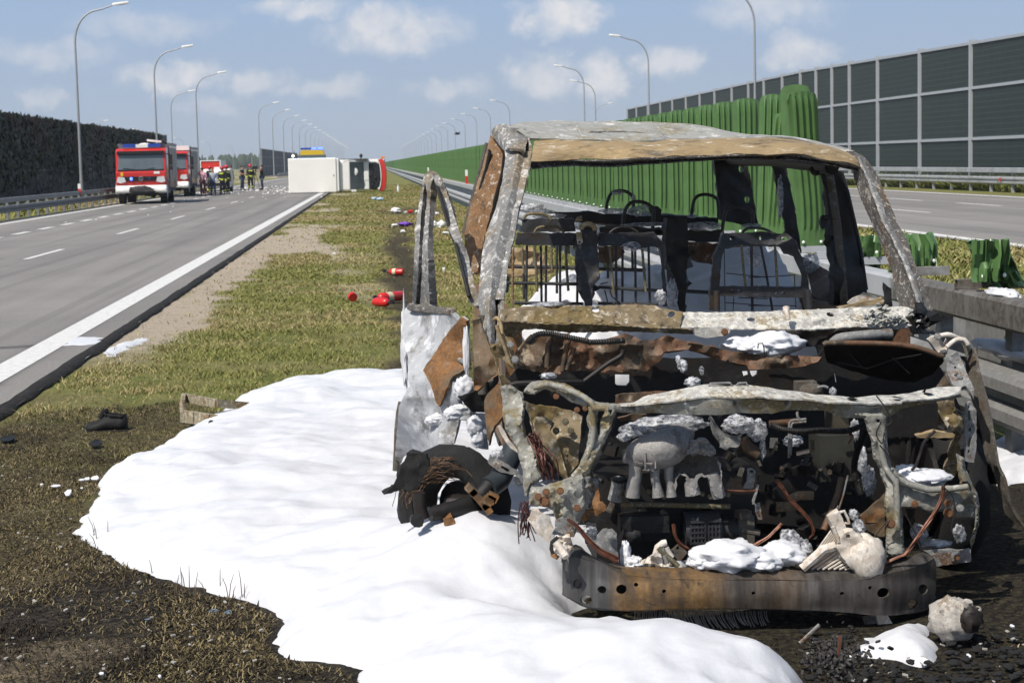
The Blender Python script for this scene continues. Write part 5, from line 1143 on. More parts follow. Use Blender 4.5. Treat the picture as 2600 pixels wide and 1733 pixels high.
# ---- right pillars
lev = [(384, (2150, 2152, 2160, 2165)), (400, (2160, 2162, 2180, 2192)), (425, (2166, 2178, 2192, 2212)), (455, (2172, 2193, 2205, 2231)), (500, (2188, 2205, 2222, 2250)), (560, (2212, 2228, 2246, 2276)), (620, (2240, 2262, 2276, 2305)), (680, (2262, 2290, 2302, 2326)), (740, (2276, 2312, 2325, 2350)), (800, (2292, 2328, 2342, 2370)), (848, (2320, 2340, 2352, 2376))]
skin('a_pillar', rings(lev, [8.12, 8.05, 8.0, 7.95, 7.87, 7.77, 7.67, 7.56, 7.46, 7.36, 7.28], (.10, .0, .035, .05)), 'ashdark', sub=5, thick=.008, dent=.006, freq=16, crisp=4)
skin('windscreen_flange', rings([(y, (xs[2]-4, xs[2]+1, xs[2]+9)) for y, xs in lev[1:10]], [8.04, 7.99, 7.94, 7.86, 7.76, 7.66, 7.55, 7.45, 7.35], (-.012, -.02, .0)), 'ash', sub=5, thick=.006, dent=.006, freq=18, crisp=3)
skin('roof_rail', [up3('I 800,300 1000,322 1200,376 1350,452 1440,560', 8.3), up3('I 900,400 1050,420 1190,460 1290,540 1350,640', 8.06)], 'ash', n=24, sub=5, dent=.006, thick=.012)
sheet('b_pillar', 'I 840,560 960,590 1110,640 1150,760 1180,900 1260,1250 1330,1567 J 1400,600 1420,662 1300,720 1180,830 1022,850 1025,300 I 1000,1567 980,1300 930,900 860,640', [(2100, 450, 8.75), (2110, 700, 8.62), (2180, 600, 8.8), (2190, 740, 8.7)], 'soot', thick=.05, step=9, dent=.015, holes=[ell(*zp('J', 1045, 710), 3, 8, 8), ell(*zp('I', 1003, 1430), 2.5, 8, 8)])
bar('pillar_flange', 'I 960,600 1010,900 1060,1250 1090,1567 J 1120,400 1150,820', [8.66]*6, .02, 'fine', n=6, flat=.5)
bar('pillar_edge', 'I 1115,650 1190,900 1270,1250 1340,1567 J 1410,640', 8.72, .010, 'soot', n=6)
sheet('pillar_foot', 'J 1180,800 1250,740 1380,668 1560,742 1400,790 1250,830', 8.55, 'cream', thick=.01, dent=.004)
sheet('latch', 'I 880,1160 910,1150 950,1170 945,1290 920,1310 885,1300 868,1230', 8.66, 'soot', thick=.03); bar('latch_pin', 'I 900,1190 960,1180', 8.66, .012, 'soot'); bar('grab_handle', 'I 740,590 770,640 800,660 850,650', 8.5, .012, 'soot', dense=10)
sheet('c_pillar', 'I 280,500 455,520 470,700 520,900 580,1200 632,1567 J 640,200 560,60 I 560,1500 450,1400 430,1250 372,920 340,880 320,700', [(1980, 450, 9.95), (2020, 600, 9.85)], 'soot', thick=.05, step=9, dent=.02)
sheet('d_pillar', 'E 1710,505 2095,500 2150,760 2190,1000 2232,1260 2100,1290 1760,1210 1750,900 1730,700', 10.9, 'soot', holes=[ell(*zp('E', 2035, 605), 7, 10, 10), ell(*zp('E', 2105, 970), 7, 9.5, 10)], thick=.05, dent=.02)
bar('roof_side_rail', 'E 1900,500 I 300,500 700,545 1000,590', [10.9, 9.9, 9.0, 8.4], .035, 'soot', n=8)
sheet('side_wall', 'J 640,235 820,335 1020,445 1020,850 980,862 860,760 760,700 720,480', [(2050, 660, 9.8), (2110, 770, 8.9)], 'bulk', thick=.02, dent=.03)
b = MB()                                                       # shell behind: sills, floor, rear frame
b.bbox(2.2, 2.3, 7.7, 10.9, .32, .95).build('side_sill', V['bulk'], van); MB().bbox(.58, .66, 8.3, 10.9, .32, .95).build('side_sill', V['rust'], van)
MB().bbox(.66, 2.2, 7.6, 10.9, .36, .42).build('floor', V['soot'], van)
MB().bbox(.66, 2.2, 10.85, 10.95, .42, .66).build('rear_sill', V['soot'], van)
MB().tube([(.74, 10.9, .9), (.80, 10.9, 1.4), (.9, 10.9, 1.84)], .05, 8).build('d_pillar', V['soot'], van)
for xx in (.75, 2.15):
    w = MB().cyl((xx-.1, 10.05, .29), (xx+.1, 10.05, .29), .19, 18).build('wheel', V['soot'], van, smooth=40)
    MB().cyl((xx-.11, 10.05, .28), (xx+.11, 10.05, .28), .29, 24).build('tyre', V['rubber'], w, smooth=40)
# ---- seats: bare frames
def seat_rods(lst, Y, r, m_, parent, nm='rod'):
    for q in lst: bar(nm, q, Y, r, m_, parent, n=7)
seat = sheet('driver_seat_frame', 'F 1705,240 1765,120 1830,-60 E 1800,1450 1850,1372 2353,1372 I 300,1372 450,1378 560,1440 600,1567 J 640,250 700,450 735,640 762,862 680,862 662,700 640,480 560,280 520,200 400,170 350,100 0,95 F 1960,100 1830,140 1795,300 1772,600 1762,892 1650,892 1672,500',
             [(1850, 700, 8.28), (1950, 600, 8.4), (2040, 700, 8.28)], 'seat', holes=[ell(*zp('I', 420, 1440), 9.5, 6, 12), ell(*zp('E', 2270, 1430), 5, 6, 10), ell(*zp('E', 1925, 1430), 7, 5.5, 10)], thick=.035, step=8, dent=.008)
sheet('cross_member', 'F 1770,592 2353,602 J 0,602 400,606 690,612 695,735 0,725 F 2353,722 1762,712', 8.29, 'seat', seat, holes=[ell(*zp('F', 1930, 645), 5, 2.6, 8), ell(*zp('F', 2010, 650), 5, 2.6, 8), ell(*zp('J', 338, 680), 5, 3.4, 8), ell(*zp('J', 420, 680), 5, 3.4, 8)], thick=.03, step=8, dent=.006)
seat_rods(['F 2035,105 2060,400 2092,650', 'J 318,105 335,400 352,665'], 8.3, .0062, 'rod', seat)
seat_rods(['J 150,120 215,450 290,890', 'J 40,120 45,890', 'F 2150,120 2170,880'], 8.34, .006, 'seat', seat)
seat_rods(['F 1830,140 1840,890', 'F 1850,440 2353,492', 'J 0,490 300,480 560,460', 'J 550,460 570,860', 'F 1845,790 2353,828', 'J 0,826 570,828', 'F 1945,720 1935,890', 'F 1990,730 2353,745'], 8.33, .0022, 'blackwire', seat, 'spring_wire')
bar('headrest_hoop', 'E 2040,1385 2075,1335 2150,1303 I 0,1312 150,1315 250,1350 300,1385', 8.38, .0065, 'seat', seat, n=9, dense=20)
bar('frame_tube', 'F 1740,650 1745,892', 8.25, .014, 'seat', seat, n=10); bar('frame_tube', 'J 710,640 735,860', 8.25, .014, 'seat', seat, n=10)
seat = sheet('passenger_seat_frame', 'A 1480,1368 2180,1372 2195,1525 1450,1512 1465,1420', 8.32, 'seat', thick=.035, step=9, dent=.006)
bar('headrest_hoop', 'A 1680,1365 1715,1315 1800,1296 1960,1302 2035,1370', 8.33, .0062, 'rod', seat, n=9, dense=18)
seat_rods(['B 1675,110 1700,400 1712,660', 'B 2055,110 2065,400 2085,650'], 8.3, .0064, 'rod', seat)
seat_rods(['B 1590,110 1580,820', 'B 1755,110 1765,800', 'B 1982,110 1988,820', 'B 2178,110 2195,400 2190,790', 'B 1820,110 1815,800'], 8.34, .006, 'seat', seat)
seat_rods(['B 1330,555 2180,570', 'B 1440,795 2260,805'], 8.33, .008, 'seat', seat, 'cross_tube')
seat_rods(['B 1425,120 1415,850'], 8.2, .006, 'bpil', seat)
seat = sheet('middle_seat_frame', 'E 330,1375 1000,1375 1090,1480 1105,1567 F 1130,520 1152,842 1102,842 1082,400 1062,132 980,120 800,150 640,120 330,112', 8.34, 'seat', thick=.035, step=9, dent=.012)
bar('headrest_hoop', 'E 465,1370 520,1325 600,1300 720,1310 800,1370', 8.36, .0062, 'seat', seat, n=9, dense=16)
seat_rods(['F 460,115 480,400 512,690', 'F 850,150 870,400 895,660'], 8.3, .0064, 'rod', seat)
seat_rods(['F 535,110 542,790', 'F 615,110 612,790', 'F 765,110 772,790', 'F 925,110 940,800'], 8.35, .006, 'seat', seat)
seat_rods(['F 325,605 700,630 1095,650', 'F 320,800 1040,815'], 8.33, .008, 'seat', seat, 'cross_tube')
seat_rods(['F 400,640 440,790', 'F 460,640 490,720 580,790', 'F 350,570 440,545'], 8.3, .003, 'blackwire', seat, 'spring_wire')
tower = sheet('belt_tower', 'E 112,1300 130,1265 200,1240 280,1265 305,1330 315,1567 F 332,200 332,520 255,600 252,832 168,832 120,600 60,450 42,250 70,130 110,0', 8.26, 'seat', thick=.06, step=9, dent=.02)
bar('belt_buckle', 'E 75,1235 90,1200 130,1195', 8.22, .012, 'ochre', tower, n=8); sheet('belt_buckle', 'E 65,1360 130,1360 138,1490 110,1512 75,1500', 8.22, 'ochre', tower, holes=[ell(*zp('E', 102, 1480), 4, 4, 8)], thick=.015, step=5, dent=.002)
bar('buckle_arch', 'E 120,1330 130,1290 200,1262 270,1290 290,1340', 8.23, .012, 'ochre', tower, n=8, dense=10)
sheet('belt_tower', 'E 1150,1185 1390,1200 1400,1567 F 1400,230 1382,420 1362,902 1290,892 1242,640 1222,460 1140,290 1130,100', 9.15, 'soot', thick=.06, dent=.04)
row3 = sheet('rear_bench_frame', 'E -250,1115 300,1118 400,1140 1150,1162 1760,1195 1752,1292 1400,1312 1150,1290 850,1282 340,1262 -250,1220', 10.3, 'soot', thick=.05, dent=.02, step=14)
row2 = sheet('middle_bench_frame', 'E 330,1312 1150,1322 1400,1332 1800,1352 1780,1482 1400,1472 1100,1400 340,1372', 9.3, 'soot', thick=.05, dent=.02, step=14)
sheet('bench_back', 'A 1540,1205 2155,1205 2175,1352 1530,1362', 9.25, 'seat', row2, thick=.03)
bar('headrest_hoop', 'A 1545,1210 1575,1165 1640,1142 1800,1152 1885,1212', 9.25, .008, 'rod', row2, n=9, dense=16)
for q, Yv, p in (('E 412,1140 435,990 480,900 560,868 660,878 728,930 746,1000 735,1160', 10.3, row3), ('E 612,1300 640,1120 690,1030 760,998 880,1010 970,1070 988,1130 975,1310', 9.3, row2), ('E 1432,1190 1458,1020 1500,940 1580,912 1680,925 1752,990 1762,1190', 10.3, row3), ('E 1802,1360 1840,1130 1900,1070 2000,1058 2120,1090 2172,1150 2165,1310', 9.3, row2)):
    bar('headrest_hoop', q, Yv, .0095, 'seat', p, n=10, dense=28)
sheet('bench_side', 'E 930,1060 1040,1050 1080,1090 1075,1200 980,1200', 10.1, 'soot', row3, thick=.05)
seat_rods(['B 1360,360 2160,375', 'F 330,390 890,405', 'F 1370,655 1660,670'], 9.2, .010, 'seat', row2, 'cross_tube')
seat_rods(['B 1530,120 1540,300 1560,440', 'B 1880,120 1885,300 1895,435'], 9.1, .007, 'rod', row2); seat_rods(['B 1945,110 1948,680', 'B 1550,440 1555,750', 'F 730,130 735,380', 'F 440,320 440,500'], 9.15, .007, 'seat', row2)
sheet('seat_pad_remains', 'F 320,110 600,130 590,260 480,330 330,310', 9.6, 'bulk', row2, thick=.03, dent=.05); sheet('seat_pad_remains', 'F 1400,60 1780,90 1720,330 1560,320 1470,300 1390,240', 9.9, 'bulk', row3, thick=.03, dent=.05)
sheet('seat_pad_remains', 'B 1440,130 1800,220 1900,440 1600,460 1340,480 1330,400', 9.7, 'ochre', row3, thick=.03, dent=.08)
# foam inside the shell
X_, Y_ = np.meshgrid(np.linspace(.68, 2.19, 70), np.linspace(7.75, 10.8, 110))
Zf = .46+.56*sstep(8.2, 10.0, Y_)+.14*(fbm(X_, Y_, 1.8, 4)-.5)*2+.05*(fbm(X_, Y_, 7, 3)-.5)*2+.10*sstep(1.6, 2.19, X_)-.22*sstep(1.15, .75, X_)
me, _v = grid_mesh('foam', np.linspace(.68, 2.19, 70), np.linspace(7.75, 10.8, 110), lambda a, c: Zf); me.materials.append(M['foam']); me.polygons.foreach_set('use_smooth', [True]*len(me.polygons))
objm('foam', me, van, -Vector(wloc(van)))
for i, (w, x, y, Yv, rx, rz) in enumerate((('E', 850, 1110, 10.25, 42, 16), ('E', 560, 1110, 10.25, 60, 8), ('E', 1560, 1290, 9.3, 60, 12), ('E', 1250, 1290, 9.8, 40, 10), ('E', 1450, 1170, 10.25, 16, 6), ('E', 900, 1270, 9.28, 70, 6), ('A', 1650, 1075, 10.0, 40, 14), ('E', 2150, 1290, 9.3, 30, 8), ('I', 380, 950, 9.9, 7, 60), ('J', 740, 320, 9.6, 26, 28), ('F', 1070, 720, 8.3, 16, 22), ('F', 1200, 700, 9.1, 18, 45), ('J', 80, 230, 8.6, 22, 32), ('A', 1850, 1170, 9.3, 50, 8), ('B', 1850, 812, 7.4, 50, 7), ('E', 560, 890, 10.28, 18, 7), ('E', 745, 960, 10.28, 6, 14), ('F', 720, 120, 8.32, 26, 14))):
    blob('foam', *zp(w, x, y), Yv, rx*.85, rz*.85, .05, .32, van, 40+i, M['foam_wet_shaded'])
# ---- engine
eng = MB().box(U(1700, 1290, 6.95), (.62, .34, .34)).build('engine', V['soot'], van)
b = MB(); b.box(U(*zp('H', 860, 590), 6.74), (.185, .10, .065)); b.box(U(*zp('H', 860, 500), 6.76), (.17, .09, .02)); b.box(U(*zp('H', 1000, 720), 6.76), (.12, .08, .04)); b.build('engine_cover', V['soot'], eng)
b = MB(); c = U(*zp('H', 1560, 690), 6.72); b.cyl(c+Vector((-.07, 0, 0)), c+Vector((.065, 0, 0)), .075, 20)
for i in range(9): b.box(c+Vector((-.055+.0135*i, -.076, .0)), (.006, .012, .075))
for i in range(6):
    b.box(c+Vector((.035, -.07, -.05+.02*i)), (.05, .02, .007)); b.box(c+Vector((-.03, -.074, -.05+.02*i)), (.05, .02, .007))
b.build('alternator', V['seat'], eng, smooth=30)
b = MB(); c = U(*zp('H', 1850, 700), 6.74); b.cyl(c+Vector((-.04, 0, 0)), c+Vector((.04, 0, 0)), .06, 18); b.build('pulley', V['soot'], eng, smooth=40)
b = MB(); c = U(*zp('H', 2080, 700), 6.72); b.box(c, (.06, .06, .13)); b.cyl(c+Vector((-.02, -.02, .01)), c+Vector((.05, -.02, -.005)), .014, 10); b.box(c+Vector((-.01, -.01, .07)), (.05, .05, .03), .3); b.build('pump', V['fine'], eng)
bar('fuel_rail', 'H 600,380 900,378 1400,390 1900,402', 6.68, .010, 'rod', eng, n=8)
bar('coolant_stub', 'H 570,80 560,150 530,320', [6.66, 6.67, 6.68], [.028, .026, .03], 'steel', eng, n=14); bar('stub_mouth', 'H 572,62 571,82', 6.65, .031, 'soot', eng, n=14)
for q in ((640, 228), (935, 225), (1570, 250), (1395, 385), (1700, 400), (1875, 258), (1110, 285), (1660, 285)): bolt(*zp('H', *q), 6.67, .009, 'rod', eng)
sheet('bracket', 'K 0,1360 40,1352 85,1385 75,1500 L 60,180 0,190 H 2060,180 2100,100 2105,30 G 2110,1380', 6.66, 'steel', eng, holes=[ell(*zp('K', 40, 1395), 6, 4, 10)], thick=.012, step=6, dent=.004)
sheet('bracket', 'L 80,370 140,350 165,555 120,560 90,460', 6.62, 'steel', eng, holes=[ell(*zp('L', 120, 425), 2.2, 2.6, 7), ell(*zp('L', 132, 515), 3, 3, 7)], thick=.008, step=5, dent=.002)
bar('cable_tie', 'L 115,140 95,230 60,330 65,370', 6.6, .006, 'steel', eng, n=6)
b = MB(); g_ = random.Random(21)
for i in range(90):
    x = g_.uniform(1470, 2230); y = g_.uniform(1120, 1420); c = U(x, y, g_.uniform(6.78, 7.0)); s_ = g_.uniform(.012, .045)
    if g_.random() < .5: b.box(c, (s_*g_.uniform(.6, 2), s_, s_*g_.uniform(.5, 1.4)), g_.uniform(0, 3), g_.uniform(0, 3))
    else: b.cyl(c, c+Vector((g_.uniform(-.05, .05), g_.uniform(-.03, .03), g_.uniform(-.05, .05))), s_*.4, 8)
tag(b.build('charred_fittings', V['soot'], eng), kind='stuff')
b = MB()
for i in range(34):
    x = g_.uniform(1480, 2230); y = g_.uniform(1130, 1400); c = U(x, y, g_.uniform(6.72, 6.85)); s_ = g_.uniform(.006, .016)
    if g_.random() < .6: b.cyl(c, c+Vector((g_.uniform(-.01, .01), -.02, g_.uniform(-.01, .01))), s_, 6)
    else: b.box(c, (s_*2.4, .012, s_*1.2), 0, g_.uniform(0, 3))
tag(b.build('small_fittings', V['fine'], eng), kind='stuff')
# intake manifold
b = MB(); b.tube(crom(up3('G 760,1310 790,1220 900,1165 1080,1130 1200,1070 1270,980 1330,910 1400,885 1440,905', [6.62, 6.62, 6.61, 6.6, 6.62, 6.66, 6.7, 6.72, 6.72]), 30), [.045+.028*math.sin(min(1, i/14)*1.57)-(.03*max(0, (i-14)/15)) for i in range(30)], 16)
man = b.build('intake_manifold', V['alu'], eng, smooth=70)
for q, r in (('G 790,1290 770,1480 H 745,150 730,290', (.026, .024, .025, .028)), ('G 1000,1330 1000,1480 H 1020,150 1035,280', (.02, .017, .017, .023)), ('G 1160,1330 1165,1480 H 1180,120 1195,280', (.02, .016, .016, .02)), ('G 1450,1470 H 1440,120 1460,260', (.02, .026, .03)), ('G 1700,1420 H 1720,100 1770,280', (.02, .026, .026))): bar('runner', q, 6.6, list(r), 'alu', man, n=12, jitter=.006)
sheet('torn_plenum', 'G 1180,1110 1380,1040 1600,1022 1722,1120 1738,1190 1690,1216 1500,1182 1330,1192 1240,1240 1150,1330 1040,1380 960,1400 880,1370 1000,1250', 6.58, 'alu', man, thick=.012, dent=.03, freq=.05, rough=2.2, step=6)
sheet('plenum_back', 'G 1240,1245 1330,1200 1500,1190 1740,1230 1790,1300 1800,1540 1720,1520 1640,1430 1530,1420 1470,1500 1380,1420 1280,1420 1230,1500', 6.66, 'fine', man, thick=.02, dent=.01)
sheet('torn_runner', 'G 1250,1480 1290,1420 1380,1430 1420,1500 H 1470,80 1500,40 G 1530,1430 1640,1440 H 1670,60 1790,140 1800,60 G 1760,1280 1790,1300 1805,1540 H 1815,300 1740,290 1680,200 1650,60 1560,40 1520,70 1490,250 1430,262 1390,130 1370,40 1300,25 1262,90 1255,200 1230,150', 6.57, 'alu', man, thick=.012, dent=.012, rough=2.4, step=6)
for q in ('G 770,1290 850,1305', 'G 885,1170 888,1380', 'G 890,1300 970,1305', 'G 1005,1140 1010,1360'): bar('rib', q, 6.545, .004, 'alu', man, n=5)
sheet('throttle_remains', 'G 1670,760 1720,800 1790,900 1900,960 2030,970 2020,1090 1980,1110 1900,1100 1850,1140 1790,1110 1770,980', 6.72, 'steel', eng, thick=.03, dent=.03)
bar('pipe', 'G 2040,1020 2100,1110 2230,1190', 6.75, [.028, .026, .024], 'bulk', eng, n=12)
# ---- battery box, hoses, wires on the right
b = MB(); c0 = U(*zp('K', 830, 960), 6.85); c1 = U(*zp('K', 1240, 1490), 6.85); b.bbox(c0.x, c1.x, 6.82, 7.0, c1.z, c0.z); b.build('battery_box', mat('sooty_olive_box', (.022, .022, .017), .6, 0, .4, 8, .2), van)
MB().bbox(U(*zp('K', 985, 700), 7).x, U(*zp('K', 1160, 900), 7).x, 6.95, 7.1, U(*zp('K', 985, 930), 7).z, U(*zp('K', 985, 700), 7).z).build('fuse_box', mat('brown_box', (.045, .038, .024), .6, 0, .4, 8), van)
bar('hose', 'K 260,830 400,890 600,915 850,905 1150,912 1280,880 1370,838', 6.62, .013, 'soot', n=9, dense=110, ribs=1)
bar('hose', 'K 1410,900 1350,1050 1290,1200 1265,1350 1280,1500 L 1300,100 1350,250', 6.6, .014, 'soot', n=9, dense=120, ribs=1)
bar('hose', 'K 250,820 500,800 600,790', 6.7, .012, 'bulk', n=8, dense=50, ribs=1)
for q in ('K 690,770 600,780 510,790 490,850 490,1050 485,1230', 'K 690,800 560,815 515,840 512,1050 500,1200', 'K 585,680 595,750 640,790', 'K 820,395 900,378 950,395'): bar('brake_pipe', q, 6.66, .0055, 'steel', n=7, dense=18)
b = MB(); b.ball(U(*zp('K', 740, 425), 6.95), (.05, .05, .03), 14, 10, .2, 3); b.box(U(*zp('K', 680, 390), 6.97), (.08, .06, .05)); b.build('master_cylinder', V['fine'], van, smooth=50)
def wires(name, s, Y, k, spread, r, m_, seed):
    b = MB(); g = random.Random(seed)
    for i in range(k):
        ox, oy = g.uniform(-spread, spread), g.uniform(-spread, spread)
        P = [U(x+ox*g.uniform(.5, 1.2), y+oy*g.uniform(.5, 1.2), Y+g.uniform(-.006, .006)) for x, y in pt(s)]; b.tube(crom(P, 16), r, 4)
    return tag(b.build(name, V[m_], van), kind='stuff')
wires('copper_wiring', 'L 330,90 400,170 480,290 570,390 650,480 740,580 780,680 770,740 730,775', 6.6, 7, 3, .0034, 'copper', 5)
wires('copper_wiring', 'O 1385,390 1375,500 1330,620 1250,760 1160,880 1085,1000 1020,1090 930,1210', 6.36, 9, 4, .0034, 'copper', 6)
wires('copper_wiring', 'O 920,1225 800,1270 660,1340', 6.36, 6, 3, .0034, 'copper', 7)
wires('copper_wiring', 'L 30,885 120,840 240,770 330,680 400,610', 6.62, 6, 3, .003, 'copper', 8)
wires('copper_wiring', 'L -380,180 -260,215 0,225 130,205', 6.6, 7, 3, .003, 'copper', 9); wires('copper_wiring', 'H 1230,620 1250,750 1310,850 1400,910', 6.6, 4, 3, .004, 'copper', 10)
wires('copper_wiring', 'K 1210,950 1240,980 1200,1060', 6.62, 5, 3, .003, 'copper', 12)
bar('rust_pipe', 'L 1115,60 1075,240 1010,420 950,570 900,690', [6.72, 6.7, 6.68, 6.66, 6.64], .014, 'bulk', n=10)
bar('wire_rod', 'L 1190,30 1130,280 1075,440 1060,430 1075,390', 6.55, .0035, 'steel', n=6, dense=18)
for q in ('K 1530,490 1640,640 1710,790 1645,850', 'K 1570,810 1590,800 1530,945 1600,1060 1625,930', 'K 1570,1080 1680,1220 1740,1340', 'O 940,730 1000,850 1080,1000 1140,1160', 'O 700,870 750,800', 'O 720,800 540,1030', 'O 1410,420 1500,520 1520,700 1480,900'): bar('loose_wire', q, 6.37, .0026, 'blackwire', n=5, dense=20)
bar('loose_wire', 'N 1290,1140 1160,1280 1110,1420 1050,1567 O 940,280', 6.6, .006, 'blackwire', n=6, dense=24); bar('loose_wire', 'F 2230,1340 2240,1280 2290,1275 2305,1330 2310,1440 2200,1450', 7.05, .0026, 'blackwire', n=5)
bar('rust_strap', 'L 510,310 600,270 780,270', 6.68, .018, 'rust', n=7, flat=.4); bar('rust_strap', 'L 330,410 500,400 570,400', 6.7, .02, 'rust', n=7, flat=.4)
# ---- broken radiator behind the bumper
rad = sheet('radiator_end_tank', 'L 1040,885 1150,722 1250,690 1320,740 1400,790 1500,812 1560,900 1582,1100 1482,1146 1230,1146', [(2160, 1390, 6.34), (2200, 1400, 6.31), (2220, 1440, 6.34)], 'cream', thick=.03, dent=.02, step=8, holes=[ell(*zp('L', 1190, 755), 6, 6, 9)])
b = MB(); b.ball(U(*zp('L', 1420, 1000), 6.36), (.065, .07, .085), 16, 10, .25, 6); b.build('tank_bulge', V['cream'], rad, smooth=70)
sheet('side_tank', 'L 950,522 1090,460 1190,700 1130,790 1062,832 1010,640', 6.37, 'cream', rad, thick=.05, dent=.006)
bar('tank_loop', 'L 1090,470 1145,455 1190,540 1205,600 1150,600', 6.38, .006, 'cream', rad, n=6)
bar('fin_edge', 'L 1010,640 1050,740 1075,830', 6.34, .008, 'cream', rad, n=6)
p_ = pt('L 690,1142 930,920'); q_ = pt('L 1240,1160 1050,880')
b = MB(); b.tube([U(*zp('L', 640, 1142), 6.36), U(*zp('L', 900, 912), 6.36), U(*zp('L', 1040, 872), 6.36)], .018, 8)
b.build('core_frame', V['cream'], rad, smooth=40)
for i in range(8):
    a = i/8; x0, y0 = p_[0][0]+(p_[1][0]-p_[0][0])*0+i*14, p_[0][1]+2; x1, y1 = q_[1][0]+(q_[0][0]-q_[1][0])*(i+.3)/8, q_[1][1]+(q_[0][1]-q_[1][1])*(i+.3)/8
    MB().tube([U(x0, y0, 6.37), U(x1, y1, 6.37)], .0042, 6).build('core_tube', V['cream'], rad)
sheet('core_back', 'L 690,1142 930,915 1050,880 1240,1150', 6.42, 'bulk', rad, thick=.02)
for i in range(6): bar('core_tube', 'L %d,%d %d,%d' % (760+38*i, 1010-20*i, 990+14*i, 690+22*i), 6.44, .004, 'cream', rad, n=5)
sheet('bent_bracket', 'H 850,1120 870,1060 920,1000 980,985 1080,1010 1120,1080 1230,1110 1270,1125', 6.4, 'cream', thick=.02, dent=.05, freq=.06)
bar('strap', 'H 1010,1000 1035,880 1100,840 1140,830', 6.42, [.014, .012, .014, .012], 'cream', n=8); bar('strap', 'H 1040,890 1110,960 1180,1020 1280,1115', 6.41, .010, 'rod', n=8); bar('strap', 'H 1090,900 1120,1000 1150,1090', 6.41, .009, 'steel', n=8); bar('strap', 'H 1130,890 1160,950 1200,1010', 6.42, .012, 'cream', n=8)
sheet('perforated_plate', 'H 1180,940 1280,855 1400,950 1290,1060', 6.44, 'fine', holes=[ell(*zp('H', 1275, 898), 4, 4.5, 9), ell(*zp('H', 1212, 955), 4, 4.5, 9)], thick=.01, step=6, dent=.002)
sheet('mount_arm', 'H 590,860 640,710 830,700 850,820 700,830 640,900', 6.62, 'seat', thick=.04, dent=.02); blob('foam', *zp('H', 650, 960), 6.5, 14, 34, .04, .3, van, 3); blob('foam', *zp('H', 750, 1080), 6.45, 24, 18, .05, .4, van, 4)
# ---- bumper beam
Bt = pt('D 2020,1180 H 60,850 200,962 400,1072 600,1120 1000,1130 2353,1132 L 600,1142 1000,1152 1400,1152 1600,1130 1800,1070 2100,930 Q 1185,5')
Br = pt('D 2012,1300 H 40,1000 150,1032 450,1132 560,1192 800,1242 1300,1278 2353,1282 L 600,1290 1000,1290 1450,1274 1600,1240 1800,1180 2180,1060 Q 1265,90')
Bb = [(1428, 1508), (1470, 1530), (1493, 1540), (1576, 1548), (1797, 1543), (1930, 1543), (2073, 1548), (2180, 1556), (2239, 1560), (2300, 1556), (2350, 1547), (2374, 1515)]
def bmY(x): return 6.30 + (.16*max(0, (1575-x)/150)**1.4 if x < 1575 else 0) + (.16*max(0, (x-2225)/150)**1.4 if x > 2225 else 0)
beam_outline = Br[:1] + Br[1:] + [(2376, 1424), (2378, 1470)] + Bb[::-1]
holes = [ell(1466, 1482, 11, 13, 14), ell(1528, 1496, 11.5, 10, 14), ell(1578, 1495, 14, 12.5, 14), ell(1615, 1483, 5.5, 5, 10), ell(1686, 1500, 5.2, 5, 10), ell(1913, 1505, 5, 5, 10), ell(2138, 1506, 5.4, 5, 10), ell(2209, 1491, 4.8, 5, 10), ell(2243, 1504, 16, 13, 14, -.2), ell(2344, 1495, 12, 13, 14), ell(2318, 1533, 13, 11, 14, -.3), ell(1488, 1522, 14.5, 11.5, 14)]
beam = sheet('bumper_beam', beam_outline, lambda x, y: bmY(x)-.012*math.sin(min(1, max(0, (y-1470)/75))*3.14), 'beam', holes=holes, thick=.008, step=9, dent=.006, freq=.015, rough=.4)
skin('beam_flange', [[U(x, y, bmY(x)+.002) for x, y in crom([(*q, 0) for q in Br], 30) for x, y in [(x, y)]] if False else [U(q[0], q[1], bmY(q[0])+.003) for q in crom([(*q, 0) for q in Br], 40)], [U(q[0], q[1]-3, bmY(q[0])+.05) for q in crom([((a[0]+c[0])/2, (a[1]+c[1])/2, 0) for a, c in zip(Br, Bt)], 40)], [U(q[0], q[1], bmY(q[0])+.10) for q in crom([(*q, 0) for q in Bt], 40)]], 'beam', beam, n=60, sub=4, dent=.004, thick=.006)
skin('beam_flange', [[U(q[0], q[1], bmY(q[0])+.004) for q in crom([(*q, 0) for q in Bb], 30)], [U(q[0], q[1]-4, bmY(q[0])+.09) for q in crom([(*q, 0) for q in Bb], 30)]], 'beam', beam, n=50, sub=3, dent=.003, thick=.006)
sheet('back_plate', [(1440, 1440), (1560, 1465), (2250, 1465), (2360, 1430), (2365, 1505), (2240, 1545), (1570, 1535), (1440, 1500)], lambda x, y: bmY(x)+.10, 'seat', beam, holes=[ell(1492, 1519, 12, 10, 12), ell(2316, 1534, 12, 10, 12)], thick=.01, step=20, dent=.004)
for x, y, q in ((1500, 1480, -1), (2330, 1470, 1)): MB().cyl(U(x, y, bmY(x)+.09), U(x, y, 6.75), .035, 12).build('crash_tube', V['seat'], beam, smooth=40)
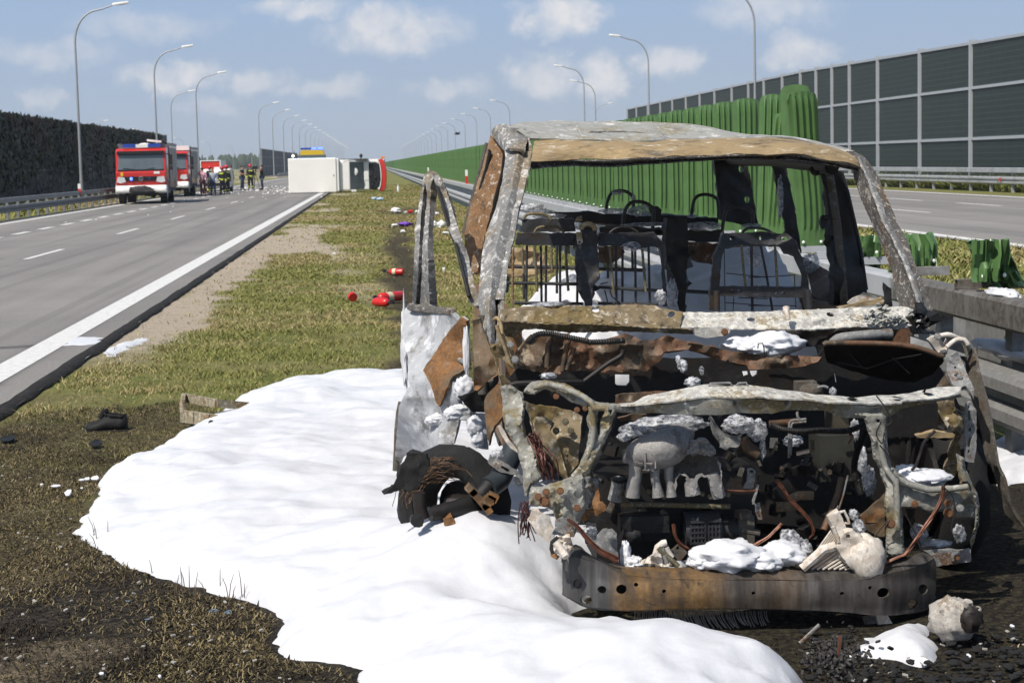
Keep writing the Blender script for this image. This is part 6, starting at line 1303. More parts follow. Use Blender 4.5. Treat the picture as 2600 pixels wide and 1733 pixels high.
# ---- things hanging under the bumper
b = MB(); g_ = random.Random(31)
for i in range(64):
    t = i/63; x0 = 1615+330*t+g_.uniform(-2, 2); y0 = 1550; dx = (-2 if t < .3 else 28*(1-t)+10)+g_.uniform(-4, 4); dy = (36 if t < .3 else 52-34*abs(t-.45))+g_.uniform(-8, 4)
    P = [U(x0+dx*k*k, y0+dy*k, 6.4-.04*k) for k in (0, .35, .7, 1)]; b.tube(P, .0019, 4)
tag(b.build('condenser_fins', V['alu'], van), kind='stuff')
sheet('condenser_tank', 'Q 590,752 720,745 778,850 620,912', 6.36, 'cream', thick=.05, dent=.004)
b = MB()
for i in range(9): b.tube([U(*zp('Q', 420+6*i, 780+18*i), 6.38), U(*zp('Q', 590+4*i, 745+16*i), 6.38)], .003, 4)
tag(b.build('core_remains', V['alu'], van), kind='stuff')
# ---- foam caught in the front
FB = [('H', 1850, 985, 6.42, 95, 44, .12), ('H', 2250, 1040, 6.43, 70, 30, .10), ('H', 1560, 1060, 6.42, 40, 22, .08), ('L', 130, 1040, 6.42, 70, 30, .10), ('L', 500, 820, 6.5, 42, 48, .10), ('L', 430, 960, 6.45, 60, 34, .10), ('L', 640, 900, 6.5, 40, 40, .09), ('L', 1320, 640, 6.5, 24, 30, .06), ('L', 1260, 500, 6.56, 20, 22, .05),
      ('G', 1180, 830, 6.70, 150, 38, .12), ('G', 760, 900, 6.66, 66, 28, .08), ('G', 640, 980, 6.66, 30, 18, .06), ('G', 2000, 830, 6.72, 70, 36, .08), ('G', 2230, 900, 6.72, 40, 44, .06), ('G', 2290, 1130, 6.75, 14, 40, .04), ('K', 530, 1030, 6.75, 38, 24, .06),
      ('F', 2050, 1300, 7.25, 60, 24, .10), ('J', 300, 1280, 7.25, 80, 36, .12), ('J', 120, 1330, 7.22, 70, 20, .08), ('G', 1330, 130, 7.0, 20, 26, .05), ('G', 1280, 60, 7.05, 10, 18, .04), ('G', 1450, 330, 6.95, 32, 22, .05), ('G', 1560, 190, 7.0, 9, 18, .03),
      ('C', 1850, 250, 7.0, 34, 12, .05), ('K', 1270, 900, 6.95, 20, 42, .05), ('K', 1360, 1250, 6.75, 18, 60, .05), ('O', 500, 330, 6.75, 26, 60, .06), ('K', 1010, 440, 6.9, 14, 16, .04),
      ('O', 1150, 290, 6.62, 74, 24, .10), ('O', 950, 220, 6.66, 36, 18, .08), ('O', 1100, 950, 6.62, 36, 32, .06), ('O', 1300, 1080, 6.6, 66, 16, .06), ('O', 1580, 960, 6.62, 26, 36, .06), ('H', 240, 700, 6.6, 26, 20, .05), ('C', 1240, 1180, 6.9, 26, 14, .05)]
BIG = {('H', 1850), ('H', 2250), ('H', 1560), ('L', 130), ('F', 2050), ('J', 300), ('J', 120), ('L', 430), ('O', 1150), ('O', 950)}
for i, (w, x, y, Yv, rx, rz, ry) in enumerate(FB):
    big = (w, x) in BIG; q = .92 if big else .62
    blob('foam', *zp(w, x, y), Yv, rx*q, rz*q, ry*q, .28 if big else .32, van, 70+i, M['foam'] if big else M['foam_wet_shaded'])
# ================================================================ far vehicles
T = dict(
    red=mat('fire_engine_red', (.50, .022, .018), .28, 0, .08, 2, coat=.5), red_shaded=mat('fire_engine_red_shaded', (.20, .012, .014), .3, 0, .1, 2, coat=.4),  # the darker red is the same paint with side shade put into its colour
    white=mat('white_vehicle_paint', (.74, .73, .70), .35, 0, .04, 3), cream=mat('off_white_box', (.80, .785, .73), .4, 0, .03, 1.5), grey=mat('grey_roller_shutter', (.17, .175, .18), .45, .4, .08, 3),
    glass=mat('lightened_windscreen', (.10, .12, .13), .12, 0, .25, .8, spec=.8), black=mat('black_trim', (.010, .010, .011), .45, 0, .3, 4), tyre=mat('tyre_rubber', (.013, .013, .013), .85, 0, .3, 10),  # glass base colour lightened in place of reflected light
    alu=mat('bright_aluminium_fender', (.36, .37, .39), .35, .5, .08, 3), blue=mat('blue_beacon_lens', (.02, .06, .35), .2, 0, .1, 4), bluelit=mat('lit_blue_beacon', (.05, .1, .9), .2, 0, .05, 4, emit=(.08, .16, 1.0), es=3.0),
    lamp=mat('lit_headlamp', (.8, .78, .7), .15, 0, .05, 4, emit=(1, .95, .8), es=1.6), lens=mat('headlamp_lens', (.55, .56, .56), .12, 0, .1, 4), yellow=mat('rescue_yellow', (.62, .42, .02), .35, 0, .06, 2),
    signred=mat('bright_red_panel', (.62, .035, .02), .5, 0, .05, 2), cloth=mat('black_tarpaulin', (.015, .015, .016), .7, 0, .4, 9, .6), orange=mat('orange_panel', (.7, .2, .02), .4), bluetrim=mat('light_blue_trim', (.1, .35, .6), .4))
def wheelset(parent, x, y, r, w, out):
    o = MB().tube([(x-w/2, y, r), (x-w/2+.03, y, r), (x+w/2-.03, y, r), (x+w/2, y, r)], [r*.9, r, r, r*.9], 24).build('wheel', T['tyre'], parent, smooth=40, local=True)
    MB().tube([(x+out*(w/2-.01), y, r), (x+out*(w/2+.015), y, r)], [r*.55, r*.45], 16).build('rim', T['alu'], o, smooth=40, local=True)
def fire_engine(name, loc, rz, label, kind):
    t = thing(name, loc, label, 'fire engine', 'fire engines on the carriageway', rz)
    def B(nm, m_, *bx, parent=t, smooth=0):
        b = MB()
        for q in bx: b.bbox(*q)
        return b.build(nm, T[m_], parent, smooth=smooth, local=True)
    W = 1.2
    cab = MB(); pr = [(0.02, .95), (0, 1.55), (.14, 1.62), (.32, 2.55), (.5, 2.68), (1.9, 2.72), (1.9, .75), (.3, .75)]
    cab.prism(pr, 0, -W, W); cab = cab.build('cab', T['red'], t, local=True)
    md = cab.modifiers.new('b', 'BEVEL'); md.width = .05; md.segments = 2
    ws = MB(); ws.add([(-1.1, .125, 1.66), (1.1, .125, 1.66), (1.04, .285, 2.42), (-1.04, .285, 2.42), (-1.1, .165, 1.66), (1.1, .165, 1.66), (1.04, .325, 2.42), (-1.04, .325, 2.42)], [(0, 1, 2, 3), (4, 7, 6, 5), (0, 3, 7, 4), (1, 5, 6, 2), (3, 2, 6, 7), (0, 4, 5, 1)])
    ws.build('windscreen', T['glass'], t, local=True)
    B('sun_visor', 'black', (-1.12, 1.12, .12, .34, 2.42, 2.56)); B('scuttle', 'black', (-1.1, 1.1, .07, .14, 1.58, 1.67))
    for s in (-1, 1): MB().tube([(s*.2, .09, 1.66), (s*.75-.1, .12, 1.74)], .012, 5).build('wiper', T['black'], t, local=True)
    B('side_window', 'glass', (W-.01, W+.012, .55, 1.35, 1.7, 2.35)); B('side_window', 'glass', (-W-.012, -W+.01, .55, 1.35, 1.7, 2.35))
    B('door', 'red_shaded', (W, W+.01, .45, 1.5, .95, 1.66)); B('door_handle', 'black', (W+.01, W+.03, 1.25, 1.42, 1.5, 1.55))
    if kind == 1:
        g = B('grille', 'black', (-.92, .92, -.03, .02, 1.12, 1.33))
        for k in range(3): B('grille_bar', 'black', (-.9, .9, -.045, -.03, 1.15+.06*k, 1.17+.06*k), parent=g)
        e = MB().tube([(.1*math.cos(a), -.055, 1.225+.1*math.sin(a)) for a in np.linspace(0, 6.283, 19)], .012, 6, cap=False)
        for a in (90, 210, 330): e.tube([(0, -.055, 1.225), (.1*math.cos(R_(a)), -.055, 1.225+.1*math.sin(R_(a)))], [.016, .004], 5)
        e.build('star_emblem', T['alu'], g, local=True)
        MB().ball((-.46, -.06, 1.225), .075, 12, 8).build('blue_strobe', T['bluelit'], g, local=True, smooth=60); MB().ball((.42, -.05, 1.24), .04, 10, 7).build('blue_strobe', T['blue'], g, local=True, smooth=60)
        B('sticker', 'white', (.62, .9, -.012, .01, 1.45, 1.56)); MB().tube([(-.9, -.02, 1.45), (-.9, .0, 1.45)], .11, 14, flat=.65).build('yellow_badge', T['yellow'], t, local=True)
        MB().ball((0, -.22, .66), (.62, .22, .2), 22, 12, .35, 5).build('tarp_bundle', T['cloth'], t, local=True, smooth=60)
        B('licence_plate', 'white', (-.3, .3, -.19, -.16, .75, .85))
    else:
        for k in range(5): B('grille_slot', 'black', (-.85, .85-.02*k, -.03, .02, .98+.13*k, 1.03+.13*k))
        B('grille_frame', 'red', (-.9, .9, -.02, .01, .92, 1.6))
    bp = MB().prism([(-.16, .56), (-.18, .72), (-.1, .9), (.3, .92), (.3, .54)], 0, -W-.02, W+.02).build('bumper', T['white'], t, local=True)
    md = bp.modifiers.new('b', 'BEVEL'); md.width = .06; md.segments = 2
    for s in (-1, 1):
        h = MB().prism([(s*.98, 1.02), (s*.72, 1.08), (s*.78, 1.3), (s*1.1, 1.33), (s*1.16, 1.08)], 1, -.06, .05).build('headlamp', T['lens'], t, local=True)
        MB().ball((s*.95, -.16, .78), (.17, .05, .085), 14, 8).build('fog_lamp', T['lamp'], t, local=True, smooth=60)
        m_ = MB(); m_.box((s*1.42, .2, 2.1), (.2, .12, .5)); m_.box((s*1.42, .22, 1.72), (.2, .12, .2)); m_.tube([(s*1.2, .4, 2.4), (s*1.42, .2, 2.36)], .025, 6); m_.build('mirror', T['black'], t, local=True)
        fd = MB(); fd.loft([[(s*(W-.42), y, z), (s*(W+.06), y, z), (s*(W+.06), y*1.0+.0, z+.06), (s*(W-.42), y, z+.06)] for y, z in [(1.0+.66*math.cos(a), .5+.66*math.sin(a)) for a in np.linspace(.0, 3.14, 12)]]); fd.build('mudguard', T['alu'], t, local=True)
        wheelset(t, s*(W-.2), 1.0, .5, .32, s); wheelset(t, s*(W-.25), 5.2, .5, .42, s)
        fd = MB(); fd.loft([[(s*(W-.42), y, z), (s*(W+.05), y, z), (s*(W+.05), y, z+.05), (s*(W-.42), y, z+.05)] for y, z in [(5.2+.64*math.cos(a), .5+.64*math.sin(a)) for a in np.linspace(.1, 3.04, 12)]]); fd.build('mudguard', T['alu'], t, local=True)
    B('chassis', 'black', (-.55, .55, .4, 7.2, .45, .75)); B('axle', 'black', (-.9, .9, .9, 1.1, .4, .56)); B('axle', 'black', (-.9, .9, 5.1, 5.3, .4, .56)); B('differential', 'black', (-.28, .28, 4.9, 5.5, .3, .66))
    body = B('body', 'red_shaded', (-W-.03, W+.03, 2.05, 7.4, .75, 2.82))
    for s in (-1, 1):
        for k in range(3):
            y0 = 2.2+1.72*k; sh = B('roller_shutter', 'grey', (s*(W+.03)-.012, s*(W+.03)+.012, y0, y0+1.55, 1.05 if k != 1 else 1.2, 2.7), parent=body)
            for j in range(7): B('shutter_slat', 'grey', (s*(W+.045)-.006, s*(W+.045)+.006, y0+.02, y0+1.53, 1.25+.2*j, 1.27+.2*j), parent=sh)
    B('roof_rail', 'grey', (-W-.05, -W+.05, 2.0, 7.4, 2.82, 2.95)); B('roof_rail', 'grey', (W-.05, W+.05, 2.0, 7.4, 2.82, 2.95)); B('body_front', 'grey', (-W, W, 1.98, 2.05, 2.2, 2.86))
    lb = B('light_bar', 'white', (-.75, .9, .45, .75, 2.72, 2.88) if kind == 1 else (-.75, .35, .45, .75, 2.72, 2.86))
    B('beacon', 'blue', (-.85, -.25, .43, .77, 2.74, 2.9), parent=lb); B('beacon', 'blue', (.35, .95, .43, .77, 2.74, 2.9) if kind == 1 else (.0, .4, .43, .77, 2.74, 2.88), parent=lb)
    if kind == 1:
        MB().box((.55, 2.2, 3.05), (.7, .9, .1), ry=.12).build('water_monitor', T['white'], t, local=True); MB().tube([(.9, 1.9, 3.1), (1.0, 3.4, 2.95)], .06, 8).build('monitor_barrel', T['black'], t, local=True); MB().ball((.1, 1.6, 2.82), (.35, .3, .14), 12, 8).build('roof_vent', T['white'], t, local=True, smooth=60)
    else: B('roof_box', 'white', (.4, 1.2, 1.4, 2.4, 2.75, 3.02))
    return t
fire_engine('fire_engine', (-11.2, 89.4, 0), .037, 'red fire engine with black tarp bundle on its white bumper', 1)
fire_engine('fire_engine', (-12.1, 109.0, 0), .016, 'second red fire engine with slatted grille behind the first', 2)
# ---- overturned box ambulance, its roof towards the camera
am = thing('overturned_ambulance', (-2.2, 112, 0), 'white box ambulance lying on its side with torn off bonnet', 'ambulance')
def AB(nm, m_, b, parent=am, bev=0, smooth=0):
    o = b.build(nm, T[m_], parent, smooth=smooth)
    if bev: md = o.modifiers.new('b', 'BEVEL'); md.width = bev; md.segments = 3
    return o
AB('box_body', 'cream', MB().bbox(-5.12, -2.22, 111, 113.5, .03, 2.12), bev=.06); AB('edge_trim', 'bluetrim', MB().bbox(-5.0, -2.3, 111.1, 113.4, 2.12, 2.135)); AB('edge_trim', 'bluetrim', MB().bbox(-5.0, -2.3, 111.06, 113.4, .012, .03)); AB('roof_latch', 'grey', MB().bbox(-2.42, -2.36, 110.985, 111.0, 1.0, 1.1))
AB('box_fascia', 'white', MB().bbox(-2.22, -2.06, 111.06, 113.3, .08, 2.08), bev=.05)
cabp = [(-2.05, 111.32), (-1.45, 111.28), (-1.38, 111.34), (-.55, 112.06), (.35, 112.22), (.7, 112.45), (.76, 113.4), (-2.05, 113.4)]
b = MB(); n_ = len(cabp); zs = [(.1, .04), (.2, 0), (1.85, 0), (1.98, .05)]
b.loft([[(x, y+(k if y < 113 else 0), z) for x, y in cabp] for z, k in zs]); AB('cab', 'white', b, bev=.04)
b = MB(); b.add([(-1.42, 111.265, .18), (-.60, 111.985, .2), (-.60, 111.985, 1.82), (-1.42, 111.265, 1.84), (-1.40, 111.30, .18), (-.58, 112.02, .2), (-.58, 112.02, 1.82), (-1.40, 111.30, 1.84)], [(0, 1, 2, 3), (4, 7, 6, 5), (0, 4, 5, 1), (3, 2, 6, 7), (0, 3, 7, 4), (1, 5, 6, 2)]); AB('windscreen', 'glass', b)
AB('airbag', 'white', MB().ball((-1.08, 111.55, 1.25), (.14, .03, .22), 14, 10, .3, 3), smooth=60)
AB('engine_bay', 'black', MB().bbox(-.24, .6, 111.98, 112.5, .16, 1.8), bev=.06); AB('bonnet_edge', 'white', MB().bbox(-.58, -.26, 112.0, 112.5, .14, 1.86), bev=.05)
b = MB()
for i in range(26): b.box((random.uniform(-.2, .4), 111.98+random.uniform(-.03, .03), random.uniform(.2, 1.75)), (random.uniform(.03, .16), .05, random.uniform(.03, .2)), random.uniform(-1, 1), random.uniform(-1, 1))
tag(AB('engine_parts', 'black', b), kind='stuff')
b = MB(); b.loft([[(.26+.24*math.cos(a), 111.95, 1.0+.95*math.sin(a)), (.5+.28*math.cos(a), 112.0, 1.0+1.0*math.sin(a)), (.54+.28*math.cos(a), 112.9, 1.0+1.02*math.sin(a)), (.3+.24*math.cos(a), 112.9, 1.0+.96*math.sin(a))] for a in np.linspace(-1.35, 1.45, 18)]); AB('bumper', 'signred', b, smooth=40)
AB('grille_frame', 'white', MB().tube([(.25+.22*math.cos(a), 111.93, 1.0+.9*math.sin(a)) for a in np.linspace(-1.3, 1.35, 16)], .03, 6))
AB('mirror', 'black', MB().ball((-.72, 111.7, 2.2), (.1, .12, .13), 10, 8), smooth=60); AB('mirror_arm', 'black', MB().cyl((-.72, 111.8, 1.95), (-.72, 111.72, 2.15), .03, 6)); AB('mirror', 'white', MB().bbox(-1.35, -1.05, 111.2, 111.4, .03, .16), bev=.02)
AB('antenna', 'black', MB().cyl((-1.85, 111.25, 1.93), (-.9, 111.3, 1.97), .012, 6)); AB('headlamp', 'lens', MB().ball((.32, 112.05, 1.78), (.14, .1, .12), 10, 8), smooth=60); AB('headlamp', 'lens', MB().ball((.34, 112.05, .2), (.14, .1, .1), 10, 8), smooth=60)
AB('warning_light', 'orange', MB().bbox(.5, .72, 112.6, 112.9, 2.02, 2.14), bev=.02); AB('side_rail', 'grey', MB().bbox(-2.0, -.3, 111.6, 113.2, 1.98, 2.04))
for (x, y) in ((-4.2, 113.6), (-.2, 113.6)):
    for z in (.3, 1.8):
        o = AB('wheel', 'tyre', MB().cyl((x, y, z-.12), (x, y, z+.12), .36, 20), smooth=40); AB('rim', 'alu', MB().cyl((x, y, z+.1), (x, y, z+.14), .2, 14), parent=o)
# ---- yellow rescue truck behind it
yt = thing('yellow_truck', (-4.15, 126, 0), 'yellow rescue truck with lit blue light bar behind the overturned ambulance', 'truck')
def YB(nm, m_, *bx, bev=0):
    b = MB()
    for q in bx: b.bbox(*q)
    o = b.build(nm, T[m_], yt, local=True)
    if bev: md = o.modifiers.new('b', 'BEVEL'); md.width = bev; md.segments = 2
    return o
b = MB(); b.prism([(-1.2, .95), (-1.2, 1.7), (-.85, 2.42), (-.72, 2.72), (.72, 2.72), (.85, 2.42), (1.2, 1.7), (1.2, .95)], 1, 0, 1.9); o = b.build('cab', T['yellow'], yt, local=True)
YB('bumper', 'black', (-1.22, 1.22, -.08, .2, .4, .95), bev=.04); YB('windscreen', 'glass', (-.95, .95, -.02, .03, 1.65, 2.4)); YB('load_bed', 'yellow', (-1.2, 1.2, 2.1, 7.5, .8, 1.4)); YB('grille', 'black', (-.7, .7, -.02, .03, 1.0, 1.4))
o = YB('light_bar', 'blue', (-.8, .8, .5, .8, 2.76, 2.9), bev=.02); YB('beacon', 'bluelit', (-.05, .3, .48, .5, 2.78, 2.9)); YB('beacon', 'bluelit', (.35, .78, .48, .5, 2.78, 2.9))
for s in (-1, 1):
    MB().ball((s*1.0, -.08, .72), (.12, .06, .1), 12, 8).build('headlamp', T['lamp'], yt, local=True, smooth=60); (MB().ball((-1.3, .05, 2.35), (.1, .08, .1), 12, 8).build('work_lamp', T['lamp'], yt, local=True, smooth=60) if s < 0 else None)
    MB().box((s*1.42, .15, 1.9), (.2, .12, .5)).build('mirror', T['black'], yt, local=True); wheelset(yt, s*1.0, .9, .48, .3, s); wheelset(yt, s*1.0, 5.6, .48, .4, s)
# ---- red box trailer and white patrol car behind the group of people
rt = thing('red_box_truck', (-11.6, 132, 0), 'bright red panelled box truck end with white rim behind the crowd', 'truck')
MB().bbox(-.72, .72, .1, 4.5, .7, 2.2).build('box_body', T['white'], rt, local=True); MB().bbox(-.66, .66, .05, .1, 1.2, 2.14).build('red_panel', T['signred'], rt, local=True)
for nm, q in (('rim', (-.73, .73, .0, .12, 2.14, 2.21)), ('rim', (-.73, .73, .0, .12, 1.13, 1.2)), ('rim', (.66, .73, .0, .12, 1.2, 2.14)), ('rim', (-.73, -.66, .0, .12, 1.2, 2.14))): MB().bbox(*q).build(nm, T['white'], rt, local=True)
for s in (-1, 1): wheelset(rt, s*.62, 3.2, .35, .24, s); MB().bbox(s*.6-.08, s*.6+.08, -.02, .06, .75, .88).build('tail_lamp', T['red'], rt, local=True)
MB().bbox(-.6, .6, .3, 4.4, .45, .7).build('chassis', T['black'], rt, local=True)
pc = thing('patrol_car', (-10.35, 120.5, 0), 'white patrol car with red blue light bar hidden behind standing people', 'car')
b = MB(); b.prism([(0, .35), (-.02, .8), (.15, .95), (1.1, 1.05), (1.75, 1.58), (3.6, 1.6), (4.4, 1.05), (4.5, .4)], 0, -.88, .88); o = b.build('body', T['white'], pc, local=True); md = o.modifiers.new('b', 'BEVEL'); md.width = .06; md.segments = 2
b = MB(); b.add([(-.74, 1.12, 1.08), (.74, 1.12, 1.08), (.66, 1.7, 1.53), (-.66, 1.7, 1.53), (-.74, 1.2, 1.0), (.74, 1.2, 1.0), (.66, 1.8, 1.46), (-.66, 1.8, 1.46)], [(0, 1, 2, 3), (4, 7, 6, 5), (0, 4, 5, 1), (3, 2, 6, 7), (0, 3, 7, 4), (1, 5, 6, 2)]); b.build('windscreen', T['glass'], pc, local=True)
lb = MB().bbox(-.6, .6, 2.0, 2.25, 1.6, 1.72).build('light_bar', T['white'], pc, local=True); MB().bbox(-.62, -.2, 1.98, 2.27, 1.61, 1.74).build('beacon', T['red'], lb, local=True); MB().bbox(.2, .62, 1.98, 2.27, 1.61, 1.74).build('beacon', T['blue'], lb, local=True)
MB().bbox(-.6, .6, -.05, .0, .5, .68).build('grille', T['black'], pc, local=True)
for s in (-1, 1): wheelset(pc, s*.78, .85, .32, .2, s); wheelset(pc, s*.78, 3.5, .32, .2, s); MB().ball((s*.66, .0, .75), (.16, .08, .09), 10, 8).build('headlamp', T['lens'], pc, local=True, smooth=60)
# ================================================================ people
PC = dict(skin=mat('skin', (.46, .26, .18), .55, 0, .08, 5), pink=mat('pink_shirt', (.50, .27, .33), .8, 0, .1, 9), maroon=mat('maroon_trousers', (.09, .014, .022), .8, 0, .15, 9), jeans=mat('blue_jeans', (.035, .065, .13), .8, 0, .2, 9),
          black=mat('black_cotton', (.012, .012, .013), .8, 0, .25, 9), navy=mat('firefighter_coat', (.012, .014, .017), .75, 0, .2, 9), greys=mat('grey_shirt', (.10, .10, .105), .8, 0, .15, 9), bluew=mat('pale_blue_shirt', (.36, .40, .48), .8, 0, .1, 9),
          hiv=mat('fluorescent_stripe', (.55, .62, .05), .6, 0, .08, 9), helmet=mat('red_helmet', (.50, .02, .03), .25, 0, .08, 5), hair=mat('dark_hair', (.03, .02, .014), .8, 0, .2, 30), brown=mat('brown_hair', (.12, .06, .03), .8, 0, .2, 30), pack=mat('white_backpack', (.66, .65, .60), .6, 0, .08, 8), shoe=mat('dark_shoe', (.012, .011, .011), .6), silver=mat('helmet_neck_guard', (.5, .5, .5), .4, .3))
def skinned(name, vs, es, rs, m_, parent, sub=1, root=0):
    me = bpy.data.meshes.new(name); me.from_pydata([tuple(v) for v in vs], es, []); o = objm(name, me, parent)
    md = o.modifiers.new('skin', 'SKIN'); md.use_smooth_shade = True
    sv = me.skin_vertices[0].data
    for i, r in enumerate(rs): sv[i].radius = (r[0], r[1]) if isinstance(r, tuple) else (r, r); sv[i].use_root = (i == root)
    s_ = o.modifiers.new('sub', 'SUBSURF'); s_.levels = sub; s_.render_levels = sub
    me.materials.append(m_); return o
def person(px, py, hd, label, top, legs, hat=None, face=0.0, arms='down', stripes=False, sleeves=True, pack=False, hair='hair', hgt=1.76):
    g = G(px, py); t = thing('person', g, label, 'person', 'people standing on the carriageway', rz=face); s = hgt/1.76; t.scale = (s, s, s)
    # joints in metres, facing -Y
    J = dict(pel=(0, 0, .95), ch=(0, -.01, 1.30), nk=(0, 0, 1.50), hd=(0, -.02, 1.62), ht=(0, -.02, 1.73))
    A = {'down': [((.19, 0, 1.42), (.25, .0, 1.14), (.25, -.08, .88)), ((-.19, 0, 1.42), (-.25, .0, 1.14), (-.25, -.08, .88))],
         'head': [((.19, 0, 1.42), (.33, -.12, 1.36), (.15, -.16, 1.62)), ((-.19, 0, 1.42), (-.27, .02, 1.14), (-.28, -.04, .88))],
         'front': [((.19, 0, 1.42), (.25, -.03, 1.14), (.12, -.28, 1.16)), ((-.19, 0, 1.42), (-.25, -.03, 1.14), (-.06, -.28, 1.18))],
         'camera': [((.19, -.04, 1.42), (.30, -.26, 1.34), (.12, -.36, 1.52)), ((-.19, -.04, 1.42), (-.27, -.30, 1.28), (-.10, -.40, 1.42))]}[arms]
    Lg = [((.09, 0, .92), (.11, -.02, .50), (.12, .02, .09), (.13, -.13, .04)), ((-.09, 0, .92), (-.12, .0, .50), (-.14, .05, .09), (-.15, -.10, .04))]
    vs = [J['pel'], J['ch'], J['nk'], J['hd'], J['ht']]; es = [(0, 1), (1, 2), (2, 3), (3, 4)]; rs = [(.14, .10), (.16, .11), .06, (.078, .092), (.06, .07)]
    for a in A:
        b0 = len(vs); vs += list(a)+[tuple(Vector(a[2])+(Vector(a[2])-Vector(a[1])).normalized()*.12)]; es += [(1, b0), (b0, b0+1), (b0+1, b0+2), (b0+2, b0+3)]; rs += [.06, .045, .032, .03]
    for a in Lg:
        b0 = len(vs); vs += list(a); es += [(0, b0), (b0, b0+1), (b0+1, b0+2), (b0+2, b0+3)]; rs += [.085, .058, .042, .035]
    skinned('body', vs, es, rs, PC['skin'], t)
    # clothing
    vs = [(0, 0, .92), (0, -.01, 1.12), J['ch'], (0, 0, 1.47)]; es = [(0, 1), (1, 2), (2, 3)]; k = 1.22 if stripes else 1.08
    rs = [(.165*k, .125*k), (.16*k, .12*k), (.18*k, .13*k), .075]
    for a in A:
        b0 = len(vs); e_ = a[2] if sleeves else tuple(Vector(a[0])*.45+Vector(a[1])*.55); vs += [a[0], a[1] if sleeves else e_]; es += [(2, b0), (b0, b0+1)]; rs += [.078*k, .06*k]
        if sleeves: vs += [e_]; es += [(b0+1, b0+2)]; rs += [.05*k]
    skinned('coat' if stripes else 'shirt', vs, es, rs, PC[top], t)
    vs = [(0, 0, .97)]; es = []; rs = [(.155*k, .12*k)]
    for a in Lg:
        b0 = len(vs); vs += [a[0], a[1], (a[2][0], a[2][1], .12)]; es += [(0, b0), (b0, b0+1), (b0+1, b0+2)]; rs += [.10*k, .075*k, .062*k]
    skinned('trousers', vs, es, rs, PC[legs], t)
    for a in Lg: MB().ball((a[3][0], a[3][1]+.06, .05), (.055, .14, .06), 10, 7).build('shoe', PC['shoe'], t, smooth=60, local=True)
    if stripes:
        MB().tube([(0, 0, .93), (0, 0, 1.03)], .225, 16, flat=.78).build('hem_stripe', PC['hiv'], t, smooth=40, local=True)
        for a in A:
            d = (Vector(a[2])-Vector(a[1])); MB().tube([Vector(a[1])+d*.62, Vector(a[1])+d*.95], .075, 10).build('cuff_stripe', PC['hiv'], t, smooth=40, local=True)
        for a in Lg: MB().tube([(a[2][0], a[2][1]-.01, .22), (a[2][0], a[2][1], .33)], .088, 10).build('leg_stripe', PC['hiv'], t, smooth=40, local=True)
        MB().box((0, .165, 1.33), (.24, .02, .15)).build('back_patch', PC['hiv'], t, local=True); MB().box((0, -.175, 1.36), (.26, .02, .09)).build('chest_patch', PC['hiv'], t, local=True)
    if hat == 'helmet':
        MB().ball((0, 0, 1.70), (.135, .155, .125), 16, 10).build('helmet', PC['helmet'], t, smooth=60, local=True); MB().ball((0, .06, 1.60), (.10, .08, .07), 12, 8).build('neck_guard', PC['silver'], t, smooth=60, local=True)
    elif hat != 'bald':
        MB().ball((0, .015, 1.69), (.092, .105, .075), 14, 8).build('hair', PC[hair], t, smooth=60, local=True)
        if hair == 'brown': MB().ball((0, .05, 1.55), (.10, .07, .14), 12, 8, .2, 2).build('long_hair', PC[hair], t, smooth=60, local=True)
    MB().ball((0, -.112, 1.615), (.014, .018, .022), 8, 6).build('nose', PC['skin'], t, smooth=60, local=True)
    for sx in (-1, 1): MB().ball((sx*.03, -.098, 1.645), .009, 6, 5).build('eye', PC['hair'], t, local=True)
    if pack: MB().ball((0, .2, 1.25), (.16, .11, .24), 16, 10).build('backpack', PC['pack'], t, smooth=60, local=True)
    return t
pi = math.pi
person(516, 498, 430, 'person in pink shirt and maroon trousers, hand raised to head', 'pink', 'maroon', arms='head', face=pi*.9, hgt=1.7)
person(535, 492, 427, 'firefighter in red helmet half hidden behind the person with backpack', 'navy', 'navy', 'helmet', pi*.2, 'down', True)
person(542, 495.5, 435, 'person with white backpack, long brown hair and jeans', 'bluew', 'jeans', face=.25, pack=True, hair='brown', hgt=1.62)
person(566, 494.5, 431, 'firefighter with yellow striped coat, left of two standing close together', 'navy', 'navy', 'helmet', -.3, 'down', True, hgt=1.7)
person(577, 493, 429, 'firefighter with yellow striped coat, right of two standing close together', 'navy', 'navy', 'helmet', .8, 'down', True, hgt=1.78)
person(588, 484.5, 431, 'person in dark grey shirt and jeans behind two firefighters', 'greys', 'jeans', face=-.9, hgt=1.76)
person(616, 483.5, 430, 'person in black t-shirt and jeans looking at hands', 'black', 'jeans', arms='front', face=1.2, sleeves=False, hgt=1.78)
person(637, 482.5, 422, 'lone firefighter in red helmet between two people in black', 'navy', 'navy', 'helmet', .2, 'down', True, hgt=1.82)
cmn = person(666, 481.5, 426, 'person in black shirt and jeans filming with a tripod camera', 'black', 'jeans', arms='camera', face=-1.3, sleeves=False, hgt=1.8)
g = G(650, 482); tp = thing('tripod', g, 'dark camera tripod beside the person filming', 'tripod')
for a in (0, 2.1, 4.2): MB().tube([(g.x, g.y, 1.3), (g.x+.3*math.cos(a), g.y+.3*math.sin(a), 0)], .022, 6).build('leg', T['grey'], tp)
MB().cyl((g.x, g.y, 1.25), (g.x, g.y, 1.5), .03, 8).build('centre_column', T['black'], tp)
cm2 = thing('video_camera', (g.x, g.y, 1.5), 'black video camera mounted on the tripod', 'camera'); MB().bbox(g.x-.18, g.x+.18, g.y-.08, g.y+.08, 1.5, 1.72).build('camera_body', T['black'], cm2); MB().cyl((g.x-.18, g.y, 1.62), (g.x-.34, g.y, 1.62), .06, 12).build('lens', T['glass'], cm2)
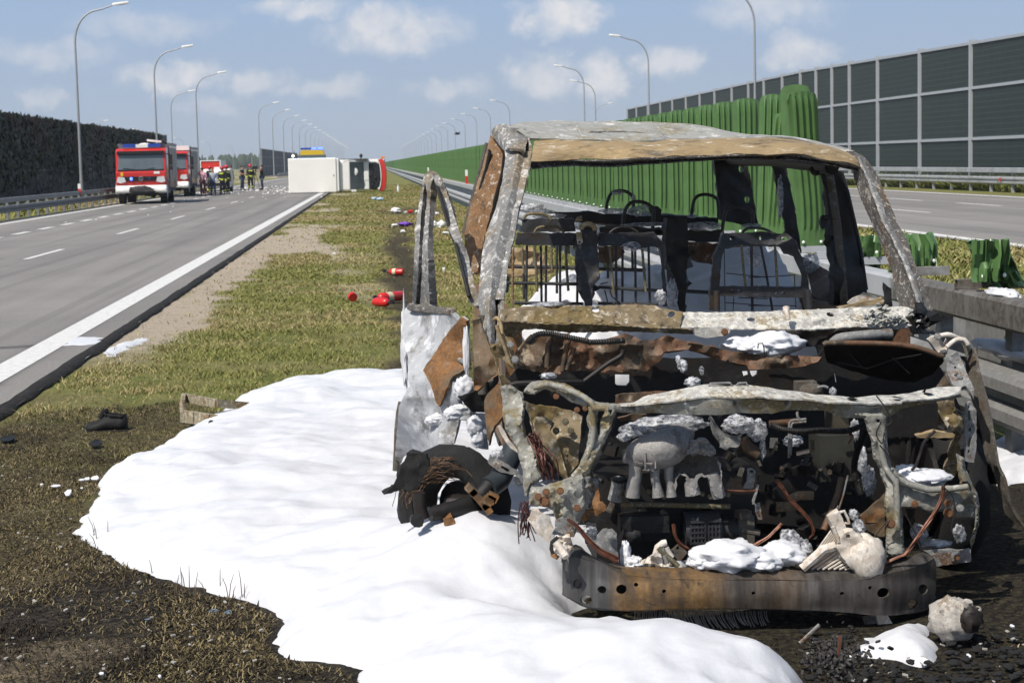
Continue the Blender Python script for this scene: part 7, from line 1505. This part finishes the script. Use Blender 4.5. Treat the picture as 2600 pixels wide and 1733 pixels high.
# ================================================================ litter and small things
D = dict(white=mat('white_bag', (.72, .71, .70), .6, 0, .1, 20, .4), purple=mat('purple_cloth', (.17, .06, .42), .8, 0, .2, 20), blue=mat('pale_blue_cloth', (.35, .48, .62), .8, 0, .15, 20), exred=mat('extinguisher_red', (.55, .02, .018), .3, 0, .1, 12, dirt=((.25, .02, .015), .5)),
         label=mat('cream_label', (.62, .56, .38), .6), wood=burnt('scorched_metal_channel', (.05, .045, .035), (.26, .22, .14), (.5, .46, .38), (.25, .16, .06), .4, .4, 12), shoe=mat('black_leather', (.010, .010, .010), .7, 0, .4, 20, .4, .3), sole=mat('shoe_sole', (.028, .024, .02), .8), shard=mat('white_plastic_shard', (.66, .66, .68), .5, 0, .08, 20), glass=mat('bluish_glass_bits', (.12, .15, .17), .25, 0, .3, 30), char=V['soot'], canister=burnt('scorched_canister', (.05, .045, .04), (.36, .33, .29), (.52, .49, .44), (.3, .24, .17), .5, .25, 14, metal=.05))
def crumple_obj(name, px, py, wpx, hpx, m_, label, cat, seed, flat=.5, extra=None):
    g = G(px, py); s = g.y/FPX
    o = MB(); o.ball((g.x, g.y, hpx*s*.45), (wpx*s*.5, wpx*s*.4, hpx*s*.5), 18, 12, .55, seed)
    ob = o.build(name, D[m_], None, smooth=60); return tag(ob, label, cat, 'litter on the verge')
for a in [('plastic_bag', 1006, 541, 25, 14, 'white', 'white crumpled plastic bag, nearest the overturned ambulance on the dark streak', 'bag'),
          ('paper_scrap', 1030, 541, 8, 5, 'white', 'tiny white scrap right of the crumpled bag', 'scrap'), ('plastic_bag', 1042, 541, 13, 8, 'exred', 'small red and white wrapper beside the tiny scrap', 'wrapper'),
          ('paper_scrap', 1058, 540, 9, 6, 'white', 'white scrap partly behind the open door frame', 'scrap'), ('paper_scrap', 1110, 544, 11, 6, 'white', 'white scrap seen through the door window, highest one', 'scrap'),
          ('plastic_bag', 1100, 577, 18, 17, 'white', 'white bag with dark end seen through the door window', 'bag'), ('plastic_bag', 1121, 577, 26, 16, 'white', 'pale translucent bag right of the white bag in the door window', 'bag'),
          ('paper_scrap', 1023, 590, 13, 7, 'white', 'white scrap below the purple cloth', 'scrap'), ('paper_scrap', 1132, 594, 20, 6, 'white', 'flat white strip near the slanted door frame bar', 'scrap'),
          ('paper_scrap', 1127, 688, 8, 10, 'white', 'small pale scrap of paper alone in the grass by the door', 'scrap'), ('cloth', 1030, 574, 38, 10, 'purple', 'purple cloth lying on the scorched streak', 'cloth'),
          ('cloth', 1003, 575, 18, 7, 'white', 'white end of cloth left of the purple cloth', 'cloth'), ('cloth', 950, 507, 14, 7, 'blue', 'pale blue cloth, left half, in front of the ambulance', 'cloth'), ('cloth', 965, 508, 17, 7, 'blue', 'pale blue cloth, right half, in front of the ambulance', 'cloth'),
          ('paper_scrap', 816, 502, 5, 4, 'white', 'white speck on the grass by the road edge line', 'scrap'), ('paper_scrap', 848, 646, 8, 5, 'white', 'lone white scrap in the middle of the grass', 'scrap')]:
    crumple_obj(a[0], a[1], a[2], a[3], a[4], a[5], a[6], a[7], hash(a[6]) % 97)
g = G(1011, 487); o = thing('bottle', g, 'small clear white bottle standing on the grass near the barrier', 'bottle'); MB().tube([g+Vector((0, 0, z)) for z in (0, .02, .26, .33, .42)], [.06, .065, .065, .03, .028], 12).build('bottle_body', D['white'], o, smooth=50); MB().cyl(g+Vector((0, 0, .42)), g+Vector((0, 0, .46)), .032, 10).build('cap', D['blue'], o)
def extinguisher(p0, p1, r, label, lab=True):
    a = G(*p0, r*.9); c = G(*p1, r*.9); d = (c-a).normalized(); L_ = (c-a).length
    o = thing('fire_extinguisher', (a+c)/2-Vector((0, 0, r*.9)), label, 'extinguisher', 'red fire extinguishers on the grass')
    MB().tube([a, a+d*.02, a+d*.05, c-d*.03, c], [r*.45, r*.8, r, r, r*.86], 16).build('cylinder', D['exred'], o, smooth=50)
    if lab: MB().tube([a+d*L_*.28, a+d*L_*.5], r*1.02, 16, cap=False).build('label_band', D['label'], o, smooth=50)
    v = MB(); v.tube([a, a-d*.05], r*.3, 8); v.box(a-d*.07+Vector((0, 0, .015)), (.05, .04, .05)); v.tube([a-d*.06, a-d*.12+Vector((0, -.02, .03))], .012, 6); v.build('valve', M['black'], o)
extinguisher((988, 690), (1024, 690), .052, 'red extinguisher with cream label lying alone farther along the streak')
extinguisher((962, 757), (1020, 750), .062, 'larger red extinguisher, rear one of the pair on the grass')
extinguisher((986, 768), (952, 766), .055, 'short red extinguisher, front one of the pair, its base facing right', False)
g = G(893, 765, 0); o = thing('extinguisher_cap', g, 'red round cap lying left of the extinguisher pair', 'cap'); MB().tube([g+Vector((.02, -.03, .05)), g+Vector((.01, .0, .06)), g+Vector((-.0, .05, .065))], [.055, .06, .04], 16).build('cap_shell', D['exred'], o, smooth=50)
# shoe
g = G(272, 1098, -.03); sh = thing('shoe', g, 'single black leather shoe lying on the scorched grass', 'shoe'); k = g.y/FPX
R_s = []
for x, w, z0, z1 in ((-56, 10, 2, 17), (-48, 26, 2, 24), (-30, 32, 2, 30), (-12, 30, 2, 38), (2, 27, 2, 48), (18, 26, 2, 46), (36, 28, 2, 42), (48, 22, 2, 44), (52, 8, 2, 38)):
    R_s.append([(g.x+x*k, g.y+w*k*math.cos(a)*1.0, g.z+(z0+(z1-z0)*(.5+.5*math.sin(a)))*k) for a in np.linspace(0, 6.283, 13)[:-1]])
MB().loft(R_s).build('upper', D['shoe'], sh, smooth=60)
MB().loft([[(g.x+x*k, g.y+y*k, g.z+z*k) for y, z in ((-w, 0), (w, 0), (w, 9), (-w, 9))] for x, w in ((-60, 10), (-52, 27), (-28, 34), (0, 28), (30, 28), (52, 24), (57, 10))]).build('sole', D['sole'], sh)
MB().tube([(g.x+x*k, g.y+y*k, g.z+z*k) for x, y, z in ((2, -18, 46), (-6, 0, 52), (4, 18, 48), (40, 16, 42), (50, 0, 46), (40, -18, 42), (8, -20, 46))], .006, 6).build('collar', D['shoe'], sh)
MB().tube([(g.x+x*k, g.y+y*k, g.z+z*k) for x, y, z in ((-16, -4, 36), (-4, 0, 54), (4, 2, 60))], [.018, .022, .008], 8, flat=.5).build('tongue', D['shoe'], sh)
# scorched metal channel frame half buried in foam
fr = thing('scorched_bracket', G(465, 1075), 'scorched U shaped metal bracket sticking out of the foam', 'bracket')
def chan(nm, pts, w, h):
    P = [G(x, y, z) for x, y, z in pts]; b = MB()
    for i in range(len(P)-1):
        a, c = P[i], P[i+1]; d = (c-a).normalized(); n = Vector((0, 0, 1)); sdv = d.cross(n).normalized()
        b.add([a-sdv*w-n*h*.1, a+sdv*w-n*h*.1, a+sdv*w+n*h, a-sdv*w+n*h, c-sdv*w-n*h*.1, c+sdv*w-n*h*.1, c+sdv*w+n*h, c-sdv*w+n*h], [(0, 1, 2, 3), (7, 6, 5, 4), (0, 4, 5, 1), (3, 2, 6, 7), (0, 3, 7, 4), (1, 5, 6, 2)])
    return b.build(nm, D['wood'], fr)
chan('rear_rail', [(470, 1018, .13), (550, 1032, .13), (660, 1042, .06)], .012, .05); chan('front_rail', [(465, 1068, .06), (535, 1078, .05), (640, 1092, .0)], .018, .07); chan('end_rail', [(468, 1020, .13), (462, 1045, .09), (463, 1070, .06)], .014, .06)
P = G(466, 1060, .1); MB().tube([P, P+Vector((0, 0, .14))], .005, 6).build('spike', D['wood'], fr); c = G(536, 1072, .11); MB().cyl(c, c+Vector((0, -.01, 0)), .016, 12).build('rivet', D['char'], fr)
# pale shards and dark scraps in the near grass
rs_ = random.Random(17)
def shard(px, py, w, h, m_, label, nm='plastic_shard', cat='shard', grp='broken bits near the foam edge'):
    g = G(px, py); k = g.y/FPX; b = MB(); n = 6
    tl = .5 if m_ != 'glass' else .12; ring = [(g.x+w*k*.5*math.cos(a)*rs_.uniform(.5, 1.15), g.y+h*k*1.4*math.sin(a)*rs_.uniform(.6, 1.1), g.z-.004+h*k*(.5+.5*math.sin(a))*tl*rs_.uniform(.7, 1)) for a in [6.283*i/n for i in range(n)]]
    b.add(ring+[(x+.002, y+.003, z-.006) for x, y, z in ring], [tuple(range(n)), tuple(reversed(range(n, 2*n)))]+[(i, (i+1) % n, n+(i+1) % n, n+i) for i in range(n)])
    return tag(b.build(nm, D[m_], None), label, cat, grp)
for q in [(240, 1213, 26, 14, 'shard', 'largest white plastic shard beside the foam edge'), (222, 1214, 18, 9, 'shard', 'white shard touching the left of the largest shard'), (207, 1216, 16, 6, 'shard', 'flat white sliver left of the shard cluster'), (174, 1252, 20, 22, 'shard', 'upright white shard standing alone below the cluster'), (141, 1232, 28, 8, 'shard', 'flat white shard farthest left of the cluster'), (105, 1228, 8, 6, 'shard', 'tiny white chip at far left of the shards'), (208, 1237, 8, 5, 'shard', 'tiny white chip between the two larger shards'),
          (20, 1115, 46, 20, 'char', 'dark burnt rag at the left picture edge'), (243, 1128, 34, 26, 'char', 'curled black fragment below the shoe'), (540, 1547, 34, 14, 'glass', 'bluish glass flake near the foam tongue, left one'), (580, 1551, 26, 16, 'glass', 'bluish glass flake near the foam tongue, right one'), (375, 1568, 16, 6, 'glass', 'thin bluish sliver on scorched soil'), (325, 1522, 14, 8, 'glass', 'small grey flake above the thin sliver'), (405, 1713, 12, 8, 'shard', 'small pale chip at the bottom left'), (258, 1706, 16, 7, 'shard', 'pale chip near the bottom edge, leftmost'), (2348, 1678, 36, 22, 'shard', 'white splinter beside the foam mound at lower right'), (2570, 1586, 12, 8, 'shard', 'pale chip on black ground at the right edge'), (2460, 1662, 14, 10, 'shard', 'pale chip on black ground below the canister')]: shard(*q)
b = MB()
for i in range(260):
    g_x, g_y = rs_.uniform(0, 1050), rs_.uniform(1180, 1733)
    if rs_.random() < .12: g_x, g_y = rs_.uniform(2050, 2600), rs_.uniform(1600, 1733)
    g = G(g_x, g_y); s = rs_.uniform(.003, .011)
    if poly_sd(FOAMP, np.array([g.x]), np.array([g.y]))[0] < -.02: b.box((g.x, g.y, g.z+.004), (s*1.6, s, s*.5), rs_.uniform(0, 3), rs_.uniform(-.5, .5))
tag(b.build('pale_crumbs', mat('pale_crumb', (.34, .32, .29), .8, 0, .3, 40)), 'scattered pale crumbs on the scorched ground', 'debris', kind='stuff')
b = MB()
for i in range(170):
    x = rs_.uniform(-11.5, -4.6); y = rs_.uniform(112, 150); s = rs_.uniform(.03, .16)*(1 if rs_.random() < .8 else 1.8); b.box((x, y, .01+s*.2), (s, s*.7, s*.4), rs_.uniform(0, 3), rs_.uniform(-.3, .3))
for i in range(14): b.box((rs_.uniform(-11, -4), rs_.uniform(60, 110), .015), (.06, .05, .03), rs_.uniform(0, 3))
tag(b.build('road_debris', D['white']), 'pale wreckage crumbs strewn over the carriageway near the ambulance', 'debris', kind='stuff')
# charred heap and canister below the bumper, lower right
b = MB()
for i in range(320):
    x, y = 2120+rs_.gauss(0, 40), 1682+rs_.gauss(0, 22)
    g = G(x, y); s = rs_.uniform(.003, .011); b.box((g.x, g.y, g.z+rs_.uniform(.005, .05)), (s*2, s, s*.6), rs_.uniform(0, 3), rs_.uniform(-1, 1), rs_.uniform(-1, 1))
tag(b.build('ash_heap', burnt('ash_heap', (.008, .007, .007), (.03, .027, .025), (.16, .15, .14), (.06, .045, .03), .2, .2, 30)), 'heap of grey ash fragments under the bumper beam', 'debris', kind='stuff')
b = MB()
for i in range(420):
    xx_, yy_ = 2030+rs_.uniform(0, 600), 1590+rs_.uniform(0, 150)
    if 2180 < xx_ < 2410 and yy_ < 1680: continue
    g = G(xx_, yy_); q = rs_.random()**2; b.ball((g.x, g.y, g.z+.002), (.004+.018*q, .004+.016*q, .003+.008*q), 8, 6, .6, i)
tag(b.build('charred_clods', V['rubber'], smooth=60), 'black charred clods on the burnt ground at lower right', 'debris', kind='stuff')
cg = G(2432, 1632); k = cg.y/FPX; cn = thing('canister', cg, 'scorched pale canister with a spout lying on black ground', 'canister')
b = MB(); b.ball((cg.x, cg.y+.06, 54*k), (62*k, .09, 58*k), 26, 18, .28, 6); b.build('shell', D['canister'], cn, smooth=60)
c = Vector((cg.x+22*k, cg.y+.0, 92*k)); MB().tube([c, c+Vector((.004, -.01, .03))], [.013, .015], 12).build('spout', D['canister'], cn, smooth=40); MB().ball(c+Vector((.012, -.02, -.03)), (.04, .03, .045), 14, 10, .5, 3).build('burnt_cap', D['char'], cn, smooth=50); MB().ball(c+Vector((.035, -.02, -.0)), .013, 10, 8).build('knob', D['canister'], cn, smooth=50)
for (x0, y0, x1, y1, m_, lab) in ((2130, 1680, 2132, 1612, 'copper', 'thin rusty bar standing upright in the ash heap'), (2030, 1632, 2080, 1585, 'steel', 'thin burnt bar leaning against the bumper underside')):
    a = G(x0, y0); o = thing('metal_bar', a, lab, 'bar'); MB().tube([a, U(x1, y1, a.y+.02)], .007, 6).build('rod', V[m_], o)
bd = U(1161, 340, 60); o = thing('bird', bd, 'small dark bird flying above the green blades', 'bird'); MB().ball(bd, (.10, .03, .03), 10, 6).build('body', M['black'], o, smooth=60)
for s_ in (-1, 1): MB().add([bd+Vector((-.03, 0, 0)), bd+Vector((.05, 0, 0)), bd+Vector((.09*s_+.02, .22*s_, .07)), bd+Vector((-.03, 0, .012)), bd+Vector((.05, 0, .012)), bd+Vector((.09*s_+.02, .22*s_, .08))], [(0, 1, 2), (5, 4, 3), (0, 3, 4, 1), (1, 4, 5, 2), (2, 5, 3, 0)]).build('wing', M['black'], o)
# a few tall dry stalks by the foam
b = MB()
for i in range(26):
    x, y = rs_.choice([(245, 1375), (325, 1480), (490, 1520), (465, 1500), (605, 1520), (530, 1500), (395, 1450)]); g = G(x+rs_.uniform(-30, 30), y+rs_.uniform(-6, 16)); h = rs_.uniform(.04, .12); l = rs_.uniform(-.03, .03)
    b.tube([(g.x, g.y, g.z), (g.x+l*.4, g.y, g.z+h*.6), (g.x+l, g.y-.01, g.z+h)], [.002, .0016, .0008], 4)
tag(b.build('dry_stalks', mat('dry_stalk', (.12, .085, .045), .8)), 'dry stalks along the foam edge', 'grass', kind='stuff')
# ================================================================ summer haze (even, thin air)
hzb = MB().bbox(-700, 500, -40, 1700, -1.2, 17.5)
hm_ = bpy.data.materials.new('thin_haze'); hm_.use_nodes = True; t = hm_.node_tree; t.nodes.clear()
ho = t.nodes.new('ShaderNodeOutputMaterial'); hv = t.nodes.new('ShaderNodeVolumePrincipled'); hv.inputs['Color'].default_value = (.86, .91, .97, 1); hv.inputs['Density'].default_value = .00026; hv.inputs['Anisotropy'].default_value = .2
t.links.new(hv.outputs[0], ho.inputs['Volume'])
hz_o = hzb.build('haze', hm_); tag(hz_o, 'thin pale summer haze', 'haze', kind='stuff')
